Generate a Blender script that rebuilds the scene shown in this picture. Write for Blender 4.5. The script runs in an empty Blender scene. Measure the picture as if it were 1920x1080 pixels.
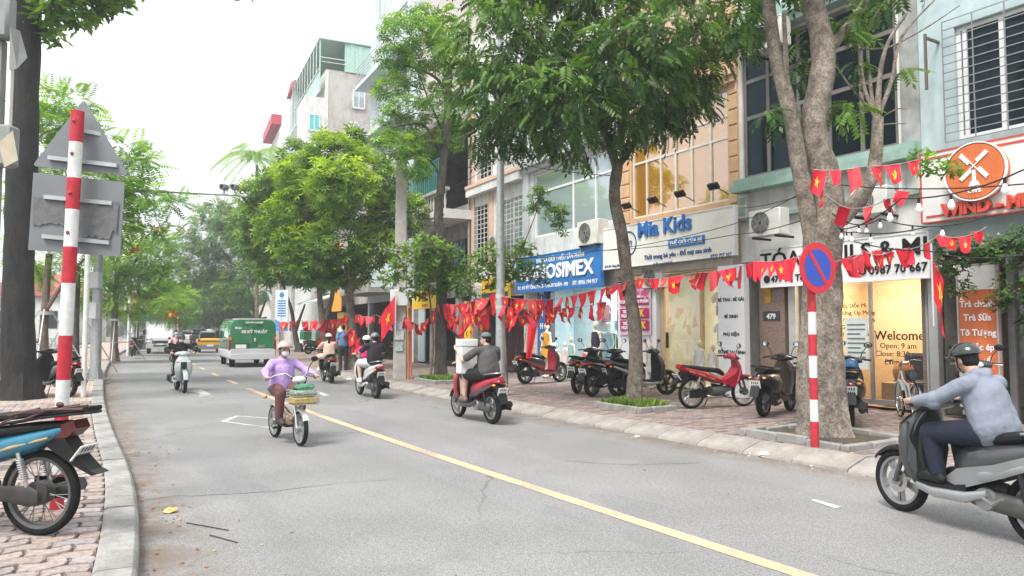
import bpy, bmesh, math, random
import numpy as np
from mathutils import Vector, Matrix

random.seed(7); rng = np.random.default_rng(7)
S = bpy.context.scene
COL = S.collection
PI = math.pi

# ------------------------------------------------------------------ camera
CAM_H, FPX, PITCH = 1.65, 1400.0, math.radians(3.19)
cd = bpy.data.cameras.new('camera'); cd.sensor_width = 36.0; cd.lens = 36.0 * FPX / 1920.0
cd.clip_start = 0.05; cd.clip_end = 3000
cam = bpy.data.objects.new('camera', cd); COL.objects.link(cam)
cam.location = (0, 0, CAM_H); cam.rotation_euler = (PI / 2 + PITCH, 0, 0)
S.camera = cam

# ------------------------------------------------------------------ sky, sun, exposure
SUN_EL, SUN_ROT = math.radians(58), math.radians(-150)      # sun behind the left shoulder, veiled by cloud
w = bpy.data.worlds.new('World'); S.world = w; w.use_nodes = True
nt = w.node_tree; nt.nodes.clear()
out = nt.nodes.new('ShaderNodeOutputWorld'); bg = nt.nodes.new('ShaderNodeBackground')
sky = nt.nodes.new('ShaderNodeTexSky'); sky.sky_type = 'NISHITA'; sky.sun_disc = False
sky.sun_elevation = SUN_EL; sky.sun_rotation = SUN_ROT
sky.air_density = 1.4; sky.dust_density = 6.0; sky.ozone_density = 1.0
hs = nt.nodes.new('ShaderNodeHueSaturation'); hs.inputs['Saturation'].default_value = 0.22
mx = nt.nodes.new('ShaderNodeMix'); mx.data_type = 'RGBA'; mx.inputs[0].default_value = 0.72
mx.inputs[7].default_value = (9.3, 9.75, 10.1, 1)            # even cloud cover over the clear-sky radiance
nt.links.new(sky.outputs[0], hs.inputs['Color']); nt.links.new(hs.outputs[0], mx.inputs[6])
nt.links.new(mx.outputs[2], bg.inputs[0]); bg.inputs[1].default_value = 0.062
nt.links.new(bg.outputs[0], out.inputs[0])
sl = bpy.data.lights.new('sun', 'SUN'); sl.energy = 1.5; sl.angle = math.radians(22); sl.color = (1, .96, .9)
so = bpy.data.objects.new('sun', sl); COL.objects.link(so)
_d = Vector((math.sin(SUN_ROT) * math.cos(SUN_EL), math.cos(SUN_ROT) * math.cos(SUN_EL), math.sin(SUN_EL)))
so.rotation_euler = _d.to_track_quat('Z', 'Y').to_euler(); so.location = _d * 50
S.view_settings.view_transform = 'Standard'; S.view_settings.look = 'None'
S.view_settings.exposure = 1.74; S.view_settings.gamma = 1.0; S.view_settings.use_curve_mapping = False
S.cycles.use_denoising = True; S.cycles.max_bounces = 6; S.cycles.diffuse_bounces = 3
S.cycles.glossy_bounces = 3; S.cycles.transmission_bounces = 4; S.cycles.transparent_max_bounces = 8
S.cycles.caustics_reflective = False; S.cycles.caustics_refractive = False

# ------------------------------------------------------------------ measuring from the photograph
_cp, _sp = math.cos(PITCH), math.sin(PITCH)
def ray(u, v):
    dx, dz = (u - 960) / FPX, (540 - v) / FPX
    return Vector((dx, _cp - dz * _sp, _sp + dz * _cp))
def G(u, v, z=0.0):
    r = ray(u, v); return Vector((0, 0, CAM_H)) + r * ((z - CAM_H) / r.z)
def AT(u, v, y):
    r = ray(u, v); return Vector((0, 0, CAM_H)) + r * (y / r.y)
PAV = 0.13                                                    # pavement level

# ------------------------------------------------------------------ materials
MATS = {}
def lin(c):
    if isinstance(c, str):
        c = [int(c[i:i + 2], 16) / 255 for i in (0, 2, 4)]
    return tuple(((x / 12.92) if x <= .04045 else ((x + .055) / 1.055) ** 2.4) for x in c)
def M(name, col=(.5, .5, .5), rough=.6, metal=0, var=.1, scale=6, bump=0, bscale=60, spec=.5, coat=0, tint=False, emit=0, alpha=1, trans=0, dirt=0):
    """plain procedural surface: base colour with soft noise, optional relief and grime (linear colour)"""
    if name in MATS: return MATS[name]
    m = bpy.data.materials.new(name); m.use_nodes = True; MATS[name] = m
    n, l = m.node_tree.nodes, m.node_tree.links
    b = n['Principled BSDF']
    b.inputs['Roughness'].default_value = rough; b.inputs['Metallic'].default_value = metal
    b.inputs['Specular IOR Level'].default_value = spec; b.inputs['Coat Weight'].default_value = coat
    b.inputs['Alpha'].default_value = alpha; b.inputs['Transmission Weight'].default_value = trans
    tc = n.new('ShaderNodeTexCoord')
    nz = n.new('ShaderNodeTexNoise'); nz.inputs['Scale'].default_value = scale; nz.inputs['Detail'].default_value = 4
    l.new(tc.outputs['Object'], nz.inputs['Vector'])
    mr = n.new('ShaderNodeMapRange'); mr.inputs[1].default_value = .3; mr.inputs[2].default_value = .7
    mr.inputs[3].default_value = 1 - var; mr.inputs[4].default_value = 1 + var
    l.new(nz.outputs[0], mr.inputs[0])
    vm = n.new('ShaderNodeVectorMath'); vm.operation = 'SCALE'; vm.inputs[0].default_value = col[:3]
    l.new(mr.outputs[0], vm.inputs['Scale'])
    c = vm.outputs[0]
    if tint:
        at = n.new('ShaderNodeAttribute'); at.attribute_name = 'tint'
        v2 = n.new('ShaderNodeVectorMath'); v2.operation = 'MULTIPLY'
        l.new(c, v2.inputs[0]); l.new(at.outputs['Color'], v2.inputs[1]); c = v2.outputs[0]
    if dirt:
        n2 = n.new('ShaderNodeTexNoise'); n2.inputs['Scale'].default_value = 1.7; n2.inputs['Detail'].default_value = 8; n2.inputs['Roughness'].default_value = .68
        mp = n.new('ShaderNodeMapping'); mp.inputs['Scale'].default_value = (1, 1, .35); l.new(tc.outputs['Object'], mp.inputs[0]); l.new(mp.outputs[0], n2.inputs[0])
        r2 = n.new('ShaderNodeMapRange'); r2.inputs[1].default_value = .48; r2.inputs[2].default_value = .72; r2.inputs[4].default_value = dirt
        l.new(n2.outputs[0], r2.inputs[0])
        mm = n.new('ShaderNodeMix'); mm.data_type = 'RGBA'; l.new(r2.outputs[0], mm.inputs[0]); l.new(c, mm.inputs[6]); mm.inputs[7].default_value = (.12, .105, .09, 1); c = mm.outputs[2]
    l.new(c, b.inputs['Base Color'])
    if emit: l.new(c, b.inputs['Emission Color']); b.inputs['Emission Strength'].default_value = emit
    if bump:
        nb = n.new('ShaderNodeTexNoise'); nb.inputs['Scale'].default_value = bscale; nb.inputs['Detail'].default_value = 5
        l.new(tc.outputs['Object'], nb.inputs['Vector'])
        bp = n.new('ShaderNodeBump'); bp.inputs['Strength'].default_value = bump; bp.inputs['Distance'].default_value = .02
        l.new(nb.outputs[0], bp.inputs['Height']); l.new(bp.outputs[0], b.inputs['Normal'])
    return m

# ------------------------------------------------------------------ mesh building
class MB:
    """collects shapes into one mesh"""
    def __init__(s): s.v = []; s.f = []; s.m = []; s.t = []; s.cm = 0; s.ct = (1, 1, 1); s.pc = []
    def add(s, vs, fs):
        o = len(s.v); s.v += [tuple(p) for p in vs]; s.pc.append((o, len(s.f)))
        for f in fs: s.f.append([o + i for i in f]); s.m.append(s.cm); s.t.append(s.ct)
        return s
    def box(s, x0, x1, y0, y1, z0, z1, mat=None, taper=0):
        tx, ty = taper * (x1 - x0) / 2, taper * (y1 - y0) / 2
        vs = [(x0, y0, z0), (x1, y0, z0), (x1, y1, z0), (x0, y1, z0), (x0 + tx, y0 + ty, z1), (x1 - tx, y0 + ty, z1), (x1 - tx, y1 - ty, z1), (x0 + tx, y1 - ty, z1)]
        if mat is not None: vs = [mat @ Vector(p) for p in vs]
        return s.add(vs, [(3, 2, 1, 0), (4, 5, 6, 7), (0, 1, 5, 4), (1, 2, 6, 5), (2, 3, 7, 6), (3, 0, 4, 7)])
    def cbox(s, x0, x1, y0, y1, z0, z1, c=.01, mat=None):
        """box with chamfered edges"""
        bm = bmesh.new(); bmesh.ops.create_cube(bm, size=1)
        for p in bm.verts: p.co = Vector(((x0 + x1) / 2 + p.co.x * (x1 - x0), (y0 + y1) / 2 + p.co.y * (y1 - y0), (z0 + z1) / 2 + p.co.z * (z1 - z0)))
        bmesh.ops.bevel(bm, geom=list(bm.edges), offset=c, segments=1, affect='EDGES', profile=.5)
        bm.verts.index_update()
        vs = [mat @ p.co if mat else p.co.copy() for p in bm.verts]; fs = [[q.index for q in f.verts] for f in bm.faces]
        bm.free(); return s.add(vs, fs)
    def tube(s, pts, r, n=8, cap=True, squash=1.0):
        pts = [Vector(p) for p in pts]; k = len(pts)
        rs = r if isinstance(r, (list, tuple, np.ndarray)) else [r] * k
        vs = []; fs = []; up = None
        for i in range(k):
            t = (pts[min(i + 1, k - 1)] - pts[max(i - 1, 0)])
            t = t.normalized() if t.length > 1e-9 else Vector((0, 0, 1))
            if up is None:
                a = Vector((0, 0, 1)) if abs(t.z) < .9 else Vector((1, 0, 0))
                up = (a - t * a.dot(t)).normalized()
            else: up = (up - t * up.dot(t)).normalized()
            sd = t.cross(up)
            for j in range(n):
                a = 2 * PI * j / n
                vs.append(pts[i] + (sd * math.cos(a) * squash + up * math.sin(a)) * rs[i])
        for i in range(k - 1):
            for j in range(n):
                a, b = i * n + j, i * n + (j + 1) % n
                fs.append((a, b, b + n, a + n))
        if cap: fs.append(list(range(n))[::-1]); fs.append([(k - 1) * n + j for j in range(n)])
        return s.add(vs, fs)
    def lathe(s, prof, n=24, axis='Y', c=(0, 0, 0), closed=False, a0=0, a1=2 * PI):
        """prof: list of (radius, height along axis)"""
        c = Vector(c); vs = []; fs = []; k = len(prof); full = abs(a1 - a0 - 2 * PI) < 1e-6; nn = n if full else n + 1
        for i in range(nn):
            a = a0 + (a1 - a0) * i / n; ca, sa = math.cos(a), math.sin(a)
            for r, h in prof:
                p = {'Y': (r * ca, h, r * sa), 'Z': (r * ca, r * sa, h), 'X': (h, r * ca, r * sa)}[axis]
                vs.append(c + Vector(p))
        for i in range(n):
            i2 = (i + 1) % nn
            for j in range(k if closed else k - 1):
                j2 = (j + 1) % k
                fs.append((i * k + j, i * k + j2, i2 * k + j2, i2 * k + j))
        return s.add(vs, fs)
    def loft(s, secs, n=16, p=2.6, axis='X', cap=True):
        """secs along an axis: (pos, centre_a, centre_b, half_a, half_b); superellipse sections"""
        vs = []; fs = []
        for (x, ca, cb, ha, hb) in secs:
            for j in range(n):
                t = 2 * PI * (j + .5) / n; c, q = math.cos(t), math.sin(t)
                a = ca + ha * math.copysign(abs(c) ** (2 / p), c); b = cb + hb * math.copysign(abs(q) ** (2 / p), q)
                vs.append({'X': (x, a, b), 'Z': (a, b, x), 'Y': (a, x, b)}[axis])
        k = len(secs)
        for i in range(k - 1):
            for j in range(n):
                a, b = i * n + j, i * n + (j + 1) % n
                fs.append((a, b, b + n, a + n))
        if cap: fs.append(list(range(n))[::-1]); fs.append([(k - 1) * n + j for j in range(n)])
        return s.add(vs, fs)
    def prism(s, poly, y0, y1, axis='Y'):
        """polygon in XZ extruded along Y (or XY along Z, YZ along X)"""
        k = len(poly)
        def P(a, b, h): return {'Y': (a, h, b), 'Z': (a, b, h), 'X': (h, a, b)}[axis]
        vs = [P(a, b, y0) for a, b in poly] + [P(a, b, y1) for a, b in poly]
        fs = [list(range(k))[::-1], [k + i for i in range(k)]] + [(i, (i + 1) % k, k + (i + 1) % k, k + i) for i in range(k)]
        return s.add(vs, fs)
    def ell(s, c, r, n=12, m=8, mat=None):
        vs = []; fs = []
        for i in range(m + 1):
            th = PI * i / m
            for j in range(n):
                ph = 2 * PI * j / n
                vs.append(Vector((c[0] + r[0] * math.sin(th) * math.cos(ph), c[1] + r[1] * math.sin(th) * math.sin(ph), c[2] + r[2] * math.cos(th))))
        if mat: vs = [mat @ p for p in vs]
        for i in range(m):
            for j in range(n):
                a, b = i * n + j, i * n + (j + 1) % n
                fs.append((a, a + n, b + n, b))
        return s.add(vs, fs)
    def split(s, name, mats, parent=None, smooth=0):
        """every collected shape becomes an object of its own"""
        pc = s.pc + [(len(s.v), len(s.f))]; res = []
        for (a, fa), (b, fb) in zip(pc[:-1], pc[1:]):
            m = MB(); m.v = s.v[a:b]; m.f = [[i - a for i in f] for f in s.f[fa:fb]]; m.m = s.m[fa:fb]; m.t = s.t[fa:fb]
            res.append(m.build(name, mats, parent, smooth))
        return res
    def build(s, name, mats, parent=None, smooth=40, tint=False, mat=None):
        me = bpy.data.meshes.new(name); me.from_pydata(s.v, [], s.f)
        if mat is not None: me.transform(mat)
        for q in (mats if isinstance(mats, (list, tuple)) else [mats]): me.materials.append(q)
        me.polygons.foreach_set('material_index', s.m)
        bm = bmesh.new(); bm.from_mesh(me); bmesh.ops.recalc_face_normals(bm, faces=bm.faces); bm.to_mesh(me); bm.free()
        if smooth:
            me.polygons.foreach_set('use_smooth', [True] * len(me.polygons)); me.set_sharp_from_angle(angle=math.radians(smooth))
        if tint:
            a = me.attributes.new('tint', 'FLOAT_COLOR', 'FACE'); a.data.foreach_set('color', np.array([(*t, 1) for t in s.t], dtype=np.float32).ravel())
        me.update(); o = bpy.data.objects.new(name, me); COL.objects.link(o)
        if parent: o.parent = parent
        return o

def raw_mesh(name, V, Fc, mat, parent=None, tint=None, smooth=False):
    """numpy mesh: V (n,3), Fc (m,k) faces all of k corners, tint (m,3)"""
    me = bpy.data.meshes.new(name); k = Fc.shape[1]
    me.vertices.add(len(V)); me.vertices.foreach_set('co', np.ascontiguousarray(V, dtype=np.float32).ravel())
    me.loops.add(Fc.size); me.loops.foreach_set('vertex_index', np.ascontiguousarray(Fc, dtype=np.int32).ravel())
    me.polygons.add(len(Fc)); me.polygons.foreach_set('loop_start', np.arange(0, Fc.size, k, dtype=np.int32))
    if smooth: me.polygons.foreach_set('use_smooth', [True] * len(Fc))
    me.update(calc_edges=True)
    for q in (mat if isinstance(mat, (list, tuple)) else [mat]): me.materials.append(q)
    if tint is not None:
        a = me.attributes.new('tint', 'FLOAT_COLOR', 'FACE'); c = np.ones((len(Fc), 4), np.float32); c[:, :3] = tint; a.data.foreach_set('color', c.ravel())
    o = bpy.data.objects.new(name, me); COL.objects.link(o)
    if parent: o.parent = parent
    return o
def tag(o, label=None, cat=None, group=None, kind=None):
    if label: o['label'] = label
    if cat: o['category'] = cat
    if group: o['group'] = group
    if kind: o['kind'] = kind
    return o
def thing(name, label, cat, loc=(0, 0, 0), rz=0, group=None, scale=1):
    o = bpy.data.objects.new(name, None); COL.objects.link(o); o.location = loc; o.rotation_euler = (0, 0, rz); o.scale = (scale,) * 3
    o.empty_display_size = .1
    return tag(o, label, cat, group)
def copy_tree(o, parent=None):
    c = o.copy(); COL.objects.link(c); c.parent = parent
    for ch in list(o.children): copy_tree(ch, c)
    return c
_TMP = bpy.data.scenes.new('workbench')
def evaluated_mesh(o):
    """mesh of an object with its modifiers applied, evaluated alone in a side scene"""
    for c in list(o.users_collection): c.objects.unlink(o)
    pa = o.parent; o.parent = None; _TMP.collection.objects.link(o); 
    with bpy.context.temp_override(scene=_TMP, view_layer=_TMP.view_layers[0]):
        dg = bpy.context.evaluated_depsgraph_get(); me = bpy.data.meshes.new_from_object(o.evaluated_get(dg))
    _TMP.collection.objects.unlink(o); COL.objects.link(o); o.parent = pa
    return me
def text(parent, s, x, z, size, mat, y=0, align='CENTER', bold=0.0, ext=.004, sx=1.0, name='lettering', rot=None, shear=0):
    """flat lettering standing in the XZ plane, facing -Y, baseline at z"""
    cu = bpy.data.curves.new(name, 'FONT'); cu.body = s; cu.size = size; cu.align_x = align; cu.extrude = ext; cu.offset = bold * size * .05
    cu.resolution_u = 2; cu.shear = shear
    t = bpy.data.objects.new(name, cu); COL.objects.link(t)
    me = evaluated_mesh(t); bpy.data.objects.remove(t); bpy.data.curves.remove(cu)
    me.name = name; me.transform(Matrix.Translation((x, y, z)) @ Matrix.Rotation(PI / 2, 4, 'X') @ Matrix.Diagonal((sx, 1, 1, 1)))
    me.materials.clear(); me.materials.append(mat)
    o = bpy.data.objects.new(name, me); COL.objects.link(o); o.parent = parent
    return o

# ================================================================== SETTING: road, pavements, kerbs
def _slope(y):
    if y < 5: return -.63
    if y < 20: return -.63 + .08 * (y - 5) / 15
    if y < 60: return -.55 + .10 * (y - 20) / 40
    return -.45 + .05 * min((y - 60) / 80, 1)
_ys = np.arange(-30, 320, .5); _xs = [0.0]
for a in _ys[1:]: _xs.append(_xs[-1] + _slope(a - .25) * .5)
_xs = np.array(_xs); _xs += .226 - np.interp(7.9, _ys, _xs)
_tx = np.gradient(_xs, _ys); _ln = np.sqrt(_tx ** 2 + 1)
_nx, _ny = 1 / _ln, -_tx / _ln                                   # right-hand normal of the road
_arc = np.concatenate([[0], np.cumsum(np.hypot(np.diff(_xs), np.diff(_ys)))])
def road_pt(arc, off, z=0.0):
    i = np.interp(arc, _arc, np.arange(len(_arc)))
    f = lambda A: float(np.interp(i, np.arange(len(_arc)), A))
    if off < -3: off -= .0158 * max(0.0, 11 - f(_ys)) ** 2 * (1 if f(_ys) > -3 else 0) + (3.1 if f(_ys) <= -3 else 0)   # the near lane widens
    return Vector((f(_xs) + off * f(_nx), f(_ys) + off * f(_ny), z))
def road_dir(arc):
    d = road_pt(arc + .5, 0) - road_pt(arc - .5, 0); return d.normalized()
def arc_at(p):
    return float(_arc[np.argmin((_xs - p[0]) ** 2 + (_ys - p[1]) ** 2)])
def heading_at(p, oncoming=False):
    d = road_dir(arc_at(p)); a = math.atan2(d.y, d.x); return a + (PI if oncoming else 0)
ARC0, ARC1 = 4.0, float(_arc[-1]) - 1
HW = 3.55
def strip(name, o0, o1, z, mat, a0=ARC0, a1=ARC1, step=1.0, kind='structure', across=1, parent=None, z1=None):
    A = np.arange(a0, a1 + 1e-6, step); V = []; Fc = []; uv = []
    for a in A:
        for k in range(across + 1):
            q = k / across; V.append(road_pt(a, o0 + (o1 - o0) * q, z if z1 is None else z + (z1 - z) * q)); uv.append((o0 + (o1 - o0) * q, a))
    w_ = across + 1
    for i in range(len(A) - 1):
        for k in range(across): Fc.append((i * w_ + k, i * w_ + k + 1, (i + 1) * w_ + k + 1, (i + 1) * w_ + k))
    o = raw_mesh(name, np.array(V), np.array(Fc), mat, parent)
    ul = o.data.uv_layers.new(name='UVMap'); U = np.array(uv, dtype=np.float32)[np.array(Fc).ravel()]; ul.data.foreach_set('uv', U.ravel())
    if kind: o['kind'] = kind
    return o

def asphalt_mat():
    m = bpy.data.materials.new('asphalt'); m.use_nodes = True; n, l = m.node_tree.nodes, m.node_tree.links; b = n['Principled BSDF']
    tc = n.new('ShaderNodeTexCoord'); uvx = n.new('ShaderNodeSeparateXYZ'); l.new(tc.outputs['UV'], uvx.inputs[0])
    def noise(sc, det=4, ro=.55, vec='Object', stretch=None):
        t = n.new('ShaderNodeTexNoise'); t.inputs['Scale'].default_value = sc; t.inputs['Detail'].default_value = det; t.inputs['Roughness'].default_value = ro
        if stretch:
            mp = n.new('ShaderNodeMapping'); mp.inputs['Scale'].default_value = stretch; l.new(tc.outputs[vec], mp.inputs[0]); l.new(mp.outputs[0], t.inputs[0])
        else: l.new(tc.outputs[vec], t.inputs[0])
        return t.outputs[0]
    def rng_(src, a, b_, c, d):
        r = n.new('ShaderNodeMapRange'); r.inputs[1].default_value = a; r.inputs[2].default_value = b_; r.inputs[3].default_value = c; r.inputs[4].default_value = d; l.new(src, r.inputs[0]); return r.outputs[0]
    def mix(f, a, c):
        x = n.new('ShaderNodeMix'); x.data_type = 'RGBA'
        (l.new(f, x.inputs[0]) if not isinstance(f, float) else setattr(x.inputs[0], 'default_value', f))
        for k, s in ((6, a), (7, c)):
            if isinstance(s, tuple): x.inputs[k].default_value = (*s, 1)
            else: l.new(s, x.inputs[k])
        return x.outputs[2]
    def math_(op, a, c):
        x = n.new('ShaderNodeMath'); x.operation = op
        for k, s in enumerate((a, c)):
            if isinstance(s, (int, float)): x.inputs[k].default_value = s
            else: l.new(s, x.inputs[k])
        return x.outputs[0]
    grit = noise(95, 3, .7)
    base = mix(rng_(grit, .35, .66, 0., 1.), (.085, .085, .087), (.355, .352, .348))
    big = mix(rng_(noise(.35, 6, .6), .35, .65, 0., 1.), (.86, .86, .86), (1.12, 1.12, 1.13))
    x = n.new('ShaderNodeVectorMath'); x.operation = 'MULTIPLY'; l.new(base, x.inputs[0]); l.new(big, x.inputs[1]); c = x.outputs[0]
    mid = mix(rng_(noise(26, 5, .75), .36, .64, 0., 1.), (.79, .79, .79), (1.17, 1.17, 1.17)); x = n.new('ShaderNodeVectorMath'); x.operation = 'MULTIPLY'; l.new(c, x.inputs[0]); l.new(mid, x.inputs[1]); c = x.outputs[0]
    pw = rng_(noise(.55, 3, .5, 'UV', (1, .45, 1)), .56, .575, 0., .30); c = mix(pw, c, (.15, .15, .155))
    # long wheel tracks and oil drips along the lanes
    tr = noise(1.0, 4, .6, 'UV', (1.6, .05, 1)); c = mix(math_('MULTIPLY', rng_(tr, .5, .75, 0., 1.), .35), c, (.14, .142, .147))
    sp = noise(3.2, 6, .7); c = mix(math_('MULTIPLY', rng_(sp, .66, .76, 0., 1.), .5), c, (.06, .06, .06))
    # cracks
    vo = n.new('ShaderNodeTexVoronoi'); vo.feature = 'DISTANCE_TO_EDGE'; vo.inputs['Scale'].default_value = .3
    nv = n.new('ShaderNodeTexNoise'); nv.inputs['Scale'].default_value = 1.6; nv.inputs['Detail'].default_value = 5; l.new(tc.outputs['Object'], nv.inputs[0])
    av = n.new('ShaderNodeVectorMath'); av.operation = 'MULTIPLY_ADD'; av.inputs[1].default_value = (.5, .5, .5); l.new(nv.outputs[1], av.inputs[0]); l.new(tc.outputs['Object'], av.inputs[2]); l.new(av.outputs[0], vo.inputs['Vector'])
    cr = math_('MULTIPLY', rng_(vo.outputs['Distance'], 0.0, .008, 1., 0.), rng_(noise(.22, 2), .5, .58, 0., .5)); c = mix(cr, c, (.05, .05, .05))
    # brown grit washed against both kerbs
    ed = math_('ABSOLUTE', uvx.outputs[0], 0); e2 = rng_(ed, 2.9, 3.5, 0., 1.); e3 = math_('MULTIPLY', e2, rng_(noise(2.6, 6, .7), .36, .58, 0., .9)); c = mix(e3, c, (.15, .105, .075))
    l.new(c, b.inputs['Base Color']); b.inputs['Roughness'].default_value = .82; b.inputs['Specular IOR Level'].default_value = .35
    bp = n.new('ShaderNodeBump'); bp.inputs['Strength'].default_value = .55; bp.inputs['Distance'].default_value = .006; l.new(grit, bp.inputs['Height']); l.new(bp.outputs[0], b.inputs['Normal'])
    return m
def paint_mat(name, col, wear=.55):
    m = bpy.data.materials.new(name); m.use_nodes = True; n, l = m.node_tree.nodes, m.node_tree.links; b = n['Principled BSDF']
    tc = n.new('ShaderNodeTexCoord'); t = n.new('ShaderNodeTexNoise'); t.inputs['Scale'].default_value = 22; t.inputs['Detail'].default_value = 8; t.inputs['Roughness'].default_value = .75; l.new(tc.outputs['Object'], t.inputs[0])
    t2 = n.new('ShaderNodeTexNoise'); t2.inputs['Scale'].default_value = 1.2; l.new(tc.outputs['Object'], t2.inputs[0])
    ad = n.new('ShaderNodeMath'); ad.operation = 'ADD'; l.new(t.outputs[0], ad.inputs[0]); l.new(t2.outputs[0], ad.inputs[1])
    r = n.new('ShaderNodeMapRange'); r.inputs[1].default_value = .95; r.inputs[2].default_value = 1.25; r.inputs[4].default_value = wear; l.new(ad.outputs[0], r.inputs[0])
    x = n.new('ShaderNodeMix'); x.data_type = 'RGBA'; x.inputs[6].default_value = (*col, 1); x.inputs[7].default_value = (.2, .19, .18, 1); l.new(r.outputs[0], x.inputs[0]); l.new(x.outputs[2], b.inputs['Base Color'])
    b.inputs['Roughness'].default_value = .75
    return m

ASPH = asphalt_mat()
def plane_grid(name, x0, x1, y0, y1, z, mat):
    return raw_mesh(name, np.array([(x0, y0, z), (x1, y0, z), (x1, y1, z), (x0, y1, z)]), np.array([(0, 1, 2, 3)]), mat)
tag(plane_grid('ground', -1200, 1200, -400, 2200, -.05, M('earth', (.16, .145, .115), .95, var=.3, scale=.4)), kind='structure')
road = strip('road', -HW, HW, 0, ASPH, step=.75, across=4)

# painted markings
YEL = paint_mat('yellow_line_paint', (.56, .39, .24), .8); WHT = paint_mat('white_line_paint', (.46, .46, .455), .95)
a_solid_end = arc_at(G(470, 727))
strip('centre_line', -.075, .075, .004, YEL, ARC0, a_solid_end, .5, parent=road, kind=None)
_a = a_solid_end + 1.5
while _a < a_solid_end + 45:
    strip('centre_dash', -.07, .07, .004, YEL, _a, _a + 2.0, .5, parent=road, kind=None); _a += 4.5
def mark(name, pix):
    ps = [G(u, v, .004) for u, v in pix]; o = MB().add(ps, [list(range(len(ps)))]).build(name, WHT, road, smooth=0); return o
# crossing-ahead diamond, seen foreshortened, its near corner worn away
dm_o = [G(u, v, .004) for u, v in ((413, 790), (442, 779), (548, 786), (508, 803))]
cc_ = sum(dm_o, Vector()) / 4
dm_i = [cc_ + (p - cc_) * .82 for p in dm_o]
MB().add(dm_o + dm_i, [(i, (i + 1) % 4, 4 + (i + 1) % 4, 4 + i) for i in range(4)]).build('diamond_marking', WHT, road, smooth=0)
mark('arrow_marking', [(352, 733), (374, 730), (372, 727), (399, 741), (372, 744), (376, 738)])
mark('lane_dash', [(566, 726), (576, 725), (618, 741), (608, 743)])
WHT = paint_mat('worn_remnant_paint', (.44, .44, .43), 1.0); mark('paint_remnant', [(1518, 937), (1528, 936), (1578, 950), (1566, 953)])

TAR = M('tar_seam', (.115, .113, .112), .8, var=.3, scale=12)
for pix in ([(270, 938), (330, 931), (420, 926), (500, 924), (640, 905), (760, 898)], [(700, 832), (820, 822), (960, 812), (1060, 822)], [(1050, 865), (1180, 872), (1330, 868)]):
    ps = [G(u, v + random.uniform(-2, 2), .003) for u, v in pix]; sub = [ps[i].lerp(ps[i + 1], k / 8) + Vector((0, random.gauss(0, .018), 0)) for i in range(len(ps) - 1) for k in range(8)]
    wd = [random.uniform(.002, .009) for _ in sub]; MB().add([p + Vector((0, w_, 0)) for p, w_ in zip(sub, wd)] + [p - Vector((0, w_, 0)) for p, w_ in zip(sub, wd)], [(i, i + 1, len(sub) + i + 1, len(sub) + i) for i in range(len(sub) - 1)]).build('crack_seam', TAR, road, smooth=0)
# pavements: bedding sheet + individual pavers
BED = M('paver_joint_sand', (.12, .095, .08), .95, var=.3, scale=14)
PAVR = M('right_paver_brick', (.235, .185, .17), .9, var=.25, scale=30, bump=.4, bscale=90, tint=True)
PAVL = M('left_paver_brick', (.30, .245, .225), .92, var=.28, scale=24, bump=.5, bscale=70, tint=True)
KW_L, KW_R = .26, .46
def far_paver_mat(name, c1, c2, sx, sy):
    m = bpy.data.materials.new(name); m.use_nodes = True; n, l = m.node_tree.nodes, m.node_tree.links
    tc = n.new('ShaderNodeTexCoord'); br = n.new('ShaderNodeTexBrick'); br.inputs['Scale'].default_value = 1; br.inputs['Brick Width'].default_value = sx; br.inputs['Row Height'].default_value = sy
    br.inputs['Mortar Size'].default_value = .008; br.inputs['Color1'].default_value = (*c1, 1); br.inputs['Color2'].default_value = (*c2, 1); br.inputs['Mortar'].default_value = (.1, .08, .07, 1)
    l.new(tc.outputs['UV'], br.inputs['Vector']); nz = n.new('ShaderNodeTexNoise'); nz.inputs['Scale'].default_value = .8; nz.inputs['Detail'].default_value = 5; l.new(tc.outputs['Object'], nz.inputs[0])
    x = n.new('ShaderNodeMix'); x.data_type = 'RGBA'; x.blend_type = 'MULTIPLY'; x.inputs[0].default_value = .6; l.new(br.outputs[0], x.inputs[6]); l.new(nz.outputs[1], x.inputs[7])
    hs_ = n.new('ShaderNodeHueSaturation'); hs_.inputs['Saturation'].default_value = .9; hs_.inputs['Value'].default_value = 1.35; l.new(x.outputs[2], hs_.inputs['Color'])
    l.new(hs_.outputs[0], n['Principled BSDF'].inputs['Base Color']); n['Principled BSDF'].inputs['Roughness'].default_value = .9
    return m
A_FAR_R = arc_at(road_pt(arc_at((0, 0)), 0)) + 27; A_FAR_L = A_FAR_R - 9
pav_r = strip('right_pavement', HW + KW_R - .02, 10.2, PAV - .03, BED, ARC0, A_FAR_R + .2)
pav_l = strip('left_pavement', -9.6, -HW - KW_L + .02, PAV - .03, BED, ARC0, A_FAR_L + .2)
strip('right_pavement_far', HW + KW_R - .02, 10.2, PAV - .004, far_paver_mat('far_right_pavers', (.30, .215, .185), (.36, .25, .22), .24, .12), A_FAR_R, ARC1)
strip('left_pavement_far', -8.2, -HW - KW_L + .02, PAV - .004, far_paver_mat('far_left_pavers', (.42, .30, .25), (.46, .34, .29), .26, .14), A_FAR_L, ARC1)
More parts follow.
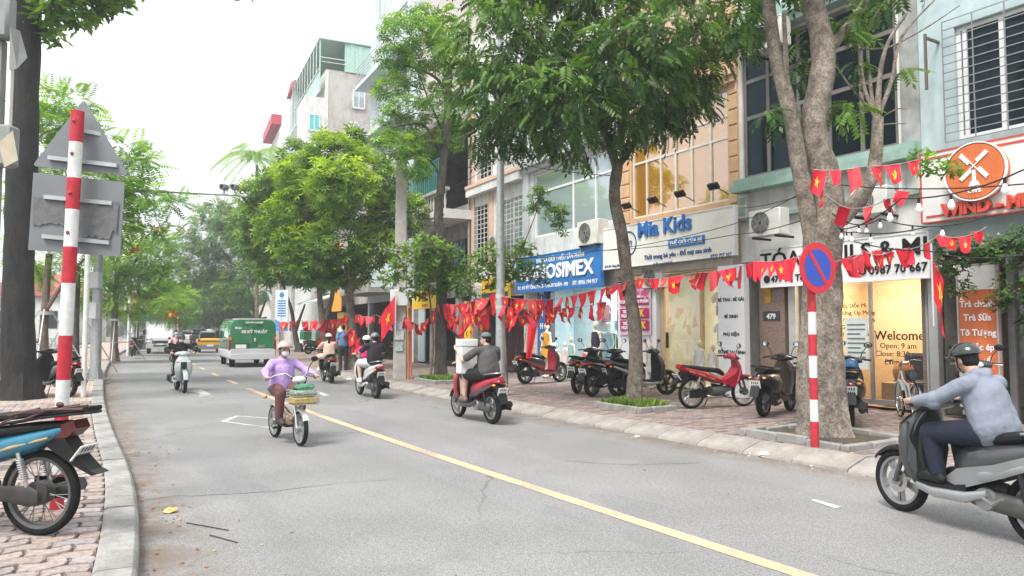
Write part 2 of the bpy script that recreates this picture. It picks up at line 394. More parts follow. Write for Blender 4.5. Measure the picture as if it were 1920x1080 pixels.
def pavers(parent, o0, o1, a0, a1, L, W, mat, gap=.01, hmax=300, jit=.3, wave=0):
    """running-bond blocks laid across the pavement; nearest 300 are single parts, the rest one part"""
    recs = []; r = 0; a = a0
    while a < a1:
        o = o0 - (L / 2 if r % 2 else 0)
        while o < o1:
            b0, b1 = max(o, o0), min(o + L, o1)
            if b1 - b0 > .05: recs.append((a, b0, b1))
            o += L
        a += W; r += 1
    def corners(rec):
        a, b0, b1 = rec; g = gap / 2
        if not wave: return [road_pt(a + g, b0 + g), road_pt(a + g, b1 - g), road_pt(a + W - g, b1 - g), road_pt(a + W - g, b0 + g)]
        wv = lambda o: wave * (1 - abs(2 * (((o - o0) / L) % 1.0) - 1)); m_ = (b0 + b1) / 2
        return [road_pt(a + g + wv(o), o + q) for o, q in ((b0, g), (m_, 0), (b1, -g))] + [road_pt(a + W / 2 + wv(b1), b1 - g + wave * .35)] + [road_pt(a + W - g + wv(o), o + q) for o, q in ((b1, -g), (m_, 0), (b0, g))] + [road_pt(a + W / 2 + wv(b0), b0 + g + wave * .35)]
    def inview(p):
        return p.y > 1.5 and abs(p.x / p.y) < .72 and (CAM_H - PAV) / p.y * FPX < 480
    C = [corners(q) for q in recs]
    cen = [sum(c, Vector()) / len(c) for c in C]; nk = len(C[0])
    idx = sorted([i for i in range(len(C)) if inview(cen[i])], key=lambda i: cen[i].length)[:hmax]
    sel = set(idx); V = []; Fc = []; T = []
    fs = [tuple(nk + i for i in range(nk))] + [(i, (i + 1) % nk, nk + (i + 1) % nk, nk + i) for i in range(nk)]
    def block(c, base):
        h = PAV + random.gauss(0, .0025); tx_, ty_ = random.gauss(0, .012), random.gauss(0, .012); m_ = sum(c, Vector()) / nk
        return [Vector((p.x, p.y, PAV - .028)) - base for p in c] + [Vector((m_.x + (p.x - m_.x) * .955, m_.y + (p.y - m_.y) * .93, h + (p.x - m_.x) * tx_ + (p.y - m_.y) * ty_)) - base for p in c]
    for i, c in enumerate(C):
        t = 1 + random.gauss(0, .13); warm = random.gauss(0, .05); tt = (t * (1 + warm), t, t * (1 - warm))
        if random.random() < .04: tt = tuple(x * .62 for x in tt)
        if i in sel:
            b = cen[i].copy(); me = bpy.data.meshes.new('paver'); me.from_pydata(block(c, b), [], fs); me.materials.append(mat)
            at = me.attributes.new('tint', 'FLOAT_COLOR', 'FACE'); at.data.foreach_set('color', np.array([(*tt, 1)] * (nk + 1), dtype=np.float32).ravel())
            o = bpy.data.objects.new('paver', me); COL.objects.link(o); o.parent = parent; o.location = b
        else:
            if cen[i].y < .5: continue
            k = len(V); V += block(c, Vector()); Fc += [tuple(k + q for q in f) for f in fs]; T += [tt] * (nk + 1)
    me = bpy.data.meshes.new('pavers_beyond'); me.from_pydata(V, [], Fc); me.materials.append(mat); at = me.attributes.new('tint', 'FLOAT_COLOR', 'FACE'); at.data.foreach_set('color', np.array([(*t, 1) for t in T], dtype=np.float32).ravel())
    o = bpy.data.objects.new('pavers_beyond', me); COL.objects.link(o); o.parent = parent; o['kind'] = 'stuff'
pavers(pav_r, HW + KW_R, 10.0, arc_at((4, 1)) , A_FAR_R, .24, .12, PAVR, .012)
pavers(pav_l, -7.6, -HW - KW_L, arc_at((1, 2)), A_FAR_L, .29, .17, PAVL, .02, wave=.05)

# kerbs: each stone its own piece
KERBL = M('left_kerb_concrete', (.29, .285, .272), .88, var=.16, scale=9, bump=.7, bscale=45, dirt=.75)
KERBR = M('right_kerb_concrete', (.28, .258, .235), .88, var=.16, scale=7, bump=.7, bscale=45, dirt=.75)
kl = thing('left_kerb', None, None); kl['kind'] = 'structure'; kr = thing('right_kerb', None, None); kr['kind'] = 'structure'
def kerb(parent, prof, a0, a1, L, mat, sgn):
    a = a0
    while a < a1:
        ll = L * random.uniform(.92, 1.08) if a < 70 else 6.0
        g = .012; base = road_pt(a + ll / 2, sgn * HW); dz = random.gauss(0, .004); ns = 2
        vs = []
        for q in range(ns + 1):
            aa = a + g / 2 + (ll - g) * q / ns
            for (o, z) in prof: vs.append(road_pt(aa, sgn * (HW + o), z + (dz if z > 0 else 0)) - base)
        k = len(prof); fs = []
        for q in range(ns):
            for j in range(k - 1): fs.append((q * k + j, q * k + j + 1, (q + 1) * k + j + 1, (q + 1) * k + j))
        fs += [list(range(k)), [ns * k + j for j in range(k)]]
        o = MB().add(vs, fs).build('kerb_stone', mat, parent, smooth=35); o.location = base
        a += ll
    # dark bedding under the joints
A_NEAR = arc_at((3, 1.0))
kerb(kl, [(0, -.03), (.0, .095), (.012, .125), (.035, .145), (KW_L - .02, .15), (KW_L, .135), (KW_L, .03)], A_NEAR, 190, .92, KERBL, -1)
kerb(kr, [(-.02, -.03), (0, .03), (.02, .045), (.32, .135), (.36, .145), (KW_R - .01, .142), (KW_R, .13), (KW_R, .03)], A_NEAR, 190, .8, KERBR, 1)
# facade line
FO = 9.05
def facade_pt(u, off=0.0):
    d = Vector(((u - 960) / FPX, 1 / _cp)); prev = None
    for a in np.arange(ARC0, 260, .1):
        p = road_pt(a, FO + off); s_ = p.x * d.y - p.y * d.x
        if p.y > 2:
            if prev is not None and prev[0] * s_ <= 0 and prev[0] > 0:
                t = prev[0] / (prev[0] - s_); return prev[1].lerp(p, t)
            prev = (s_, p)
    raise ValueError(u)

# ================================================================== BUILDINGS along the right pavement
def facing_fac(n, l, refl):
    lw = n.new('ShaderNodeLayerWeight'); pw = n.new('ShaderNodeMath'); pw.operation = 'POWER'; pw.inputs[1].default_value = 4.0; l.new(lw.outputs['Facing'], pw.inputs[0])
    ad = n.new('ShaderNodeMath'); ad.operation = 'MULTIPLY_ADD'; ad.use_clamp = True; ad.inputs[1].default_value = .7; ad.inputs[2].default_value = refl; l.new(pw.outputs[0], ad.inputs[0]); return ad
def glass_mat(name, tintc=(1, 1, 1), refl=.12, rough=.0, diff=0.0, dcol=(.8, .9, .95)):
    m = bpy.data.materials.new(name); m.use_nodes = True; n, l = m.node_tree.nodes, m.node_tree.links; n.remove(n['Principled BSDF'])
    o = n['Material Output']; tr = n.new('ShaderNodeBsdfTransparent'); tr.inputs[0].default_value = (*tintc, 1)
    gl = n.new('ShaderNodeBsdfGlossy'); gl.inputs['Roughness'].default_value = rough
    ad = facing_fac(n, l, refl)
    mx_ = n.new('ShaderNodeMixShader'); l.new(ad.outputs[0], mx_.inputs[0])
    if diff:
        df = n.new('ShaderNodeBsdfDiffuse'); df.inputs[0].default_value = (*dcol, 1); tc = n.new('ShaderNodeTexCoord'); nz = n.new('ShaderNodeTexNoise'); nz.inputs['Scale'].default_value = 2.5; l.new(tc.outputs['Object'], nz.inputs[0])
        mr = n.new('ShaderNodeMapRange'); mr.inputs[3].default_value = diff * .6; mr.inputs[4].default_value = diff * 1.4; l.new(nz.outputs[0], mr.inputs[0])
        m2 = n.new('ShaderNodeMixShader'); l.new(mr.outputs[0], m2.inputs[0]); l.new(tr.outputs[0], m2.inputs[1]); l.new(df.outputs[0], m2.inputs[2]); l.new(m2.outputs[0], mx_.inputs[1])
    else: l.new(tr.outputs[0], mx_.inputs[1])
    l.new(gl.outputs[0], mx_.inputs[2]); l.new(mx_.outputs[0], o.inputs[0]); return m
def mirror_mat(name, body, refl_col, fac, rough=.02):
    """film-coated pane: dull body under a partial mirror, slightly rippled"""
    m = bpy.data.materials.new(name); m.use_nodes = True; n, l = m.node_tree.nodes, m.node_tree.links; n.remove(n['Principled BSDF']); o = n['Material Output']
    df = n.new('ShaderNodeBsdfDiffuse'); df.inputs[0].default_value = (*body, 1)
    gl = n.new('ShaderNodeBsdfGlossy'); gl.inputs['Roughness'].default_value = rough; gl.inputs[0].default_value = (*refl_col, 1)
    tc = n.new('ShaderNodeTexCoord'); nz = n.new('ShaderNodeTexNoise'); nz.inputs['Scale'].default_value = 1.3; l.new(tc.outputs['Object'], nz.inputs[0])
    bp = n.new('ShaderNodeBump'); bp.inputs['Strength'].default_value = .05; l.new(nz.outputs[0], bp.inputs['Height']); l.new(bp.outputs[0], gl.inputs['Normal'])
    ad = facing_fac(n, l, fac)
    x = n.new('ShaderNodeMixShader'); l.new(ad.outputs[0], x.inputs[0]); l.new(df.outputs[0], x.inputs[1]); l.new(gl.outputs[0], x.inputs[2]); l.new(x.outputs[0], o.inputs[0]); return m
SHOPGLASS = glass_mat('shop_glass', (.95, .97, .96), .06)
FROSTED = glass_mat('hazy_door_glass', (.92, .92, .86), .12, diff=.28, dcol=(.62, .6, .5))
DARKGL = mirror_mat('dark_window_glass', (.006, .012, .016), (.45, .62, .72), .025)
BLUEGL = mirror_mat('pale_window_glass', (.30, .38, .38), (.9, .95, 1), .22)
ORGL = mirror_mat('amber_film_glass', (.38, .17, .012), (1, .9, .85), .30, .015)
ALU = M('white_window_frame', (.72, .73, .73), .45, var=.06)
BROWNALU = M('bronze_window_frame', (.16, .14, .13), .4, var=.1)
TANALU = M('beige_window_frame', (.62, .58, .52), .5, var=.08)
STEEL = M('brushed_steel', (.42, .42, .42), .4, .8, var=.1)
DARKMETAL = M('dark_metal', (.018, .018, .02), .55, .2, var=.2, spec=.3)
BLACK = M('black_plastic', (.008, .008, .009), .5, var=.2, spec=.3)
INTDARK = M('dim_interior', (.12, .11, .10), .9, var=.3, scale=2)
CONC = M('weathered_concrete', (.36, .345, .32), .92, var=.22, scale=3, bump=.3, dirt=.6)

class Bld:
    """a building: X along the street to the right, Y into the plot, Z up"""
    def __init__(s, name, label, uL, uR, off=0.0, cat='building', group=None):
        a, b = facade_pt(uL, off), facade_pt(uR, off); d = b - a; s.W = d.length
        s.o = Vector((a.x, a.y, PAV)); s.phi = math.atan2(d.y, d.x)
        s.X = d.normalized(); s.Y = Vector((-s.X.y, s.X.x, 0))
        s.root = thing(name, label, cat, s.o, s.phi, group)
    def p(s, u, v, y=0.0):
        r = ray(u, v); c = Vector((0, 0, CAM_H)) - s.o; t = (y - c.dot(s.Y)) / r.dot(s.Y); q = c + r * t
        return q.dot(s.X), q.z
    def w(s, x, y, z): return s.o + s.X * x + s.Y * y + Vector((0, 0, z))
    def sub(s, name, label, cat, x, y, z, group=None): return thing(name, label, cat, s.w(x, y, z), s.phi, group)
def wall(mb, x0, x1, z0, z1, holes=(), y=0.0, th=.22):
    """front wall with real openings (hx0,hx1,hz0,hz1)"""
    xs = sorted({x0, x1, *[h[i] for h in holes for i in (0, 1)]}); zs = sorted({z0, z1, *[h[i] for h in holes for i in (2, 3)]})
    for i in range(len(xs) - 1):
        for j in range(len(zs) - 1):
            cx, cz = (xs[i] + xs[i + 1]) / 2, (zs[j] + zs[j + 1]) / 2
            if not (x0 < cx < x1 and z0 < cz < z1) or any(h[0] < cx < h[1] and h[2] < cz < h[3] for h in holes): continue
            for yy in (y, y + th): mb.add([(xs[i], yy, zs[j]), (xs[i + 1], yy, zs[j]), (xs[i + 1], yy, zs[j + 1]), (xs[i], yy, zs[j + 1])], [(0, 1, 2, 3)])
    for (a, b, c, d) in list(holes) + [(x0, x1, z0, z1)]:
        mb.add([(a, y, c), (b, y, c), (b, y, d), (a, y, d), (a, y + th, c), (b, y + th, c), (b, y + th, d), (a, y + th, d)], [(0, 1, 5, 4), (1, 2, 6, 5), (2, 3, 7, 6), (3, 0, 4, 7)])
    return mb
def window(parent, x0, x1, z0, z1, cols, rows, fmat, gmat, y=.08, fw=.05, fd=.06, pane_parts=True):
    """cols/rows: relative sizes. One window part, its panes sub-parts"""
    cx = np.concatenate([[0], np.cumsum(cols)]) / sum(cols) * (x1 - x0) + x0; rz = np.concatenate([[0], np.cumsum(rows)]) / sum(rows) * (z1 - z0) + z0
    f = MB()
    for i, x in enumerate(cx):
        a = max(x0, x - fw / 2) if 0 < i < len(cx) - 1 else (x0 if i == 0 else x1 - fw)
        f.box(a, a + fw, y, y + fd, z0, z1)
    for i, z in enumerate(rz):
        a = z - fw / 2 if 0 < i < len(rz) - 1 else (z0 if i == 0 else z1 - fw)
        f.box(x0 + .002, x1 - .002, y + .004, y + fd - .004, a, a + fw)
    fo = f.build('window', fmat, parent, smooth=0)
    for i in range(len(cx) - 1):
        for j in range(len(rz) - 1):
            t = random.gauss(0, .004)
            MB().add([(cx[i] + .004, y + fd * .5 + t, rz[j] + .004), (cx[i + 1] - .004, y + fd * .5 - t, rz[j] + .004), (cx[i + 1] - .004, y + fd * .5 - t + .003, rz[j + 1] - .004), (cx[i] + .004, y + fd * .5 + t + .003, rz[j + 1] - .004)], [(0, 1, 2, 3)]).build('pane', gmat, fo, smooth=0)
    return fo
def shell(B, mat, D, H, z0=0.0, front=True, holes=(), roof=CONC, x0=0.0, x1=None, name='wall', sidemat=None):
    x1 = B.W if x1 is None else x1
    m = MB()
    if front: wall(m, x0 + .003, x1 - .003, z0, H, holes)
    o = m.build(name, mat, B.root, smooth=0) if front else None
    m = MB(); yb = .24 if front else 0; tp = .03 * D
    m.add([(x1 - .004, yb, z0), (x1 - tp, D, z0), (x1 - tp, D, H), (x1 - .004, yb, H)], [(0, 1, 2, 3)])
    m.add([(x0 + .004, yb, z0), (x0 + tp, D, z0), (x0 + tp, D, H), (x0 + .004, yb, H)], [(3, 2, 1, 0)])
    m.add([(x0 + tp, D, z0), (x1 - tp, D, z0), (x1 - tp, D, H), (x0 + tp, D, H)], [(0, 1, 2, 3)])
    m.build('side_wall', sidemat or mat, B.root, smooth=0)
    MB().prism([(x0 + .01, .01), (x1 - .01, .01), (x1 - tp, D - .01), (x0 + tp, D - .01)], H, H + .12, 'Z').build('roof_slab', roof, B.root, smooth=0)
    return o
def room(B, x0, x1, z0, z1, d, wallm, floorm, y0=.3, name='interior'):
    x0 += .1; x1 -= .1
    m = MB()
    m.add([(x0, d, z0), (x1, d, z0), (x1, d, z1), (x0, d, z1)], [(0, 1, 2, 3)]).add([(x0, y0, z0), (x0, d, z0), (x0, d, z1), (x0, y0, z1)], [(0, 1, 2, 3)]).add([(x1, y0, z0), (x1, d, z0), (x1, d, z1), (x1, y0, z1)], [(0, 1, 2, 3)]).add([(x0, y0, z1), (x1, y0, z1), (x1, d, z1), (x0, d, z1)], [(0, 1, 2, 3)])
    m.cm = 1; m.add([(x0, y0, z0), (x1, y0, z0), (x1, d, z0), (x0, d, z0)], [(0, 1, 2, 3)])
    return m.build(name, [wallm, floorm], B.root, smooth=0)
def shop_lamp(B, x, y, z, energy, col, label):
    t = B.sub('ceiling_lamp', label, 'lamp', x, y, z)
    MB().box(-.5, .5, -.09, .09, -.03, 0).build('housing', ALU, t, smooth=0)
    MB().box(-.48, .48, -.07, .07, -.045, -.031).build('diffuser', M('lamp_diffuser_%.1f' % col[2], col, .5, emit=4, var=0), t, smooth=0)
    ld = bpy.data.lights.new('lamp_light', 'AREA'); ld.shape = 'RECTANGLE'; ld.size = .96; ld.size_y = .14; ld.energy = energy; ld.color = col
    lo = bpy.data.objects.new('lamp_light', ld); COL.objects.link(lo); lo.parent = t; lo.location = (0, 0, -.06)
def board(B, name, label, u0, v0, u1, v1, y, mat, edge, th=.12, cat='shop sign'):
    """rectangular sign board from lower-left pixel to upper-right pixel, front face at local y"""
    xa, za = B.p(u0, v0, y); xb, zb = B.p(u1, v1, y); W_, H_ = xb - xa, zb - za
    t = B.sub(name, label, cat, xa, y, za)
    MB().box(0, W_, .004, th, 0, H_).build('panel', mat, t, smooth=0)
    e = .022; m = MB(); m.box(-.002, W_ + .002, -.012, th * .6, -.002, e).box(-.002, W_ + .002, -.012, th * .6, H_ - e, H_ + .002).box(-.003, e, -.010, th * .6, e, H_ - e).box(W_ - e, W_ + .003, -.010, th * .6, e, H_ - e)
    m.build('frame', edge, t, smooth=0)
    return t, W_, H_
def aircon(B, label, u, v, y, sc=1.0, brk=True):
    x, z = B.p(u, v, y); t = B.sub('air_conditioner', label, 'air conditioner', x, y, z, None)
    w_, h_, d_ = .82 * sc, .56 * sc, .30 * sc
    MB().cbox(-w_ / 2, w_ / 2, 0, d_, 0, h_, .015).build('housing', M('aged_white_enamel', (.62, .61, .57), .5, var=.1, dirt=.25), t)
    g = MB(); c = (-w_ * .12, -.012, h_ * .5); R_ = h_ * .42
    for q in range(6): g.lathe([(R_ * (1 - q / 6.5), -.006), (R_ * (1 - q / 6.5) - .010, -.006), (R_ * (1 - q / 6.5) - .010, .002), (R_ * (1 - q / 6.5), .002)], 24, 'Y', c, True)
    for q in range(6): a = q * PI / 3; g.box(-.005, .005, -.004, .002, .04, R_, mat=Matrix.Translation(c) @ Matrix.Rotation(a, 4, 'Y'))
    g.build('fan_grille', M('grey_grille', (.35, .35, .34), .5), t)
    MB().lathe([(0.001, 0), (R_, 0)], 24, 'Y', (c[0], -.003, c[2])).build('fan_recess', BLACK, t)
    if brk: MB().box(-w_ * .38, -w_ * .34, -.02, d_ + .25, -.05, -.002).box(w_ * .34, w_ * .38, -.02, d_ + .25, -.05, -.002).split('bracket', DARKMETAL, t)
    return t
def grille(parent, x0, x1, z0, z1, nx, nz, mat, y=-.05, r=.008):
    m = MB()
    for i in range(nx + 1): x = x0 + (x1 - x0) * i / nx; m.box(x - r, x + r, y - r, y + r, z0, z1)
    for j in range(nz + 1): z = z0 + (z1 - z0) * j / nz; m.box(x0 + .001, x1 - .001, y - r * .8, y + r * .8, z - r, z + r)
    return m.build('security_bars', mat, parent, smooth=0)
def baluster_row(parent, x0, x1, z0, h, mat, y=-.02, n=None):
    n = n or max(2, int((x1 - x0) / .2)); prof = [(.035, 0), (.05, .04 * h), (.03, .12 * h), (.065, .38 * h), (.03, .72 * h), (.05, .9 * h), (.045, h)]
    me = None
    for i in range(n):
        x = x0 + (x1 - x0) * (i + .5) / n
        if me is None: o = MB().lathe(prof, 10, 'Z').build('baluster', mat, parent); me = o.data
        else: o = bpy.data.objects.new('baluster', me); COL.objects.link(o); o.parent = parent
        o.location = (x, y, z0)

# ---- ochre house with the cream children's-wear sign
ORWALL = M('ochre_painted_wall', (.58, .365, .21), .85, var=.1, scale=3, dirt=.35)
BE = M('cream_painted_wall', (.66, .60, .52), .85, var=.08, scale=3, dirt=.25)
WHW = M('off_white_wall', (.64, .64, .62), .85, var=.1, scale=3, dirt=.42)
mia = Bld('ochre_shop_house', 'ochre house with tall amber windows above the cream children\'s clothes sign', 1165, 1392)
W_ = mia.W
wx0, wz0 = mia.p(1190, 400); wx1, wz1 = mia.p(1382, 172)
wz0 = 4.55; wz1 = 7.25
hs_ = [(.5, W_ - .35, wz0, wz1), (.02, W_ - .02, 0, 3.3), (.5, W_ - .35, 8.6, 10.6)]
shell(mia, ORWALL, 12, 13.5, holes=hs_)
window(mia.root, .5, W_ - .35, wz0, wz1, [1, 1, 1, 1.05, 1.15, 1.1], [1.75, .6, .75], TANALU, ORGL, y=.06, fw=.06)
window(mia.root, .5, W_ - .35, 8.6, 10.6, [1, 1, 1, 1], [1.5, .6], TANALU, ORGL, y=.06, fw=.06)
m = MB().box(.02, W_ - .02, -.22, .0, 7.45, 7.6).box(.04, W_ - .04, -.14, -.0, 7.3, 7.45).box(.0, W_, -.16, .0, 8.2, 8.3)
m.build('cornice', M('peach_trim', (.68, .45, .30), .8, dirt=.3), mia.root, smooth=0)
q = MB()
for z in np.arange(4.45, 7.2, .37):
    for xa, xb in ((.06, .42), (W_ - .30, W_ - .04)): q.cbox(xa, xb, -.035, .01, z, z + .345, .018)
q.split('quoin', ORWALL, mia.root, smooth=0)
room(mia, .03, W_ - .03, 0.05, 3.28, 2.6, M('shop_cream_wall', (.55, .53, .44), .8, var=.05), M('pale_floor_tile', (.4, .38, .34), .5))
MB().box(.02, W_ - .02, -.25, .05, 2.98, 3.4).build('shutter_box', M('taupe_shutter_box', (.40, .35, .29), .7, dirt=.3), mia.root, smooth=0)
# left white advert panel, glazed door, clothes display
MB().box(.03, 1.62, -.14, .12, .05, 2.86).build('advert_panel', M('white_laminate', (.74, .74, .76), .5, var=.03), mia.root, smooth=0)
tan = M('tan_door_frame', (.50, .36, .22), .6)
MB().box(1.66, 1.80, -.02, .14, .05, 2.95).box(1.8, W_ - .25, -.01, .1, 2.86, 2.95).box(3.05, 3.12, .0, .1, .05, 2.86).box(W_ - .29, W_ - .2, -.02, .12, .05, 2.95).split('door_frame', tan, mia.root, smooth=0)
dr = MB().box(1.81, 3.04, .04, .055, .08, 2.85).build('glass_door', FROSTED, mia.root, smooth=0)
MB().box(1.86, 1.90, -.03, .03, 1.05, 1.45).build('handle', BLACK, dr, smooth=0)
MB().box(3.13, W_ - .3, .05, .062, .08, 2.85).build('shop_window', SHOPGLASS, mia.root, smooth=0)
shop_lamp(mia, 2.8, 1.2, 3.2, 60, (1, .88, .66), 'strip lamp on the ceiling of the children\'s clothes shop')

CREAM = M('cream_sign_face', (.77, .755, .69), .55, var=.03); SIGNW = M('white_sign_face', (.76, .76, .76), .5, var=.03)
SBLUE = M('sign_blue_letters', (.012, .13, .42), .45); SBLUE2 = M('sign_blue_board', (.02, .17, .46), .5, var=.08); SW = M('white_letters', (.8, .8, .8), .5, var=.02)
SBLK = M('black_letters', (.010, .010, .011), .6, spec=.2); NAVY = M('navy_letters', (.015, .07, .22), .5); SYEL = M('sign_yellow', (.80, .52, .02), .55, var=.05); SRED = M('sign_red', (.58, .02, .02), .5, var=.06)
MAG = M('magenta_print', (.40, .01, .13), .55); PINK = M('pink_print', (.62, .10, .26), .55); LPINK = M('pale_pink_vinyl', (.74, .52, .58), .5, var=.06)
t, w_, h_ = board(mia, 'shop_sign', 'cream sign reading Mia Kids in blue above the glass door', 1124, 507, 1376, 384, -.42, CREAM, SW)
kx = lambda u, v: (lambda a: (a[0] - mia.p(1124, 507, -.42)[0], a[1] - mia.p(1124, 507, -.42)[1]))(mia.p(u, v, -.42))
text(t, 'Mia Kids', *kx(1196, 446), .56, SBLUE, -.02, 'LEFT', .5, .016, sx=1.04)
x0_, z0_ = kx(1254, 466); x1_, z1_ = kx(1322, 443)
MB().cbox(x0_, x1_, -.03, .0, z0_ + .0, z0_ + .21, .01).build('tag_plate', SBLUE2, t)
text(t, 'THẾ GIỚI CỦA BÉ', (x0_ + x1_) / 2, z0_ + .06, .145, SW, -.035, 'CENTER', .5, sx=.98)
xa, za = kx(1208, 486); text(t, 'Thời trang bé yêu - Đồ mẹ sau sinh', xa, za - .02, .165, NAVY, -.01, 'LEFT', .4)
xa, za = kx(1225, 497); text(t, '⊙ /fb.com/miakids', xa, za - .01, .10, NAVY, -.01, 'LEFT', .3)
xa, za = kx(1327, 483); text(t, '0332 757 367', xa + .1, za - .02, .115, NAVY, -.01, 'LEFT', .4)
xa, za = kx(1130, 505); text(t, '477 Vũ Tông Phan', xa + .1, za + .02, .10, NAVY, -.01, 'LEFT', .3)
xa, za = kx(1184, 456)
MB().lathe([(.30, -.012), (.335, -.012), (.335, 0), (.30, 0)], 36, 'Y', (xa - .12, 0, za), True).build('logo_ring', NAVY, t)
text(t, 'm', xa - .12, za - .09, .36, SBLUE, -.012, 'CENTER', 0, shear=.3)
for k, u in enumerate((1175, 1224, 1275, 1338)):
    xa, za = mia.p(u, 415 - k * 9 - 14, -.75); f = mia.sub('flood_light', ['first', 'second', 'third', 'fourth'][k] + ' black flood light from the left above the cream sign', 'flood light', xa, -.75, 4.78, 'flood lights over the cream sign')
    MB().cbox(-.15, .15, -.05, .03, -.09, .07, .012, mat=Matrix.Rotation(.7, 4, 'X')).build('lamp_head', BLACK, f)
    MB().tube([(0, 0, 0), (.18, .3, -.2)], .012, 6).build('arm', DARKMETAL, f)
# upright panel of services, and the pink promotion banner
x0_, _ = mia.p(1384, 640, -.15)
t = mia.sub('standing_sign', 'tall white upright panel listing baby goods beside the glass door', 'sign', W_ - .30, -.45, 0)
MB().box(0, .78, 0, .16, .02, 2.97).build('panel', M('white_laminate', (.74, .74, .76)), t, smooth=0)
for s_, z in (('Mia Kids', 2.62), ('BÉ TRAI - BÉ GÁI', 2.16), ('BÉ XINH', 1.78), ('PHỤ KIỆN', 1.38), ('ĐỒ MẸ SAU SINH', .98)): text(t, s_, .39, z, .105 if z < 2.5 else .13, SBLK, -.004, 'CENTER', .6 if z < 2.5 else .2, .003)
for (x, z, r, c) in ((.12, .55, .05, SYEL), (.3, .42, .05, SBLUE2), (.52, .5, .06, LPINK), (.2, .9, .07, LPINK), (.62, .35, .05, LPINK)): MB().lathe([(.001, 0), (r, 0)], 12, 'Y', (x, -.003, z)).build('printed_dot', c, t)
t = mia.sub('promo_banner', 'pink sale banner with 70K and 170K on the white advert panel', 'banner', .16, -.19, 1.38)
nb = 8; m = MB()
for i in range(nb + 1):
    x = 1.32 * i / nb; yy = .012 * math.sin(i * 2.1)
    m.v += [(x, yy, 0), (x, yy * .4, 1.43)]; 
m.f = [[2 * i, 2 * i + 2, 2 * i + 3, 2 * i + 1] for i in range(nb)]; m.m = [0] * nb; m.t = [(1, 1, 1)] * nb
m.build('vinyl_sheet', LPINK, t)
text(t, 'MIA KIDS', .66, 1.26, .17, PINK, -.02, bold=1); text(t, 'TẶNG TIỀN MẶT', .66, 1.06, .17, PINK, -.02, bold=1.2, sx=.92)
for z0, s_, s2 in ((.80, 'TOÀN BỘ SẢN PHẨM', ''), (.44, 'TRỪ NGAY', '70K'), (.12, 'TRỪ NGAY', '170K')):
    MB().cbox(.06, 1.26, -.03, -.016, z0, z0 + (.19 if not s2 else .27), .008).build('print_bar', MAG, t)
    if s2:
        text(t, 'TRỪ', .3, z0 + .145, .12, SW, -.034, bold=.8); text(t, 'NGAY', .3, z0 + .03, .12, SW, -.034, bold=.8); text(t, s2, .86, z0 + .055, .25, SYEL, -.034, bold=1)
    else: text(t, s_, .66, z0 + .05, .125, SW, -.034, bold=.7)
    MB().box(.42, .92, -.028, -.018, z0 + (.2 if not s2 else .275), z0 + (.25 if not s2 else .315)).build('print_strip', SW, t, smooth=0)
MB().box(-.06, 1.36, -.01, .01, 1.43, 1.46).build('banner_rod', DARKMETAL, t, smooth=0)
# printed figure on the white panel: legs and arms only, faint
m = MB()
SKINP = M('printed_skin', (.62, .45, .38), .6)
for pts, r in (([(1.0, 0, 1.3), (1.02, 0, .9), (.92, 0, .42)], .045), ([(1.18, 0, 1.3), (1.2, 0, .9), (1.26, 0, .35)], .045), ([(.95, 0, 1.42), (.8, 0, 1.1), (.74, 0, .96)], .03), ([(1.3, 0, 1.42), (1.42, 0, 1.15), (1.46, 0, .95)], .03)): m.tube(pts, [r, r * .85, r * .6], 8, squash=1)
m.build('printed_figure', SKINP, mia.root, mat=Matrix.Translation((.03, -.143, -.02)) @ Matrix.Diagonal((1, .06, 1, 1)))

# ---- blue-signed clothes shop in a white house
han = Bld('white_shop_house', 'white house with wide grey framed windows above the blue shop sign', 985, 1165)
W_ = han.W; sz1 = 7.0
shell(han, WHW, 12, 12.5, holes=[(.55, W_ - .1, 4.6, 6.75), (.02, W_ - .02, 0, 3.15), (.6, W_ - .2, 8.2, 10)])
window(han.root, .55, W_ - .1, 4.6, 6.75, [1.05, .55, .55], [2.4, 1], ALU, BLUEGL, fw=.07)
window(han.root, .6, W_ - .2, 8.2, 10, [1, 1, 1], [2, 1], ALU, BLUEGL, fw=.07)
GREYT = M('grey_painted_trim', (.48, .51, .53), .8, dirt=.25)
MB().box(0, W_, -.3, 0, 7.0, 7.3).box(.05, W_ - .05, -.15, 0, 6.85, 7.0).build('canopy_ledge', GREYT, han.root, smooth=0)
MB().box(0, .35, -.1, .0, 3.3, 12.3).split('pilaster', GREYT, han.root, smooth=0)
MB().tube([(.45, -.6, 7.5), (.45, -.05, 7.55)], .02, 6).tube([(.2, -.6, 7.45), (.9, -.6, 7.6), (.9, -.6, 8.0)], .03, 6).build('iron_bracket', DARKMETAL, han.root)
CYAN = M('pale_cyan_shop_wall', (.50, .64, .68), .8, var=.04)
room(han, .03, W_ - .03, .05, 3.1, 1.9, CYAN, M('pale_floor_tile', (.4, .38, .34)))
MB().box(.02, W_ - .02, -.1, .12, 2.75, 3.2).build('shutter_box', M('taupe_shutter_box'), han.root, smooth=0)
MB().box(1.55, 1.7, -.05, .12, .05, 2.75).box(W_ - .12, W_ - .03, -.05, .12, .05, 2.75).split('door_jamb', M('dark_door_jamb', (.05, .055, .06), .6), han.root, smooth=0)
MB().box(1.72, W_ - .13, .04, .052, .08, 2.74).build('shop_window', SHOPGLASS, han.root, smooth=0)
MB().box(1.0, 1.55, -.12, .1, .02, 2.9).build('blue_pillar', M('blue_pillar_cladding', (.02, .1, .32), .5, var=.1), han.root, smooth=0)
for k, ch in enumerate('ẢNHỘI'): text(han.root, ch, 1.27, 2.35 - k * .4, .26, SW, -.125, bold=.5)
text(han.root, 'HÀ', 1.27, 2.66, .2, SW, -.125, bold=.4)
sh = MB()
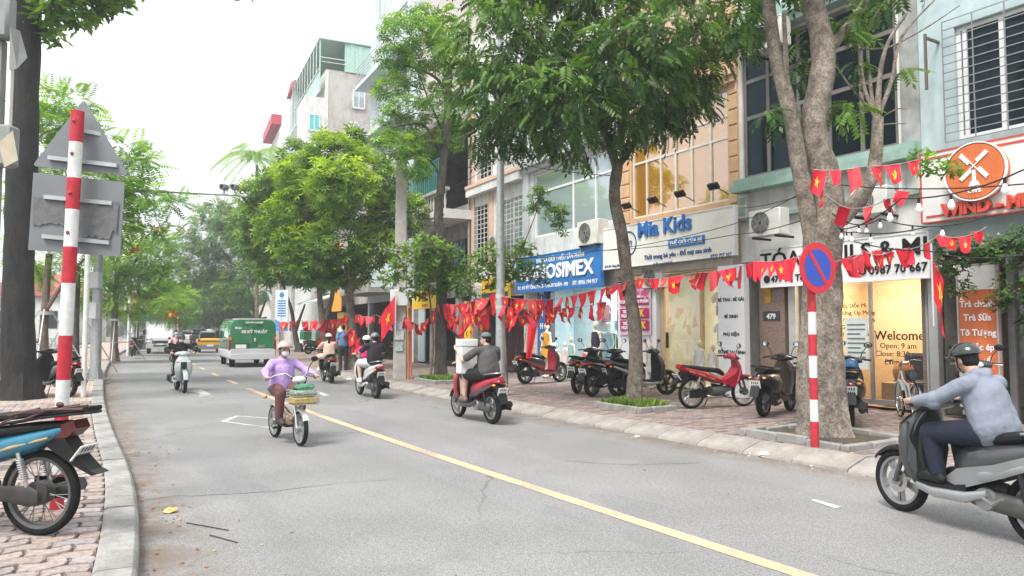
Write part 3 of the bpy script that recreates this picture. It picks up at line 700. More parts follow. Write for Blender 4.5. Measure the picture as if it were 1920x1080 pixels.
for k in range(34): sh.box(.06, .95, -.02 + .012 * (k % 2), .02, .08 + k * .082, .08 + k * .082 + .078)
sh.build('roller_shutter', M('cream_shutter_slats', (.56, .49, .36), .6, dirt=.25), han.root, smooth=0)
shop_lamp(han, 3.3, .9, 3.05, 85, (.95, .98, 1), 'strip lamp inside the clothes shop with mannequins')
t, w_, h_ = board(han, 'shop_sign', 'blue sign with big white letters HANOSIMEX', 968, 551, 1126, 459, -.5, SBLUE2, SBLUE2)
text(t, 'BÁN VÀ GIỚI THIỆU SẢN PHẨM', w_ * .56, h_ * .78, .19, SW, -.02, bold=.2, sx=1.0)
text(t, 'HANOSIMEX', w_ * .5, h_ * .345, .62, SW, -.02, bold=.55, ext=.015, sx=1.18)
MB().box(.01, w_ - .01, -.008, .002, 0.03, h_ * .27).build('lower_band', M('sign_blue_band', (.02, .14, .40), .5), t, smooth=0)
text(t, 'ĐC: 475 VŨ TÔNG PHAN - THANH XUÂN - HN', .12, h_ * .1, .16, SW, -.012, 'LEFT', .3, sx=.9); text(t, 'ĐT: 0936 194 917', w_ - .15, h_ * .1, .17, SW, -.012, 'RIGHT', .4)
b2 = han.sub('awning', 'blue fabric valance hanging below the HANOSIMEX sign', 'awning', .3, -.45, 2.88)
m = MB()
for k in range(24): m.add([(k * .18, .02 * math.sin(k * 1.3), 0), ((k + 1) * .18, .02 * math.sin((k + 1) * 1.3), 0), ((k + 1) * .18, 0, .42), (k * .18, 0, .42)], [(0, 1, 2, 3)])
m.build('valance', SBLUE2, b2); text(b2, 'T.T.THANH XUÂN - HN', 3.2, .12, .2, SW, -.03, bold=.3)
aircon(han, 'off white air conditioner on the wall between the blue and cream signs', 1101, 459, -.62, 1.25)
aircon(mia, 'air conditioner tucked under the left end of the cream sign', 1222, 540, -.25, .95, False)

# ---- nail salon house
MINT = M('mint_painted_trim', (.26, .39, .345), .75, var=.12, dirt=.35)
nail = Bld('nail_salon_house', 'house with dark glazing and mint green trim above the white nail salon sign', 1392, 1738)
W_ = nail.W; NH = 2.98
shell(nail, WHW, 12, 13.0, holes=[(.1, W_ - .42, 4.95, 8.0), (.02, W_ - .02, 0, 3.05), (.3, W_ - .6, 9.3, 12.0)])
window(nail.root, .1, W_ - .42, 4.95, 8.0, [.9, 1.05, .95, .95, 1.0], [1.5, .9, .85], BROWNALU, DARKGL, y=.05, fw=.085)
window(nail.root, .3, W_ - .6, 9.3, 12.0, [1, 1, 1, 1], [1.8, .8], BROWNALU, DARKGL, y=.05, fw=.08)
MB().box(0, W_ - .4, -.3, 0, 8.05, 8.22).box(.02, W_ - .42, -.42, 0, 8.22, 8.42).box(.0, W_ - .4, -.35, .0, 8.42, 8.52).build('cornice', MINT, nail.root, smooth=0)
baluster_row(nail.root, .3, W_ - .5, 8.54, .62, WHW, -.22)
MB().box(.2, W_ - .42, -.32, -.1, 9.17, 9.27).build('balcony_rail', MINT, nail.root, smooth=0)
MB().box(0, W_, -.22, 0, 4.78, 4.93).box(0.02, W_ - .02, -.35, 0, 4.62, 4.78).build('lower_cornice', MINT, nail.root, smooth=0)
m = MB().box(.06, .3, -.14, -.0, 4.05, 4.6).box(W_ - .62, W_ - .3, -.14, -.0, 4.05, 4.6); m.split('pilaster', WHW, nail.root, smooth=0)
MB().box(.1, .26, -.16, -.12, 4.12, 4.3).box(.1, .26, -.16, -.12, 4.36, 4.5).box(W_ - .57, W_ - .36, -.16, -.12, 4.12, 4.52).split('pilaster_inset', MINT, nail.root, smooth=0)
MB().box(W_ - .36, W_ - .0, -.015, -.0, 4.93, 8.0).build('worn_render_patch', M('stained_grey_render', (.30, .31, .30), .95, var=.35, scale=2.5, bump=.5, dirt=.8), nail.root, smooth=0)
MB().box(.0, W_, -.12, 0, 3.98, 4.06).build('band', MINT, nail.root, smooth=0)
GRAN = M('brown_granite_cladding', (.20, .135, .105), .35, var=.4, scale=45, spec=.6); GRANP = M('rose_granite_cladding', (.34, .24, .19), .4, var=.35, scale=35)
NX = lambda u, v=640, y=0.: nail.p(u, v, y)[0]
xg0, xg1 = NX(1430), NX(1478)
MB().box(xg0, xg1, -.1, .1, 0, 3.0).build('granite_pillar', GRAN, nail.root, smooth=0)
pl = MB().box(xg0 + .12, xg1 - .12, -.116, -.101, 1.72, 1.92).build('number_plate', M('dark_plate', (.03, .04, .05), .4), nail.root, smooth=0)
text(pl, '479', (xg0 + xg1) / 2, 1.755, .16, SW, -.118, bold=.5)
MB().box(xg0 + .16, xg0 + .34, -.118, -.101, 2.1, 2.75).build('red_gold_charm', M('ochre_paper', (.45, .22, .02), .7, var=.3), nail.root, smooth=0)
MB().box(.04, xg0 - .02, .5, .6, 0, 3.0).build('dark_side_door', M('dark_brown_door', (.06, .03, .022), .5, var=.2), nail.root, smooth=0)
xj0, xj1 = NX(1484), NX(1497); xs1 = NX(1736)
MB().box(xj0, xj1, -.08, .1, 0, 3.0).build('steel_jamb', M('pale_steel', (.45, .45, .44), .45, .3), nail.root, smooth=0)
MB().box(xj1 + .002, xs1 + .1, -.18, .14, 2.72, 3.04).build('shutter_box', M('grey_shutter_box', (.28, .27, .26), .55, dirt=.2), nail.root, smooth=0)
MB().box(xj1, xs1, -.03, .05, 2.62, 2.7).box(xj1 + .003, xs1 - .003, -.025, .045, .1, .2).split('door_rail', STEEL, nail.root, smooth=0)
xm = NX(1634)
for (a, b) in ((xj1 + .01, xm - .02), (xm + .02, xs1 - .02)):
    d_ = MB().box(a, b, .0, .014, .2, 2.62).build('glass_door', SHOPGLASS, nail.root, smooth=0)
    if b > xm + .1: MB().tube([(a + .1, -.05, 1.0), (a + .1, -.05, 1.5)], .012, 6).build('handle', STEEL, d_)
MB().box(xm - .03, xm + .03, -.02, .04, .2, 2.62).build('door_stile', STEEL, nail.root, smooth=0)
MB().box(xs1 + .01, W_ - .02, -.12, .1, 0, 3.0).build('granite_pillar', GRANP, nail.root, smooth=0)
WARM = M('warm_cream_wall', (.60, .44, .27), .85, var=.05)
room(nail, xj1, xs1 + .02, .05, 2.95, 2.1, WARM, M('brown_floor_tile', (.2, .13, .08), .5), .1)
shop_lamp(nail, (xj1 + xs1) / 2, 1.0, 2.9, 46, (1, .78, .54), 'warm ceiling lamp inside the nail salon')
pal = M('line_drawing_grey', (.42, .36, .28), .8)
mural = MB(); fx, fz = NX(1690) + .25, 2.12                                # line-drawn flower on the salon's back wall
for k in range(5):
    a = k * 2 * PI / 5 + .3; c = Vector((fx + .2 * math.cos(a), 2.08, fz + .2 * math.sin(a)))
    for rr in (.17, .11): mural.tube([c + Vector((rr * 1.0 * math.cos(t_), 0, rr * math.sin(t_))) for t_ in np.linspace(0, 2 * PI, 15)], .009, 4, False)
mural.tube([(fx, 2.08, fz - .3), (fx + .05, 2.08, fz - .7), (fx + .25, 2.08, fz - 1.0)], .012, 4)
mural.build('flower_mural', pal, nail.root)
wl = MB()
text(nail.root, 'Welcome', NX(1686), 1.33, .245, SBLK, -.012, bold=.2, name='door_lettering'); text(nail.root, 'Open: 9 am', NX(1684), 1.17, .15, SBLK, -.012, name='door_lettering')
text(nail.root, 'Close: 8:30 pm', NX(1684), 1.02, .15, SBLK, -.012, name='door_lettering'); text(nail.root, 'Everyday', NX(1684), .87, .15, SBLK, -.012, name='door_lettering')
for k, s_ in enumerate(('Gội, Uốn Mi', 'Nail, Ủng, Úp Móng', 'Nail, Chăm Sóc Da', 'Gắn Chân', 'Nail Chắc Chắn')): text(nail.root, s_, NX(1600, 620), 1.95 - k * .14, .12, SBLK, -.012, name='door_lettering')
t = nail.sub('price_poster', 'pale price list poster inside the salon door', 'poster', NX(1606, 650) - .22, -.03, .75)
MB().box(0, .48, 0, .012, 0, 1.0).build('sheet', M('pale_mint_paper', (.6, .68, .66), .6, var=.03), t, smooth=0)
m = MB()
for k in range(9): m.box(.05, .43 - .1 * (k % 3 == 2), -.004, 0.001, .85 - k * .09, .88 - k * .09)
m.build('printed_lines', M('grey_print', (.15, .17, .17), .7), t, smooth=0)
# salon furniture glimpsed inside
t = nail.sub('salon_sofa', 'dark sofa with a fluffy cushion behind the salon door', 'sofa', NX(1660), .9, .1)
MB().cbox(-.5, .7, 0, .6, 0, .42, .06).cbox(-.5, .7, .45, .65, .3, .95, .06).build('seat', M('dark_blue_fabric', (.03, .04, .07), .9), t)
MB().ell((-.2, -.02, .58), (.2, .18, .24), 12, 8).build('cushion', M('ginger_plush', (.42, .22, .11), .95, var=.4, scale=40, bump=1, bscale=90), t)
t = nail.sub('cardboard_carton', 'brown cardboard carton on the salon floor', 'box', NX(1652), .35, .1)
MB().cbox(-.25, .25, 0, .35, 0, .4, .008).build('carton', M('cardboard', (.32, .2, .11), .9), t)
t, w_, h_ = board(nail, 'shop_sign', 'white nail salon sign with black serif letters', 1427, 540, 1741, 432, -.3, SIGNW, SIGNW)
text(t, 'TÓA  NAILS & MI', w_ * .5, h_ * .52, .44, SBLK, -.012, bold=.3, sx=1.12)
text(t, '479 Vũ Tông Phan', .28, h_ * .13, .19, SBLK, -.012, 'LEFT', .5); text(t, '0987 70 667', w_ * .69, h_ * .16, .22, SBLK, -.012, 'LEFT', .4)
for xx, zz in ((.17, h_ * .13 + .07), (w_ * .655, h_ * .16 + .08)): MB().lathe([(.001, 0), (.085, 0)], 16, 'Y', (xx, -.016, zz)).build('icon_dot', SBLK, t)
aircon(nail, 'yellowed air conditioner on a bracket above the nail salon sign', 1433, 442, -.75, 1.0)
aircon(nail, 'air conditioner above the nail salon sign near the red flags', 1628, 402, -.5, .9)
aircon(nail, 'air conditioner on the balcony under the tree canopy', 1432, 92, -.6, 1.1)

# ---- pale blue cafe house
PBLUE = M('pale_blue_wall', (.40, .50, .52), .9, var=.12, scale=2, dirt=.42)
caf = Bld('pale_blue_cafe_house', 'pale blue house with a barred window above the orange windmill sign', 1738, 2130)
W_ = caf.W
xw0, zw0 = caf.p(1795, 262); xw1 = W_ - .5; zw1 = zw0 + 2.0
shell(caf, PBLUE, 12, 12.5, holes=[(xw0, xw1, zw0, zw1), (.02, W_ - .05, 0, 2.9)])
window(caf.root, xw0, xw1, zw0, zw1, [.25, 1.1, 1.1, 1.1], [1], ALU, DARKGL, fw=.07)
grille(caf.root, xw0 - .12, xw1, zw0 - .05, zw1 + .1, 4, 14, M('grey_iron_bars', (.2, .21, .21), .6), -.16)
m = MB(); m.box(.35, .39, -.4, -.0, zw1 - .2, zw1 - .16).box(.33, .37, -.42, -.38, zw1 - 1.1, zw1 - .1).build('iron_bracket', M('rusty_iron', (.13, .1, .08), .8), caf.root, smooth=0)
room(caf, .05, W_ - .06, .02, 2.88, 2.8, M('cafe_beige_wall', (.30, .27, .23), .8, var=.2), M('dark_floor', (.09, .08, .07), .6))
MB().box(.06, .22, -.05, .1, 0, 2.9).build('steel_jamb', M('pale_steel'), caf.root, smooth=0)
MB().box(1.35, 1.45, -.03, .06, .05, 2.8).box(2.6, 2.68, -.03, .06, .05, 2.8).box(1.452, 2.598, -.025, .05, 2.72, 2.8).split('door_frame', STEEL, caf.root, smooth=0)
MB().box(1.46, 2.59, .0, .012, .06, 2.71).build('glass_door', SHOPGLASS, caf.root, smooth=0)
shf = caf.sub('display_shelf', 'shelf of goods inside the cafe', 'shelf', 1.9, 1.6, .05)
m = MB()
for k in range(5): m.box(0, 1.4, 0, .35, .1 + k * .45, .13 + k * .45)
m.box(-.03, 0, 0, .35, 0, 2.1).box(1.4, 1.43, 0, .35, 0, 2.1); m.build('rack', STEEL, shf, smooth=0)
m = MB()
for k in range(4):
    for q in range(7):
        m.ct = tuple(np.array([(.5, .1, .06), (.1, .2, .4), (.5, .45, .4), (.3, .3, .1)][(k + q * 3) % 4]) * 1.2); m.box(.06 + q * .19, .18 + q * .19, .05, .25, .14 + k * .45, .14 + k * .45 + .12 + .18 * random.random())
m.build('goods', M('shelf_goods', (1, 1, 1), .6, tint=True), shf, smooth=0, tint=True)
WMRED = M('windmill_red', (.52, .06, .03), .5)
t, w_, h_ = board(caf, 'shop_sign', 'white sign with round orange windmill emblem and red 3D letters', 1728, 420, 2060, 222, -.5, M('grey_white_sign_face', (.70, .69, .67), .55, var=.05), WMRED, th=.2)
e_ = MB().box(.09, w_ - .09, -.008, .0, .09, .125).box(.09, w_ - .09, -.008, 0, h_ - .125, h_ - .09).build('border_stripe', WMRED, t, smooth=0)
xa0, za0 = caf.p(1728, 420, -.5)
lx, lz = caf.p(1836, 323, -.5); lx -= xa0; lz -= za0
WMOR = M('windmill_orange', (.58, .14, .04), .5)
lg = MB().lathe([(.001, -.16), (.44, -.16), (.47, -.12), (.47, .0)], 48, 'Y', (lx, 0, lz)).build('round_emblem', WMOR, t)
MB().lathe([(.465, -.165), (.485, -.165), (.485, -.10), (.465, -.10)], 48, 'Y', (lx, 0, lz), True).build('rim', SW, lg)
bl = MB()
for a in (PI / 4 + .1, 3 * PI / 4 + .1):
    R_ = Matrix.Translation((lx, -.165, lz + .09)) @ Matrix.Rotation(a, 4, 'Y')
    bl.box(-.3, .3, -.012, 0, -.008, .008, mat=R_)
    for s_ in (-1, 1): bl.box(s_ * .08 if s_ > 0 else -.29, .29 if s_ > 0 else -.08, -.014, 0, .0 if s_ > 0 else -.06, .06 if s_ > 0 else 0, mat=R_)
bl.prism([(lx - .085, lz - .24), (lx + .085, lz - .24), (lx + .06, lz - .17), (lx + .03, lz - .16), (lx + .025, lz + .02), (lx - .025, lz + .02), (lx - .03, lz - .16), (lx - .06, lz - .17)], -.178, -.164)
bl.build('windmill_symbol', SW, lg, smooth=0)
text(lg, 'cws', lx, lz - .35, .14, SW, -.17, bold=.3)
xa, za = caf.p(1772, 404, -.5)
text(t, 'WIND - MILL', xa - xa0, za - za0 - .02, .28, WMRED, -.06, 'LEFT', 1.1, .05, sx=.97)
t, w_, h_ = board(caf, 'menu_sign', 'upright orange drinks menu sign beside the cafe door', 1801, 762, 1868, 492, -.35, WMOR, M('pale_steel'), th=.1, cat='sign')
MB().box(.03, w_ - .03, -.004, .001, h_ * .82, h_ - .03).build('top_band', M('grey_white_sign_face'), t, smooth=0)
for s_, z in (('Trà chanh', .70), ('Trà Sữa', .605), ('Tô Tượng', .50), ('Nước ép', .40), ('Sinh tố', .30), ('Cà phê', .20)): text(t, s_, w_ / 2, h_ * z, .15, SW, -.008, bold=.5, sx=.9)

# ---- peach house, balcony house
PEACH = M('peach_wall', (.62, .42, .32), .85, var=.07, dirt=.3)
pea = Bld('peach_house', 'white and peach house with barred windows left of the blue sign', 885, 985)
W_ = pea.W; H1 = 6.9
hol = [(.25, 1.45, 4.1, 6.3), (2.35, W_ - .1, 4.0, 6.2), (.5, 1.75, 7.3, 9.6), (2.5, W_ - .3, 7.4, 9.5), (.1, W_ - .1, 0, 3.0)]
shell(pea, WHW, 12, 13, holes=hol)
MB().box(0, .26, -.05, 0, 3.1, 12.8).box(1.5, 1.85, -.04, 0, 3.1, 6.6).split('peach_pier', PEACH, pea.root, smooth=0)
MB().box(0, W_, -.3, 0, 6.7, 7.0).build('ledge', WHW, pea.root, smooth=0); MB().box(.0, W_, -.34, 0, 7.0, 7.12).build('ledge_trim', PEACH, pea.root, smooth=0)
for (a, b, c, d) in hol[:4]:
    window(pea.root, a, b, c, d, [1, 1], [2, 1], ALU if a > 2 else BROWNALU, BLUEGL if a > 2 else DARKGL)
    grille(pea.root, a, b, c, d, 4 if a < 2 else 6, 12, M('white_iron_bars', (.6, .58, .55), .6), -.04, .011)
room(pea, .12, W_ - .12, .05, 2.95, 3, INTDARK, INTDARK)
MB().box(.1, W_ - .1, -.06, .1, 2.7, 3.1).build('shutter_box', CONC, pea.root, smooth=0)
m = MB()
for k in range(18): m.box(2.2 + k * .13, 2.2 + k * .13 + .025, .0, .025, .1, 2.7)
for k in range(4): m.add([(2.3 + k * .55, -.01, .3), (2.33 + k * .55, -.01, .3), (2.8 + k * .55, -.01, 1.9), (2.77 + k * .55, -.01, 1.9)], [(0, 1, 2, 3)])
m.build('folding_gate', M('dark_red_gate', (.09, .03, .03), .6, var=.2), pea.root, smooth=0)
t = pea.sub('vertical_sign', 'upright yellow sign with red characters behind the twisted little tree', 'sign', *[.35, -.5, .1])
MB().box(0, .52, 0, .12, 0, 2.5).build('panel', SYEL, t, smooth=0)
for k, ch in enumerate('MẮTKÍNH'): text(t, ch, .26, 2.15 - k * .33, .28, SRED, -.004, bold=.6)
t = pea.sub('shop_sign', 'yellow sign behind the lamp post beside the blue sign', 'shop sign', W_ - 2.4, -.5, 2.62)
MB().box(0, 2.1, 0, .1, 0, .75).build('panel', SYEL, t, smooth=0)
text(t, 'KÍNH MẮT', 1.05, .36, .30, SRED, -.004, bold=.6); MB().box(.02, 2.08, -.006, .0, .05, .22).build('dark_band', M('dark_plate'), t, smooth=0)
aircon(pea, 'small white air conditioner half hidden by the lamp post', 925, 467, -.4, .9)

bal = Bld('balcony_house', 'old house with a green railed balcony and concrete balustrade', 775, 885)
W_ = bal.W
DCON = M('dark_old_render', (.30, .29, .27), .92, var=.25, scale=3, dirt=.7)
shell(bal, DCON, 12, 11.5, holes=[(.3, W_ - .3, 6.55, 9.4), (.3, W_ - .4, 3.6, 5.2), (.1, W_ - .1, 0, 2.85)])
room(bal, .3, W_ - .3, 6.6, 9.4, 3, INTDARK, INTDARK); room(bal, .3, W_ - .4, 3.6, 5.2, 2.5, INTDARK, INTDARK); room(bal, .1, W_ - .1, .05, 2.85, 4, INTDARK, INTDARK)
slab = MB().box(-.05, W_ + .02, -1.25, 0, 6.0, 6.22).box(-.05, W_ + .02, -1.2, 0, 5.86, 6.0).split('balcony_slab', WHW, bal.root, smooth=0)
baluster_row(bal.root, 0, W_, 6.24, .72, M('grey_stone_balusters', (.44, .42, .39), .9, dirt=.5), -1.1, 22)
MB().box(-.05, W_ + .02, -1.22, -.98, 6.96, 7.08).build('stone_rail', CONC, bal.root, smooth=0)
GRN = M('green_sheet_railing', (.01, .16, .13), .6, var=.15); m = MB()
for k in range(30): m.box(.0 + k * W_ / 30, .0 + k * W_ / 30 + .085, -1.12, -1.09, 7.1, 8.3)
m.box(0, W_, -1.14, -1.07, 8.3, 8.35); m.build('green_railing', GRN, bal.root, smooth=0)
MB().box(-.1, W_ + .02, -1.3, 0, 9.6, 9.75).box(0.02, .08, -1.25, -1.19, 7.1, 9.6).box(W_ - .08, W_ - .02, -1.25, -1.19, 7.1, 9.6).build('balcony_roof', M('rusted_roof', (.17, .13, .11), .9), bal.root, smooth=0)
window(bal.root, W_ - 2.2, W_ - .9, 3.6, 5.2, [1, 1], [1], BROWNALU, DARKGL)
MB().tube([(W_ - .1, -.1, 0), (W_ - .1, -.1, 11)], .05, 8).build('drain_pipe', M('rust_pipe', (.3, .27, .25), .7), bal.root)
MB().box(.1, .9, .2, .26, .05, 2.7).build('pale_door', M('pale_blue_door', (.42, .52, .54), .6), bal.root, smooth=0)
MB().box(2.2, 2.8, -.05, .2, .05, 2.85).box(W_ - 1.5, W_ - 1.2, -.05, .2, .05, 2.85).split('pier', CONC, bal.root, smooth=0)
t, w_, h_ = board(bal, 'shop_sign', 'small yellow sign with red lettering beyond the dark slim tree', 774, 580, 822, 542, -.6, SYEL, SYEL)
text(t, 'CẮT KÍNH', w_ / 2, h_ * .68, .22, SRED, -.02, bold=.6, sx=.9); text(t, 'ÉP KÍNH', w_ / 2, h_ * .4, .2, SBLK, -.02, bold=.4); text(t, 'ĐT 09123', w_ / 2, h_ * .1, .16, SRED, -.02, bold=.3)
t = bal.sub('vertical_sign', 'narrow yellow upright sign with black characters beyond the concrete pole', 'sign', .75, -.7, .05)
MB().box(0, .38, 0, .1, 0, 2.75).build('panel', SYEL, t, smooth=0)
for k, ch in enumerate('▲CƠM GÀ▲'): text(t, ch, .19, 2.4 - k * .32, .24, SBLK, -.004, bold=.4)

# ---- tall pale building rising behind the slim tree
TALL = M('pale_blue_grey_render', (.52, .58, .62), .8, var=.05, dirt=.12); TALLS = M('pale_beige_render', (.56, .51, .48), .88, var=.07, scale=2, dirt=.15)
tal = Bld('tall_pale_building', 'tall pale building with white framed windows rising behind the slim tree', 690, 775)
W_ = tal.W; D_ = 14
hol = [(1.0, W_ - 1.2, z, z + 2.0) for z in (6.2, 9.4, 12.6, 15.8, 18.6)]
shell(tal, TALL, D_, 22, holes=hol + [(.2, W_ - .2, 0, 3.0)], sidemat=TALLS)
for (a, b, c, d) in hol: window(tal.root, a, b, c, d, [1, 1, 1, 1, 1], [1.6, .6], ALU, BLUEGL, fw=.09)
MB().box(0, W_, -.9, 0, 14.9, 15.1).box(.0, W_, -.9, 0, 11.7, 11.9).split('balcony_slab', TALL, tal.root, smooth=0)
m = MB()
for z0 in (15.1, 11.9):
    for k in range(5): m.box(.02, W_ - .02, -.88, -.85, z0 + .2 + k * .19, z0 + .23 + k * .19)
m.build('balcony_rail', STEEL, tal.root, smooth=0)
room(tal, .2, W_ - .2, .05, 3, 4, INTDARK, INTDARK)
MB().box(-.1, W_ - 2.0, -1.6, 0, 3.35, 3.6).box(-.1, W_ - 2, -1.6, -1.5, 3.6, 4.35).build('canopy', CONC, tal.root, smooth=0)
m = MB()
for k in range(26): m.box(-.1 + k * .3, -.06 + k * .3, -1.62, -1.58, 4.35, 5.2)
m.box(-.12, W_ - 2, -1.63, -1.57, 5.2, 5.25); m.build('upper_railing', STEEL, tal.root, smooth=0)

# ---- grey apartment block with a green roof shed
GREYW = M('stained_grey_plaster', (.47, .44, .42), .92, var=.12, scale=1.6, dirt=.45)
apt = Bld('grey_apartment_block', 'grey plastered block with green metal roof shed and small white windows', 552, 604)
W_ = apt.W; D_ = 15
shell(apt, WHW, D_, 20.0, holes=[(1.0, W_ - 3.6, z, z + 1.8) for z in (8.3, 12, 15.6)], sidemat=GREYW)
for z in (8.3, 12, 15.6): window(apt.root, 1.0, W_ - 3.6, z, z + 1.8, [1, 1, 1], [1], ALU, BLUEGL, fw=.1)
def side_window(B, y0, y1, z0, z1, gm=BLUEGL):
    f = MB(); x = B.W
    for (a, b, c, d) in ((y0, y1, z0, z0 + .1), (y0, y1, z1 - .1, z1), (y0, y0 + .08, z0, z1), (y1 - .08, y1, z0, z1), ((y0 + y1) / 2 - .03, (y0 + y1) / 2 + .03, z0, z1)): f.box(x - .3, x + .06, a + .001, b - .001, c + .001, d - .001)
    w0 = f.build('window', ALU, B.root, smooth=0)
    for a, b in ((y0 + .08, (y0 + y1) / 2 - .03), ((y0 + y1) / 2 + .03, y1 - .08)): MB().add([(x + .03, a, z0 + .1), (x + .03, b, z0 + .1), (x + .03, b, z1 - .1), (x + .03, a, z1 - .1)], [(0, 1, 2, 3)]).build('pane', gm, w0, smooth=0)
side_window(apt, 1.95, 2.85, 17.5, 18.9); side_window(apt, 1.7, 2.4, 15.3, 16.5)
MB().box(W_ - 3.4, W_ - .01, -1.4, -.003, 8.0, 18.0).build('bay', WHW, apt.root, smooth=0); side_window(apt, -1.15, -.35, 15.5, 16.75, M('teal_curtain', (.12, .5, .55), .6))
SHED = M('green_corrugated_shed', (.36, .54, .48), .6, var=.08)
m = MB()
for k in range(40): y = 1.45 + k * .3; m.box(W_ - .06 + .03 * (k % 2), W_ - .0 + .03 * (k % 2), y, y + .295, 20.1, 22.2 - k * .012)
m.box(-.1, W_ + .12, -.5, 14, 22.22, 22.32).box(W_ - .08, W_, -.45, -.37, 18.4, 22.2).box(-.05, .1, -.45, 14, 18.4, 22.2).box(0, W_ - .2, 3.6, 3.7, 20.1, 22.2).box(W_ - .1, W_ - .02, 1.35, 1.45, 20.1, 22.2)
m.build('roof_shed', SHED, apt.root, smooth=0)
m = MB()
for k in range(10): m.box(.1 + k * W_ / 10, .14 + k * W_ / 10, -.5, -.45, 18.4, 22.2)
m.box(0, W_, -.51, -.45, 20.0, 20.06).box(0, W_, -.51, -.45, 18.4, 18.5).box(W_ - .02, W_ + .02, -.4, 1.4, 20.9, 20.95).box(W_ - .02, W_ + .02, -.4, 1.4, 20.6, 20.64); m.build('shed_frame', M('white_frame', (.6, .62, .62), .6), apt.root, smooth=0)
MB().box(W_ * .2, W_ - .1, -.44, -.40, 18.5, 19.95).build('shed_panel', SHED, apt.root, smooth=0)
MB().box(-1.2, .2, -.5, 3, 13.5, 21.0).build('stair_tower', M('grey_green_panel', (.42, .46, .45), .7), apt.root, smooth=0)

# ---- red-roofed house far off, and filler houses in the row
far = Bld('red_roofed_house', 'distant house with a crimson balcony and roof edge', 500, 545)
W_ = far.W
shell(far, WHW, 12, 22)
CRIM = M('crimson_paint', (.48, .05, .08), .6)
MB().box(0, W_ * .45, -.8, .2, 22.6, 23.6).build('crimson_balcony', CRIM, far.root, smooth=0)
MB().prism([(W_ * .5, 25.0), (W_ * .65, 25.8), (W_ * .82, 25.0)], .5, 4).build('roof', CRIM, far.root, smooth=0)
MB().box(W_ * .52, W_ * .8, .8, 9, 22.1, 25.0).build('penthouse', WHW, far.root, smooth=0)
for i, (a, b, h, c, lb) in enumerate(((604, 690, 9.5, CONC, 'low concrete house behind the bushy tree'), (462, 500, 13, BE, 'cream house far along the street behind trees'))):
    B = Bld('row_house', lb, a, b); shell(B, c, 11, h, holes=[(.1, B.W - .1, 0, 3), (.8, B.W - .8, 4.5, 6.3)]); room(B, .1, B.W - .1, .05, 3, 3.5, INTDARK, INTDARK); window(B.root, .8, B.W - .8, 4.5, 6.3, [1, 1, 1], [1], ALU, BLUEGL)
    if i == 0: low = B
# signs on the low house: orange banner, red lettered awning
t = low.sub('vertical_banner', 'tall orange banner hanging from the low house behind the flags', 'banner', low.W - 4.6, -1.0, 2.6)
MB().box(0, 2.3, 0, .06, 0, 4.0).build('sheet', M('orange_banner', (.72, .33, .04), .6, var=.1), t, smooth=0)
for k, s_ in enumerate(('BÁNH', 'MÌ', 'PHỐ')): text(t, s_, 1.15, 3.1 - k * .9, .7, SYEL, -.01, bold=.6)
t = low.sub('pillar_sign', 'yellow printed pillar sign below the orange banner', 'sign', low.W - 4.4, -.7, .05)
MB().box(0, 1.6, 0, .2, 0, 2.5).build('panel', M('warm_yellow_print', (.75, .50, .08), .6, var=.1), t, smooth=0); MB().lathe([(.001, 0), (.5, 0)], 20, 'Y', (.8, -.006, 1.2)).build('printed_disc', SW, t)
t = low.sub('awning', 'sloping white awning with red lettering on the low house', 'awning', 1.0, -1.3, 2.9)
MB().prism([(-.6, .3), (1.3, .9), (1.3, 1.0), (-.6, .4)], 0, 6.5, 'X').build('canvas', M('pale_green_canvas', (.5, .6, .55), .7), t, smooth=0)
MB().box(0.5, 6, 1.1, 1.2, 1.0, 3.3).build('panel', WHW, t, smooth=0); text(t, 'Phở', 3.2, 1.4, 1.3, SRED, 1.08, bold=1, ext=.03)

# ================================================================== TREES
def leaf_mat(name, c_dark, c_light, transl=.35):
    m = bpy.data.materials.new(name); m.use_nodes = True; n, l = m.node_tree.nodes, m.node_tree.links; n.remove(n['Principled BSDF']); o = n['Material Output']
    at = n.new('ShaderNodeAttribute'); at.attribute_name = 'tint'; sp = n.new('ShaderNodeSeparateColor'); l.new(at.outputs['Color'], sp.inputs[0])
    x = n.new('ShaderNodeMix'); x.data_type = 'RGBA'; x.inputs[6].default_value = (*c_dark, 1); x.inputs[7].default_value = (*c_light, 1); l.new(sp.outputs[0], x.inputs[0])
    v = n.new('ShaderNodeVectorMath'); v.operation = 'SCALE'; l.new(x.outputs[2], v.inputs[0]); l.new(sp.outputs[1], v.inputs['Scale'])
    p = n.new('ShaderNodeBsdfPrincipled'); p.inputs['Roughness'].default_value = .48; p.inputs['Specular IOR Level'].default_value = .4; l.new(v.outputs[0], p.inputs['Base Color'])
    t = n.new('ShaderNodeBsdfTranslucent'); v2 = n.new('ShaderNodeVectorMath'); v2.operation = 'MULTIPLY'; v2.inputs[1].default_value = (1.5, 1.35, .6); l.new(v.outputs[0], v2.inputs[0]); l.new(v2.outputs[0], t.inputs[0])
    mx_ = n.new('ShaderNodeMixShader'); mx_.inputs[0].default_value = transl; l.new(p.outputs[0], mx_.inputs[1]); l.new(t.outputs[0], mx_.inputs[2]); l.new(mx_.outputs[0], o.inputs[0]); return m
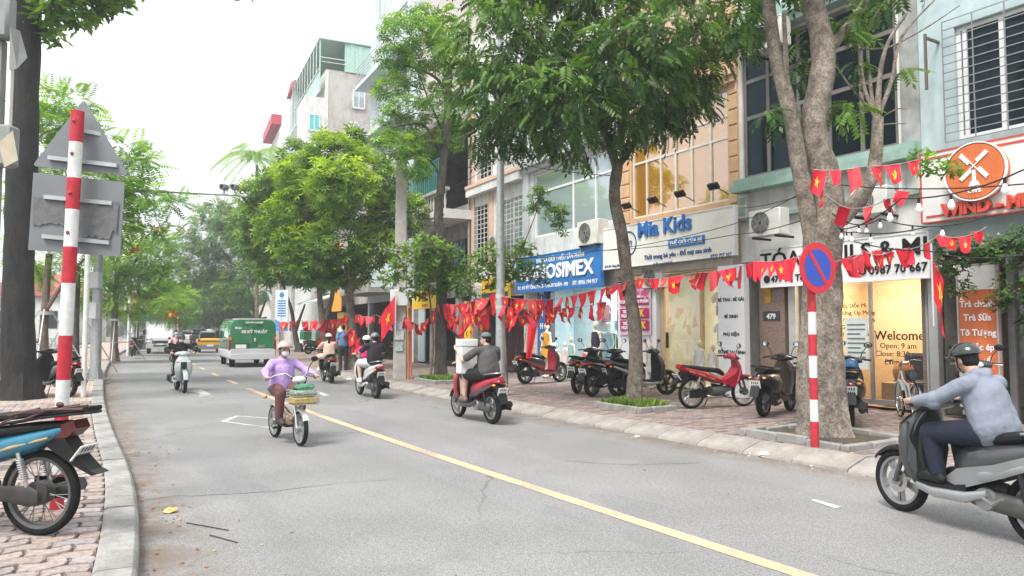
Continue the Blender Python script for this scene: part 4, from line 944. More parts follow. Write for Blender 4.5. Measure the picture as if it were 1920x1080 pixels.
def bark_mat(name, c1, c2, sc=7, bump=.8, stretch=.3):
    m = bpy.data.materials.new(name); m.use_nodes = True; n, l = m.node_tree.nodes, m.node_tree.links; b = n['Principled BSDF']; b.inputs['Roughness'].default_value = .92
    tc = n.new('ShaderNodeTexCoord'); mp = n.new('ShaderNodeMapping'); mp.inputs['Scale'].default_value = (1, 1, stretch); l.new(tc.outputs['Object'], mp.inputs[0])
    nz = n.new('ShaderNodeTexNoise'); nz.inputs['Scale'].default_value = sc; nz.inputs['Detail'].default_value = 8; nz.inputs['Roughness'].default_value = .7; l.new(mp.outputs[0], nz.inputs[0])
    n2 = n.new('ShaderNodeTexNoise'); n2.inputs['Scale'].default_value = sc * 5; n2.inputs['Detail'].default_value = 6; n2.inputs['Roughness'].default_value = .7; l.new(mp.outputs[0], n2.inputs[0])
    r = n.new('ShaderNodeMapRange'); r.inputs[1].default_value = .38; r.inputs[2].default_value = .62; l.new(nz.outputs[0], r.inputs[0])
    x = n.new('ShaderNodeMix'); x.data_type = 'RGBA'; x.inputs[6].default_value = (*c1, 1); x.inputs[7].default_value = (*c2, 1); l.new(r.outputs[0], x.inputs[0])
    r2 = n.new('ShaderNodeMapRange'); r2.inputs[1].default_value = .36; r2.inputs[2].default_value = .64; r2.inputs[3].default_value = .55; r2.inputs[4].default_value = 1.35; l.new(n2.outputs[0], r2.inputs[0])
    v = n.new('ShaderNodeVectorMath'); v.operation = 'SCALE'; l.new(x.outputs[2], v.inputs[0]); l.new(r2.outputs[0], v.inputs['Scale']); l.new(v.outputs[0], b.inputs['Base Color'])
    bp = n.new('ShaderNodeBump'); bp.inputs['Strength'].default_value = bump; bp.inputs['Distance'].default_value = .03; l.new(n2.outputs[0], bp.inputs['Height']); l.new(bp.outputs[0], b.inputs['Normal'])
    return m
def leaflet(base, tip, w, fold=.15, nrm=(0, 0, 1)):
    base, tip = np.array(base, float), np.array(tip, float); d = tip - base; nn = np.array(nrm, float); s_ = np.cross(d, nn); s_ /= (np.linalg.norm(s_) + 1e-9); mid = base + d * .45
    return [base, mid + s_ * w + nn * fold * w, tip, mid - s_ * w + nn * fold * w]
def T_pinnate(pairs=6, lw=.075, ll=.34, droop=.35):
    q = []
    for i in range(pairs):
        t = .12 + .85 * i / pairs; x, z = t, -droop * t * t
        for sd in (-1, 1): q.append(leaflet((x, 0, z), (x + .16, sd * ll, z - .16), lw))
    q.append(leaflet((.95, 0, -droop * .9), (1.3, 0, -droop * 1.5), lw)); return np.array(q)
def T_whorl(k=7, lw=.12, droop=.3):
    q = []
    for i in range(k):
        a = 2 * PI * i / k + .2; d = np.array((math.cos(a), math.sin(a), 0)); L = .75 + .35 * ((i * 37) % 10) / 10
        q.append(leaflet(d * .06, d * L + np.array((0, 0, -droop * L + .12 * ((i * 7) % 3))), lw))
    return np.array(q)
def T_feather(n=9):
    q = []
    for i in range(n):
        t = .08 + .9 * i / n; L = .36 * math.sin(PI * (t * .8 + .12)); z = .12 * t - .34 * t * t
        for sd in (-1, 1):
            q.append(leaflet((t, 0, z), (t + .08, sd * L, z - .05), .038))
    return np.array(q)
def T_single(n=5):
    q = []
    for i in range(n):
        a = 2.4 * i; d = np.array((math.cos(a) * .6 + .3, math.sin(a) * .7, .35 * ((i * 3) % 4) / 3 - .1)); o_ = np.array((.18 * i - .3, 0, 0)); q.append(leaflet(o_, o_ + d * .75, .17))
    return np.array(q)
TEMPL = {'pinnate': T_pinnate(), 'whorl': T_whorl(), 'feather': T_feather(), 'single': T_single(), 'coarse': T_whorl(5, .22, .25)}
def crown(parent, clumps, mat, templ, size, dens, droop=.25, tipn=.5, hollow=.62, name='crown', flat=1.0, seed=1, inner=.5):
    """clumps: (centre Vector, rx, ry, rz). Leaf sprays through each clump's shell, light tips outside, dark inside"""
    R = np.random.default_rng(seed); T = TEMPL[templ]; nq = len(T); VV = []; TT = []
    top = max(c[0].z + c[3] for c in clumps); bot = min(c[0].z - c[3] for c in clumps)
    for (c, rx, ry, rz) in clumps:
        n = max(6, int(dens * (rx * ry + ry * rz + rx * rz) / 3 * 12 / size ** 2 * 2.0)); d = R.normal(size=(n, 3)); d /= np.linalg.norm(d, axis=1)[:, None]
        rr = (hollow + (1 - hollow) * R.random(n) ** .6) * (1 + .10 * np.sin(d[:, 0] * 7 + c.x * 3) * np.cos(d[:, 2] * 6 + c.z)) ; rr += R.normal(size=n) * .07
        P = np.array(c) + d * rr[:, None] * np.array((rx, ry, rz))
        ax = d * np.array((1, 1, .45)) + R.normal(size=(n, 3)) * .45; ax[:, 2] -= droop; ax /= np.linalg.norm(ax, axis=1)[:, None]
        up = np.array((0, 0, 1.0)) + d * .5 + R.normal(size=(n, 3)) * .38 * flat; yv = np.cross(up, ax); yv /= (np.linalg.norm(yv, axis=1)[:, None] + 1e-9); zv = np.cross(ax, yv)
        sz = size * R.uniform(.7, 1.25, n)
        loc = T.reshape(-1, 3)
        V = P[:, None, :] + sz[:, None, None] * (loc[None, :, 0, None] * ax[:, None, :] + loc[None, :, 1, None] * yv[:, None, :] + loc[None, :, 2, None] * zv[:, None, :])
        VV.append(V.reshape(-1, 3))
        cl = R.normal() * .14
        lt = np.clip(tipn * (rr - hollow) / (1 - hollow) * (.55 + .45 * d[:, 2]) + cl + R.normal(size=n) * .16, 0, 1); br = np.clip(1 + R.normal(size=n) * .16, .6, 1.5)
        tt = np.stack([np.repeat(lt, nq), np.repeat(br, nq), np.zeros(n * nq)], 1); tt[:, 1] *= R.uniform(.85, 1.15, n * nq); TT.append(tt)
    V = np.concatenate(VV); Fc = np.arange(len(V)).reshape(-1, 4); base = np.array(parent.location)
    o = raw_mesh(name, V - base, Fc, mat, parent, np.concatenate(TT)); return o
def limb(mb, pts, r0, r1, n=10, wob=.04, sub=4):
    """tapered, slightly knotted limb through the given points"""
    P = [Vector(p) for p in pts]; out_ = []; k = len(P)
    for i in range(k - 1):
        p0, p1, p2, p3 = P[max(i - 1, 0)], P[i], P[i + 1], P[min(i + 2, k - 1)]
        for j in range(sub):
            t = j / sub; out_.append(.5 * ((2 * p1) + (p2 - p0) * t + (2 * p0 - 5 * p1 + 4 * p2 - p3) * t * t + (3 * p1 - p0 - 3 * p2 + p3) * t ** 3))
    out_.append(P[-1]); m_ = len(out_); rs = [(r0 + (r1 - r0) * (i / (m_ - 1)) ** .85) * (1 + random.uniform(-wob, wob) * 1.6) for i in range(m_)]
    mb.tube(out_, rs, n)
def px(z): return z / FPX
class Tree:
    def __init__(s, name, label, base, group='street trees', bark=None, thick=.7):
        s.th = thick; s.b = Vector(base); s.root = thing(name, label, 'tree', s.b, 0, group); s.bark = bark; s.mb = None
    def limbs(s, specs, name='trunk'):
        """specs: lists of ((u,v,dy)...), r0px, r1px at depth base.y"""
        z = s.b.y; first = True
        for (pts, r0, r1) in specs:
            r0 *= s.th; r1 *= s.th
            mb = MB(); limb(mb, [AT(u, v, z + dy) - s.b for u, v, dy in pts], r0 * px(z), r1 * px(z), 12 if r0 > 12 else 8)
            if first and name == 'trunk':                       # root flare
                f = MB(); b0 = AT(*pts[0][:2], z + pts[0][2]) - s.b; r = r0 * px(z)
                prof = [(r * 1.38, -.05), (r * 1.2, .06), (r * 1.08, .2), (r * .98, .42), (r * .88, .6)]
                f.lathe(prof, 14, 'Z', b0); nv = len(f.v)
                f.v = [((x - b0.x) * (1 + .16 * math.sin(5 * math.atan2(y - b0.y, x - b0.x))) + b0.x, (y - b0.y) * (1 + .16 * math.sin(5 * math.atan2(y - b0.y, x - b0.x))) + b0.y, z_) for x, y, z_ in f.v]
                mb.add(f.v, f.f)
            mb.build('trunk' if first and name == 'trunk' else 'branch', s.bark, s.root, smooth=60); first = False
    def crown(s, cl, mat, templ, size, dens, **kw):
        z = s.b.y; C = []
        for i, q in enumerate(cl):
            u, v, ru, rv = q[:4]; dy = q[4] if len(q) > 4 else (((i * 53) % 7) - 3) / 3 * ru * px(z) * .55
            C.append((AT(u, v, z + dy), ru * px(z), ru * px(z) * .95, rv * px(z)))
        return crown(s.root, C, mat, templ, size, dens, **kw)
BARK1 = bark_mat('pale_spotted_bark', (.13, .105, .085), (.32, .27, .22), 7, .8, .85); BARK2 = bark_mat('grey_brown_bark', (.085, .068, .055), (.22, .18, .145), 8, .8, .7); BARK3 = bark_mat('dark_bark', (.035, .03, .027), (.10, .085, .07), 9); BARK4 = bark_mat('brown_bark', (.10, .075, .055), (.20, .155, .12), 8)
LF_DEEP = leaf_mat('deep_green_leaves', (.026, .08, .016), (.17, .33, .04), .42); LF_MID = leaf_mat('mid_green_leaves', (.075, .19, .03), (.30, .52, .07), .48); LF_YEL = leaf_mat('yellow_green_leaves', (.05, .15, .02), (.36, .54, .05), .46); LF_FEA = leaf_mat('feathery_leaves', (.10, .24, .04), (.32, .52, .08), .5); LF_FAR = leaf_mat('far_green_leaves', (.055, .145, .035), (.22, .40, .06), .44); LF_FRESH = leaf_mat('fresh_vine_leaves', (.055, .14, .02), (.22, .38, .05))

# --- broad tree before the cream sign
t = Tree('street_tree', 'broad dark green tree in the shrub planter before the cream sign', (*G(1190, 764, PAV).xy, PAV), bark=BARK2); T2 = t
t.limbs([([(1190, 764, 0), (1192, 690, 0), (1190, 610, .0), (1176, 520, 0), (1166, 440, 0), (1152, 370, 0), (1158, 312, 0)], 20, 15),
         ([(1158, 316, 0), (1132, 245, -.1), (1108, 190, -.3), (1065, 130, -.6), (1010, 60, -.9)], 13, 4), ([(1160, 312, 0), (1190, 265, .2), (1208, 210, .4), (1225, 140, .6), (1260, 60, .8)], 9, 3.5),
         ([(1162, 310, 0), (1168, 270, .5), (1160, 180, 1.0), (1150, 60, 1.2)], 8, 3), ([(1110, 195, -.3), (1130, 120, .3), (1120, 20, .4)], 7, 3), ([(1066, 130, -.6), (980, 140, -.3), (920, 160, 0)], 5, 2), ([(1222, 150, .6), (1290, 140, .3), (1330, 160, 0)], 4, 1.5)])
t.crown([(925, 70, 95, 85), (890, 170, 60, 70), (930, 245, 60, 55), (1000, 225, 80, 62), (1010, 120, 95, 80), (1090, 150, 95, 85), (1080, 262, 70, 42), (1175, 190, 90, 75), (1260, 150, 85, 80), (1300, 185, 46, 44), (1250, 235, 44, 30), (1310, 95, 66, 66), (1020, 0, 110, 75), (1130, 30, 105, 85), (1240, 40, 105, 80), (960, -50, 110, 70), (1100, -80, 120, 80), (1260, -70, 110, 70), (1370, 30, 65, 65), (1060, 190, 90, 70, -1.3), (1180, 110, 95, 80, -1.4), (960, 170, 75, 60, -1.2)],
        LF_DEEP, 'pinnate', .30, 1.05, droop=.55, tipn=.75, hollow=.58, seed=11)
# --- multi-stemmed pale tree behind the no-parking sign
t = Tree('street_tree', 'pale thick tree with several stems behind the no-parking sign', (*G(1546, 818, PAV).xy, PAV), bark=BARK1, thick=.8); T1 = t
t.limbs([([(1548, 820, 0), (1548, 740, 0), (1545, 660, 0), (1545, 560, 0), (1547, 480, 0), (1556, 405, 0)], 50, 36),
         ([(1518, 812, .1), (1512, 720, .1), (1520, 600, .1), (1524, 480, .05), (1516, 410, 0), (1500, 320, -.1), (1482, 215, -.15), (1452, 90, -.2), (1436, -40, -.2)], 26, 15),
         ([(1556, 410, 0), (1548, 330, 0), (1524, 240, 0), (1542, 140, 0), (1540, 70, .1), (1515, -20, .1)], 36, 25), ([(1545, 100, 0), (1590, 50, .3), (1640, -20, .6)], 17, 8), ([(1480, 210, -.15), (1474, 120, -.3), (1470, 20, -.4)], 8, 5),
         ([(1566, 420, 0), (1612, 372, -.1), (1640, 310, -.15), (1646, 220, -.15)], 22, 12),
         ([(1644, 224, -.15), (1622, 170, -.1), (1610, 92, 0)], 7, 2.5), ([(1645, 222, -.15), (1650, 140, -.2), (1665, 80, -.3), (1700, 25, -.4)], 8, 3), ([(1646, 220, -.15), (1672, 150, 0), (1690, 70, .1), (1752, 0, .3)], 7, 2), ([(1642, 224, -.1), (1632, 160, .1), (1628, 60, .2), (1660, 0, .2)], 6, 2),
         ([(1690, 78, .1), (1740, 50, 0), (1800, 10, -.2)], 2.5, 1), ([(1610, 92, 0), (1660, 90, 0), (1694, 76, .1)], 3, 2), ([(1644, 216, 0), (1600, 170, .2), (1565, 120, .2)], 3, 2), ([(1650, 222, 0), (1680, 205, -.2), (1702, 204, -.3)], 2, 1), ([(1648, 235, 0), (1672, 232, -.2), (1700, 232, -.4)], 2, 1), ([(1640, 205, 0), (1612, 215, -.1), (1594, 222, -.2)], 2, 1)])
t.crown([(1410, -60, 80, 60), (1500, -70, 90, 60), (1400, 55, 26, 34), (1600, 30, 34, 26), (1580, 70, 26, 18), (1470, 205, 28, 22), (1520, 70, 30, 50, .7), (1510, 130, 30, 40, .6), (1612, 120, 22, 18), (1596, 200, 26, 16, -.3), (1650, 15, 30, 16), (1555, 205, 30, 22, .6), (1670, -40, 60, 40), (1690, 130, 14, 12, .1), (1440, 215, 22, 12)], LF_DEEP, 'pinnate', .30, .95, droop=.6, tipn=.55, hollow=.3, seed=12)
t.crown([(1755, 310, 34, 22, -.6), (1778, 318, 22, 16, -.7), (1725, 292, 18, 14, -.5)], LF_MID, 'single', .13, .5, hollow=.2, seed=3, name='low_leaves')
# --- slim tree with layered light crown
t = Tree('street_tree', 'slim dark stemmed tree with layered light green crown', (*G(826, 713, PAV).xy, PAV), bark=BARK3)
t.limbs([([(826, 713, 0), (826, 640, 0), (828, 540, 0), (826, 440, 0), (822, 405, 0), (830, 320, 0), (838, 220, 0), (842, 130, 0)], 17, 9), ([(832, 300, 0), (800, 240, -.2), (770, 232, -.5), (735, 240, -.6)], 6, 2), ([(836, 260, 0), (805, 190, .2), (790, 150, .3)], 4, 1.5), ([(838, 190, 0), (822, 150, 0), (780, 128, .2), (740, 120, .2)], 6, 2), ([(826, 330, 0), (790, 286, .3), (740, 300, .4)], 4, 1.5), ([(840, 200, 0), (868, 160, .2), (900, 120, .3)], 6, 2), ([(842, 130, 0), (820, 80, 0), (780, 50, .2)], 6, 2)])
t.crown([(775, 60, 68, 36), (738, 110, 40, 26), (800, 100, 60, 36), (735, 165, 38, 26), (770, 140, 45, 26, .8), (728, 225, 36, 26), (780, 205, 55, 32), (740, 275, 46, 28), (795, 270, 50, 32), (775, 315, 42, 22), (840, 70, 50, 40, .5), (842, 240, 30, 34, .8), (828, 170, 28, 32, 1.0), (855, 130, 36, 30, 1.2), (720, 255, 26, 18), (790, 30, 45, 20)], LF_MID, 'whorl', .22, .5, droop=.2, tipn=.75, hollow=.45, flat=1.2, seed=13)
# --- bushy yellow-green pair
t = Tree('street_tree', 'big bushy yellow green tree behind the white utility pole', (*G(663, 693, PAV).xy, PAV), bark=BARK2)
t.limbs([([(660, 695, 0), (664, 640, 0), (655, 560, 0), (662, 520, 0), (655, 440, 0)], 15, 7), ([(662, 530, 0), (640, 480, -.5), (600, 420, -1)], 6, 3), ([(660, 520, 0), (690, 460, .5), (710, 400, .5)], 6, 3)])
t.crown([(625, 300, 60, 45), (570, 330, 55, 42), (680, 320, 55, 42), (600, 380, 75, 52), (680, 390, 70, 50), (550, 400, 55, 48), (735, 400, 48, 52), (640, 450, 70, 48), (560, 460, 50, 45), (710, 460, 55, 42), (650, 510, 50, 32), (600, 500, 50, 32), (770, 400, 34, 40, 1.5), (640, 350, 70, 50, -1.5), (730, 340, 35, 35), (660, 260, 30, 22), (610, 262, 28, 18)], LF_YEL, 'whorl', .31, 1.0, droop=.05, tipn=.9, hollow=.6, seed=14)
t = Tree('street_tree', 'bushy green tree with a forked trunk beside the blue banner', (*G(606, 678, PAV).xy, PAV), bark=BARK4)
t.limbs([([(608, 676, 0), (606, 620, 0), (600, 565, 0), (598, 500, 0)], 10, 6), ([(604, 610, 0), (622, 560, .3), (626, 500, .5)], 8, 5), ([(598, 540, 0), (570, 500, -.4), (545, 470, -.6)], 4, 2)])
t.crown([(520, 350, 50, 40), (490, 400, 45, 42), (530, 430, 55, 45), (500, 460, 42, 38), (560, 500, 48, 34), (520, 510, 42, 28), (610, 520, 42, 24), (480, 360, 32, 28), (560, 290, 40, 30), (545, 345, 45, 38), (475, 440, 30, 30)], LF_YEL, 'whorl', .36, .9, droop=.05, tipn=.75, hollow=.6, seed=15)
# --- line of trees beyond, right side of the road
for i, (u, v, lb, cl, sz, mt, tm) in enumerate((
    (560, 660, 'dark trunked tree beyond the blue banner', [(545, 420, 60, 60), (500, 480, 55, 50), (560, 500, 55, 40), (470, 430, 45, 50), (520, 380, 50, 40)], .6, LF_FAR, 'whorl'),
    (488, 648, 'leaning flame tree with orange flowers above the green van', [(400, 440, 55, 45), (450, 420, 55, 40), (380, 490, 50, 42), (440, 490, 60, 45), (490, 450, 45, 45), (350, 470, 30, 36), (420, 400, 45, 26), (470, 530, 55, 36), (400, 540, 55, 36), (340, 520, 30, 30)], .9, LF_FAR, 'feather'),
    (440, 640, 'dark tree over the far end of the street', [(400, 580, 50, 26), (360, 560, 40, 34), (430, 560, 50, 34), (340, 590, 26, 20), (460, 580, 40, 24)], 1.3, LF_FAR, 'coarse'),
    (412, 634, 'farthest dark tree where the street disappears', [(380, 590, 30, 22), (410, 595, 30, 20), (345, 600, 22, 14), (440, 600, 26, 16)], 1.8, LF_FAR, 'coarse'))):
    b = G(u, v, PAV); t = Tree('street_tree', lb, (b.x, b.y, PAV), bark=BARK3)
    t.limbs([([(u, v, 0), (u - 6, v - 30, 0), (u - 14, v - 80, 0), (u - 30, v - 130, 0)], max(2.5, 10 - i * 2), 2), ([(u - 6, v - 40, 0), (u + 12, v - 90, 0)], max(2, 6 - i), 2)])
    t.crown(cl, mt, tm, sz, (1.5 if tm != 'feather' else 2.4), droop=.15, tipn=.7, hollow=.55, seed=30 + i)
    if tm == 'feather':
        t.crown([(385, 418, 16, 6), (352, 432, 14, 5), (422, 404, 12, 4), (365, 448, 10, 5), (440, 396, 10, 4)], leaf_mat('orange_blossom', (.45, .12, .03), (.6, .22, .06)), 'single', .4, .25, hollow=.3, seed=8, name='blossom')
# --- left pavement: big dark trunk, braced young flame trees
b = G(36, 748, PAV); t = Tree('street_tree', 'massive dark trunk at the left edge with overhanging leaves', (b.x, b.y, PAV), bark=bark_mat('black_ridged_bark', (.008, .008, .009), (.030, .027, .026), 9, 1.0, .2), thick=.64); TBIG = t
t.limbs([([(38, 748, 0), (34, 660, 0), (34, 540, 0), (38, 400, 0), (44, 250, 0), (50, 100, 0), (56, -60, 0)], 47, 34), ([(52, 20, 0), (120, -40, -1), (210, -90, -2)], 14, 6)])
t.crown([(120, 15, 50, 40), (175, 0, 50, 36), (210, -30, 55, 40), (140, -50, 70, 45), (235, 10, 14, 12), (95, 55, 26, 20), (108, 70, 14, 12), (60, -90, 90, 50), (330, -60, 60, 36), (400, -46, 45, 28), (455, -22, 14, 16)], LF_MID, 'single', .36, 1.9, droop=.3, tipn=.7, hollow=.3, seed=21)
for i, (u, v, lb, r, cl) in enumerate((
    (80, 716, 'young flame tree with a banded trunk beside the massive dark trunk', 13, [(120, 190, 55, 26), (85, 215, 40, 30), (130, 240, 70, 26), (215, 290, 62, 24), (270, 300, 34, 12), (230, 350, 60, 26), (290, 372, 52, 18), (180, 330, 60, 30), (330, 380, 22, 10), (110, 310, 60, 34), (250, 400, 46, 24), (140, 400, 60, 40), (70, 470, 50, 50), (60, 380, 40, 40), (200, 430, 55, 30), (285, 440, 34, 18)]),
    (214, 676, 'feathery flame tree with pale trunk beyond the camera post', 10, [(230, 480, 55, 32), (280, 490, 45, 30), (200, 520, 45, 34), (265, 530, 55, 30), (310, 520, 30, 22), (240, 570, 60, 24), (170, 550, 40, 30), (320, 560, 26, 16), (300, 455, 34, 16)]),
    (256, 664, 'smaller flame tree behind the row of parked motorbikes', 6, [(300, 560, 40, 22), (260, 585, 40, 16), (330, 590, 32, 16), (290, 520, 30, 18), (340, 560, 24, 20)]))):
    b = G(u, v, PAV); t = Tree('street_tree', lb, (b.x, b.y, PAV), bark=BARK4)
    t.limbs([([(u, v, 0), (u + 1, v - 80, 0), (u + 6, v - 160, 0), (u + 12, v - 240, 0)], r, r * .6), ([(u + 4, v - 130, 0), (u + 50, v - 200, 0), (u + 100, v - 250, 0)], r * .5, r * .2), ([(u + 6, v - 170, 0), (u - 20, v - 230, .3)], r * .5, r * .2)])
    t.crown(cl, LF_FEA, 'feather', .6, 2.7, droop=.12, tipn=.8, hollow=.35, flat=.5, seed=41 + i)
    MB().tube([(0, 0, 1.95), (0, 0, 2.05)], r * px(b.y) * 1.12, 12).build('tie_band', M('pale_steel'), t.root)
    if i < 2: t.crown([(300, 430, 14, 5), (250, 468, 10, 5), (205, 455, 10, 4)], MATS.get('orange_blossom') or bpy.data.materials['orange_blossom'], 'single', .22, .3, hollow=.3, seed=9, name='blossom')
# --- feather palm far off
b = Vector((AT(482, 300, 62).x, 62, PAV)); t = Tree('palm_tree', 'palm with drooping fronds in front of the crimson balcony', b, group='palms', bark=BARK2)
t.limbs([([(482, 640, 0), (481, 500, 0), (482, 310, 0)], 6, 4)])
V = []; 
Rp = np.random.default_rng(5); c = AT(478, 292, 62) - b
for k in range(26):
    a = 2 * PI * k / 26 + Rp.random() * .3; el = Rp.uniform(.1, 1.2); L = Rp.uniform(2.8, 3.9); d = np.array((math.cos(a), math.sin(a)))
    for j in range(26):
        s_ = j / 26; p_ = lambda q: np.array((*(d * L * q * math.cos(el * .7)), L * q * math.sin(el) - 1.5 * L * q * q * .55)) + np.array(c)
        p0 = p_(s_); dr = p_(s_ + .05) - p0; sd = np.array((-d[1], d[0], 0))
        for g in (-1, 1): V += leaflet(p0, p0 + sd * g * .6 * math.sin(PI * (s_ * .85 + .12)) + dr * 3 + np.array((0, 0, -.28)), .035)
V = np.array(V); raw_mesh('crown', V, np.arange(len(V)).reshape(-1, 4), LF_FEA, t.root, np.tile((.4, 1.0, 0), (len(V) // 4, 1)))
# --- climbers and small plants on the right pavement
t = Tree('climbing_shrub', 'leafy climber wrapped round the slim dark tree', (*G(800, 716, PAV).xy, PAV), group='climbers', bark=BARK4)
t.limbs([([(806, 716, 0), (812, 640, .1), (806, 560, 0), (800, 500, 0)], 4, 2)], 'stem')
t.crown([(770, 500, 40, 34), (735, 520, 28, 18), (800, 470, 40, 34), (840, 490, 36, 36), (750, 470, 20, 14), (820, 530, 40, 24), (780, 545, 34, 14), (865, 530, 20, 24)], LF_FRESH, 'single', .22, .8, tipn=.85, hollow=.35, seed=51)
t = Tree('climbing_shrub', 'yellow green creeper bunched on the grey lamp post', (*G(925, 738, PAV).xy, PAV), group='climbers', bark=BARK4)
t.limbs([([(952, 736, 0), (948, 640, 0), (945, 560, 0), (942, 500, 0)], 2.5, 2), ([(950, 520, 0), (985, 450, .2), (1010, 380, .2), (1000, 350, .2)], 2, 1)], 'stem')
t.crown([(920, 480, 36, 26), (965, 490, 42, 32), (940, 520, 40, 26), (1000, 510, 34, 20), (985, 465, 24, 16), (905, 510, 20, 20), (1015, 530, 16, 10)], LF_FRESH, 'single', .15, .75, tipn=.8, hollow=.3, seed=52)
t.crown([(1008, 365, 24, 22), (1000, 388, 18, 16), (1045, 402, 26, 22), (1052, 425, 16, 16), (1030, 385, 14, 10)], LF_MID, 'whorl', .16, .5, droop=.5, tipn=.5, hollow=.2, seed=53, name='upper_crown')
t = Tree('twisted_tree', 'small bare twisted tree left of the box-carrying man', (*G(868, 712, PAV).xy, PAV), group='small trees', bark=BARK3)
t.limbs([([(868, 712, 0), (872, 670, 0), (866, 630, .1), (874, 590, 0), (880, 555, 0)], 9, 4), ([(868, 640, 0), (845, 615, -.2), (842, 580, -.2)], 4, 2), ([(870, 620, 0), (890, 590, .1), (895, 560, .2)], 4, 2), ([(870, 690, 0), (855, 700, -.1), (858, 720, -.2)], 3, 2)])
t.crown([(860, 520, 36, 30), (875, 545, 34, 18), (885, 500, 24, 24)], LF_MID, 'single', .15, .45, tipn=.4, hollow=.2, seed=54)

# ================================================================== MOTORBIKES, bicycles
TYRE = M('tyre_rubber', (.011, .011, .0115), .9, var=.25, scale=20, bump=.3, spec=.2); ALLOY = M('cast_alloy', (.30, .30, .30), .4, .75); CHROME = M('chrome', (.6, .6, .6), .15, 1.0, var=.05)
BPL = M('bike_black_plastic', (.008, .008, .0085), .5, var=.2, spec=.3); SEATM = M('seat_vinyl', (.006, .006, .0065), .6, spec=.3, var=.15, bump=.15, bscale=120); ENG = M('engine_grey', (.085, .085, .083), .5, .4, var=.35, dirt=.3)
REDL = M('tail_lens_red', (.25, .008, .012), .2, coat=.6); AMB = M('indicator_amber', (.65, .22, .03), .2, coat=.5); CLRL = M('headlamp_lens', (.55, .58, .6), .08, spec=.8, coat=.6); PLATE = M('number_plate_white', (.72, .72, .70), .5, var=.04); PRINT = M('plate_print', (.03, .03, .03), .6); MIRR = M('mirror_glass', (.75, .78, .8), .03, 1.0, var=0)
def paint(name, c, met=0.0): return M('paint_' + name, c, .3, met, var=.06, scale=5, coat=.7, dirt=.08)
PAINTS = {'greysilver': paint('greysilver', (.07, .073, .076), .5), 'silver': paint('silver', (.34, .35, .36), .6), 'darkgrey': paint('darkgrey', (.05, .053, .056), .5), 'black': paint('black', (.006, .006, .007)), 'red': paint('red', (.33, .008, .03)), 'white': paint('white', (.50, .51, .52)), 'blue': paint('blue', (.01, .145, .235), .2), 'brown': paint('brown', (.05, .034, .028), .2), 'cream': paint('cream', (.5, .46, .38)), 'green': paint('green', (.01, .10, .05)), 'paleblue': paint('paleblue', (.42, .47, .48), .2), 'tan': paint('tan', (.42, .32, .22))}
def wheel(root, x, R, tw, style='alloy', rimmat=None, disc=True):
    rimmat = rimmat or ALLOY; h = tw * .85; prof = []
    for k in range(10): a = 2 * PI * k / 10; prof.append((R - h / 2 + h / 2 * math.cos(a), tw / 2 * math.sin(a) * (1 if math.cos(a) > -.5 else .8)))
    m = MB(); ri = R - h
    m.lathe([(ri + .012, -tw * .36), (ri - .012, -tw * .30), (ri - .016, 0), (ri - .012, tw * .30), (ri + .012, tw * .36)], 32, 'Y', (x, 0, R)); m.lathe([(.001, -.055), (.045, -.055), (.05, 0), (.045, .055), (.001, .055)], 14, 'Y', (x, 0, R))
    if style == 'alloy':
        for k in range(5):
            for da in (-.13, .13): m.box(.04, ri - .006, -.014, .014, -.012, .012, mat=Matrix.Translation((x, 0, R)) @ Matrix.Rotation(2 * PI * k / 5 + .3 + da, 4, 'Y'))
    else:
        for k in range(28):
            a = 2 * PI * k / 28; b = a + (.42 if k % 2 else -.42); sd = .028 if k % 4 < 2 else -.028
            m.tube([(x + .045 * math.cos(a), sd, R + .045 * math.sin(a)), (x + (ri - .01) * math.cos(b), 0, R + (ri - .01) * math.sin(b))], .0034, 4, False)
    w_ = m.build('wheel', rimmat, root)
    t = MB().lathe(prof, 40, 'Y', (x, 0, R), True); t.build('tyre', TYRE, w_, smooth=50)
    if disc: MB().lathe([(.10, .045), (.105, .045), (.105, .049), (.06, .049), (.06, .045)], 20, 'Y', (x, 0, R), True).build('brake_disc', STEEL, w_)
    return w_
def plate(root, x, z, tilt, w_=.19, h_=.14):
    mt = Matrix.Translation((x, 0, z)) @ Matrix.Rotation(tilt, 4, 'Y')
    p = MB().box(-.004, .004, -w_ / 2, w_ / 2, -h_ / 2, h_ / 2, mat=mt).build('number_plate', PLATE, root, smooth=0); m = MB()
    for r in range(2):
        n_ = 4 if r == 0 else 5
        for k in range(n_): y = -w_ * .36 + w_ * .72 * (k + .5) / n_; m.box(-.0055, -.0041, y - .009, y + .009, (.012 if r == 0 else -.055), (.055 if r == 0 else -.012), mat=mt).box(-.0058, -.0056, y - .003, y + .003, (.025 if r == 0 else -.042), (.042 if r == 0 else -.025), mat=mt)
    m.build('plate_characters', PRINT, p, smooth=0)
def mirrors(root, x, z, hb, big=1.0, mat=None, both=True):
    for s_ in ((-1, 1) if both else (1,)):
        a = MB().tube([(x, s_ * (hb - .16), z), (x - .01, s_ * (hb - .13), z + .1), (x - .03, s_ * (hb - .06), z + .19)], .007, 6).build('mirror_arm', BPL, root)
        mt = Matrix.Translation((x - .03, s_ * (hb - .04), z + .22)) @ Matrix.Rotation(.12, 4, 'Y'); MB().ell((0, 0, 0), (.016, .07 * big, .05 * big), 14, 8, mt).build('mirror', mat or BPL, a)
        MB().lathe([(.001, 0), (.042 * big, 0)], 14, 'X', (x - .048, s_ * (hb - .04), z + .22)).build('mirror_glass', MIRR, a)
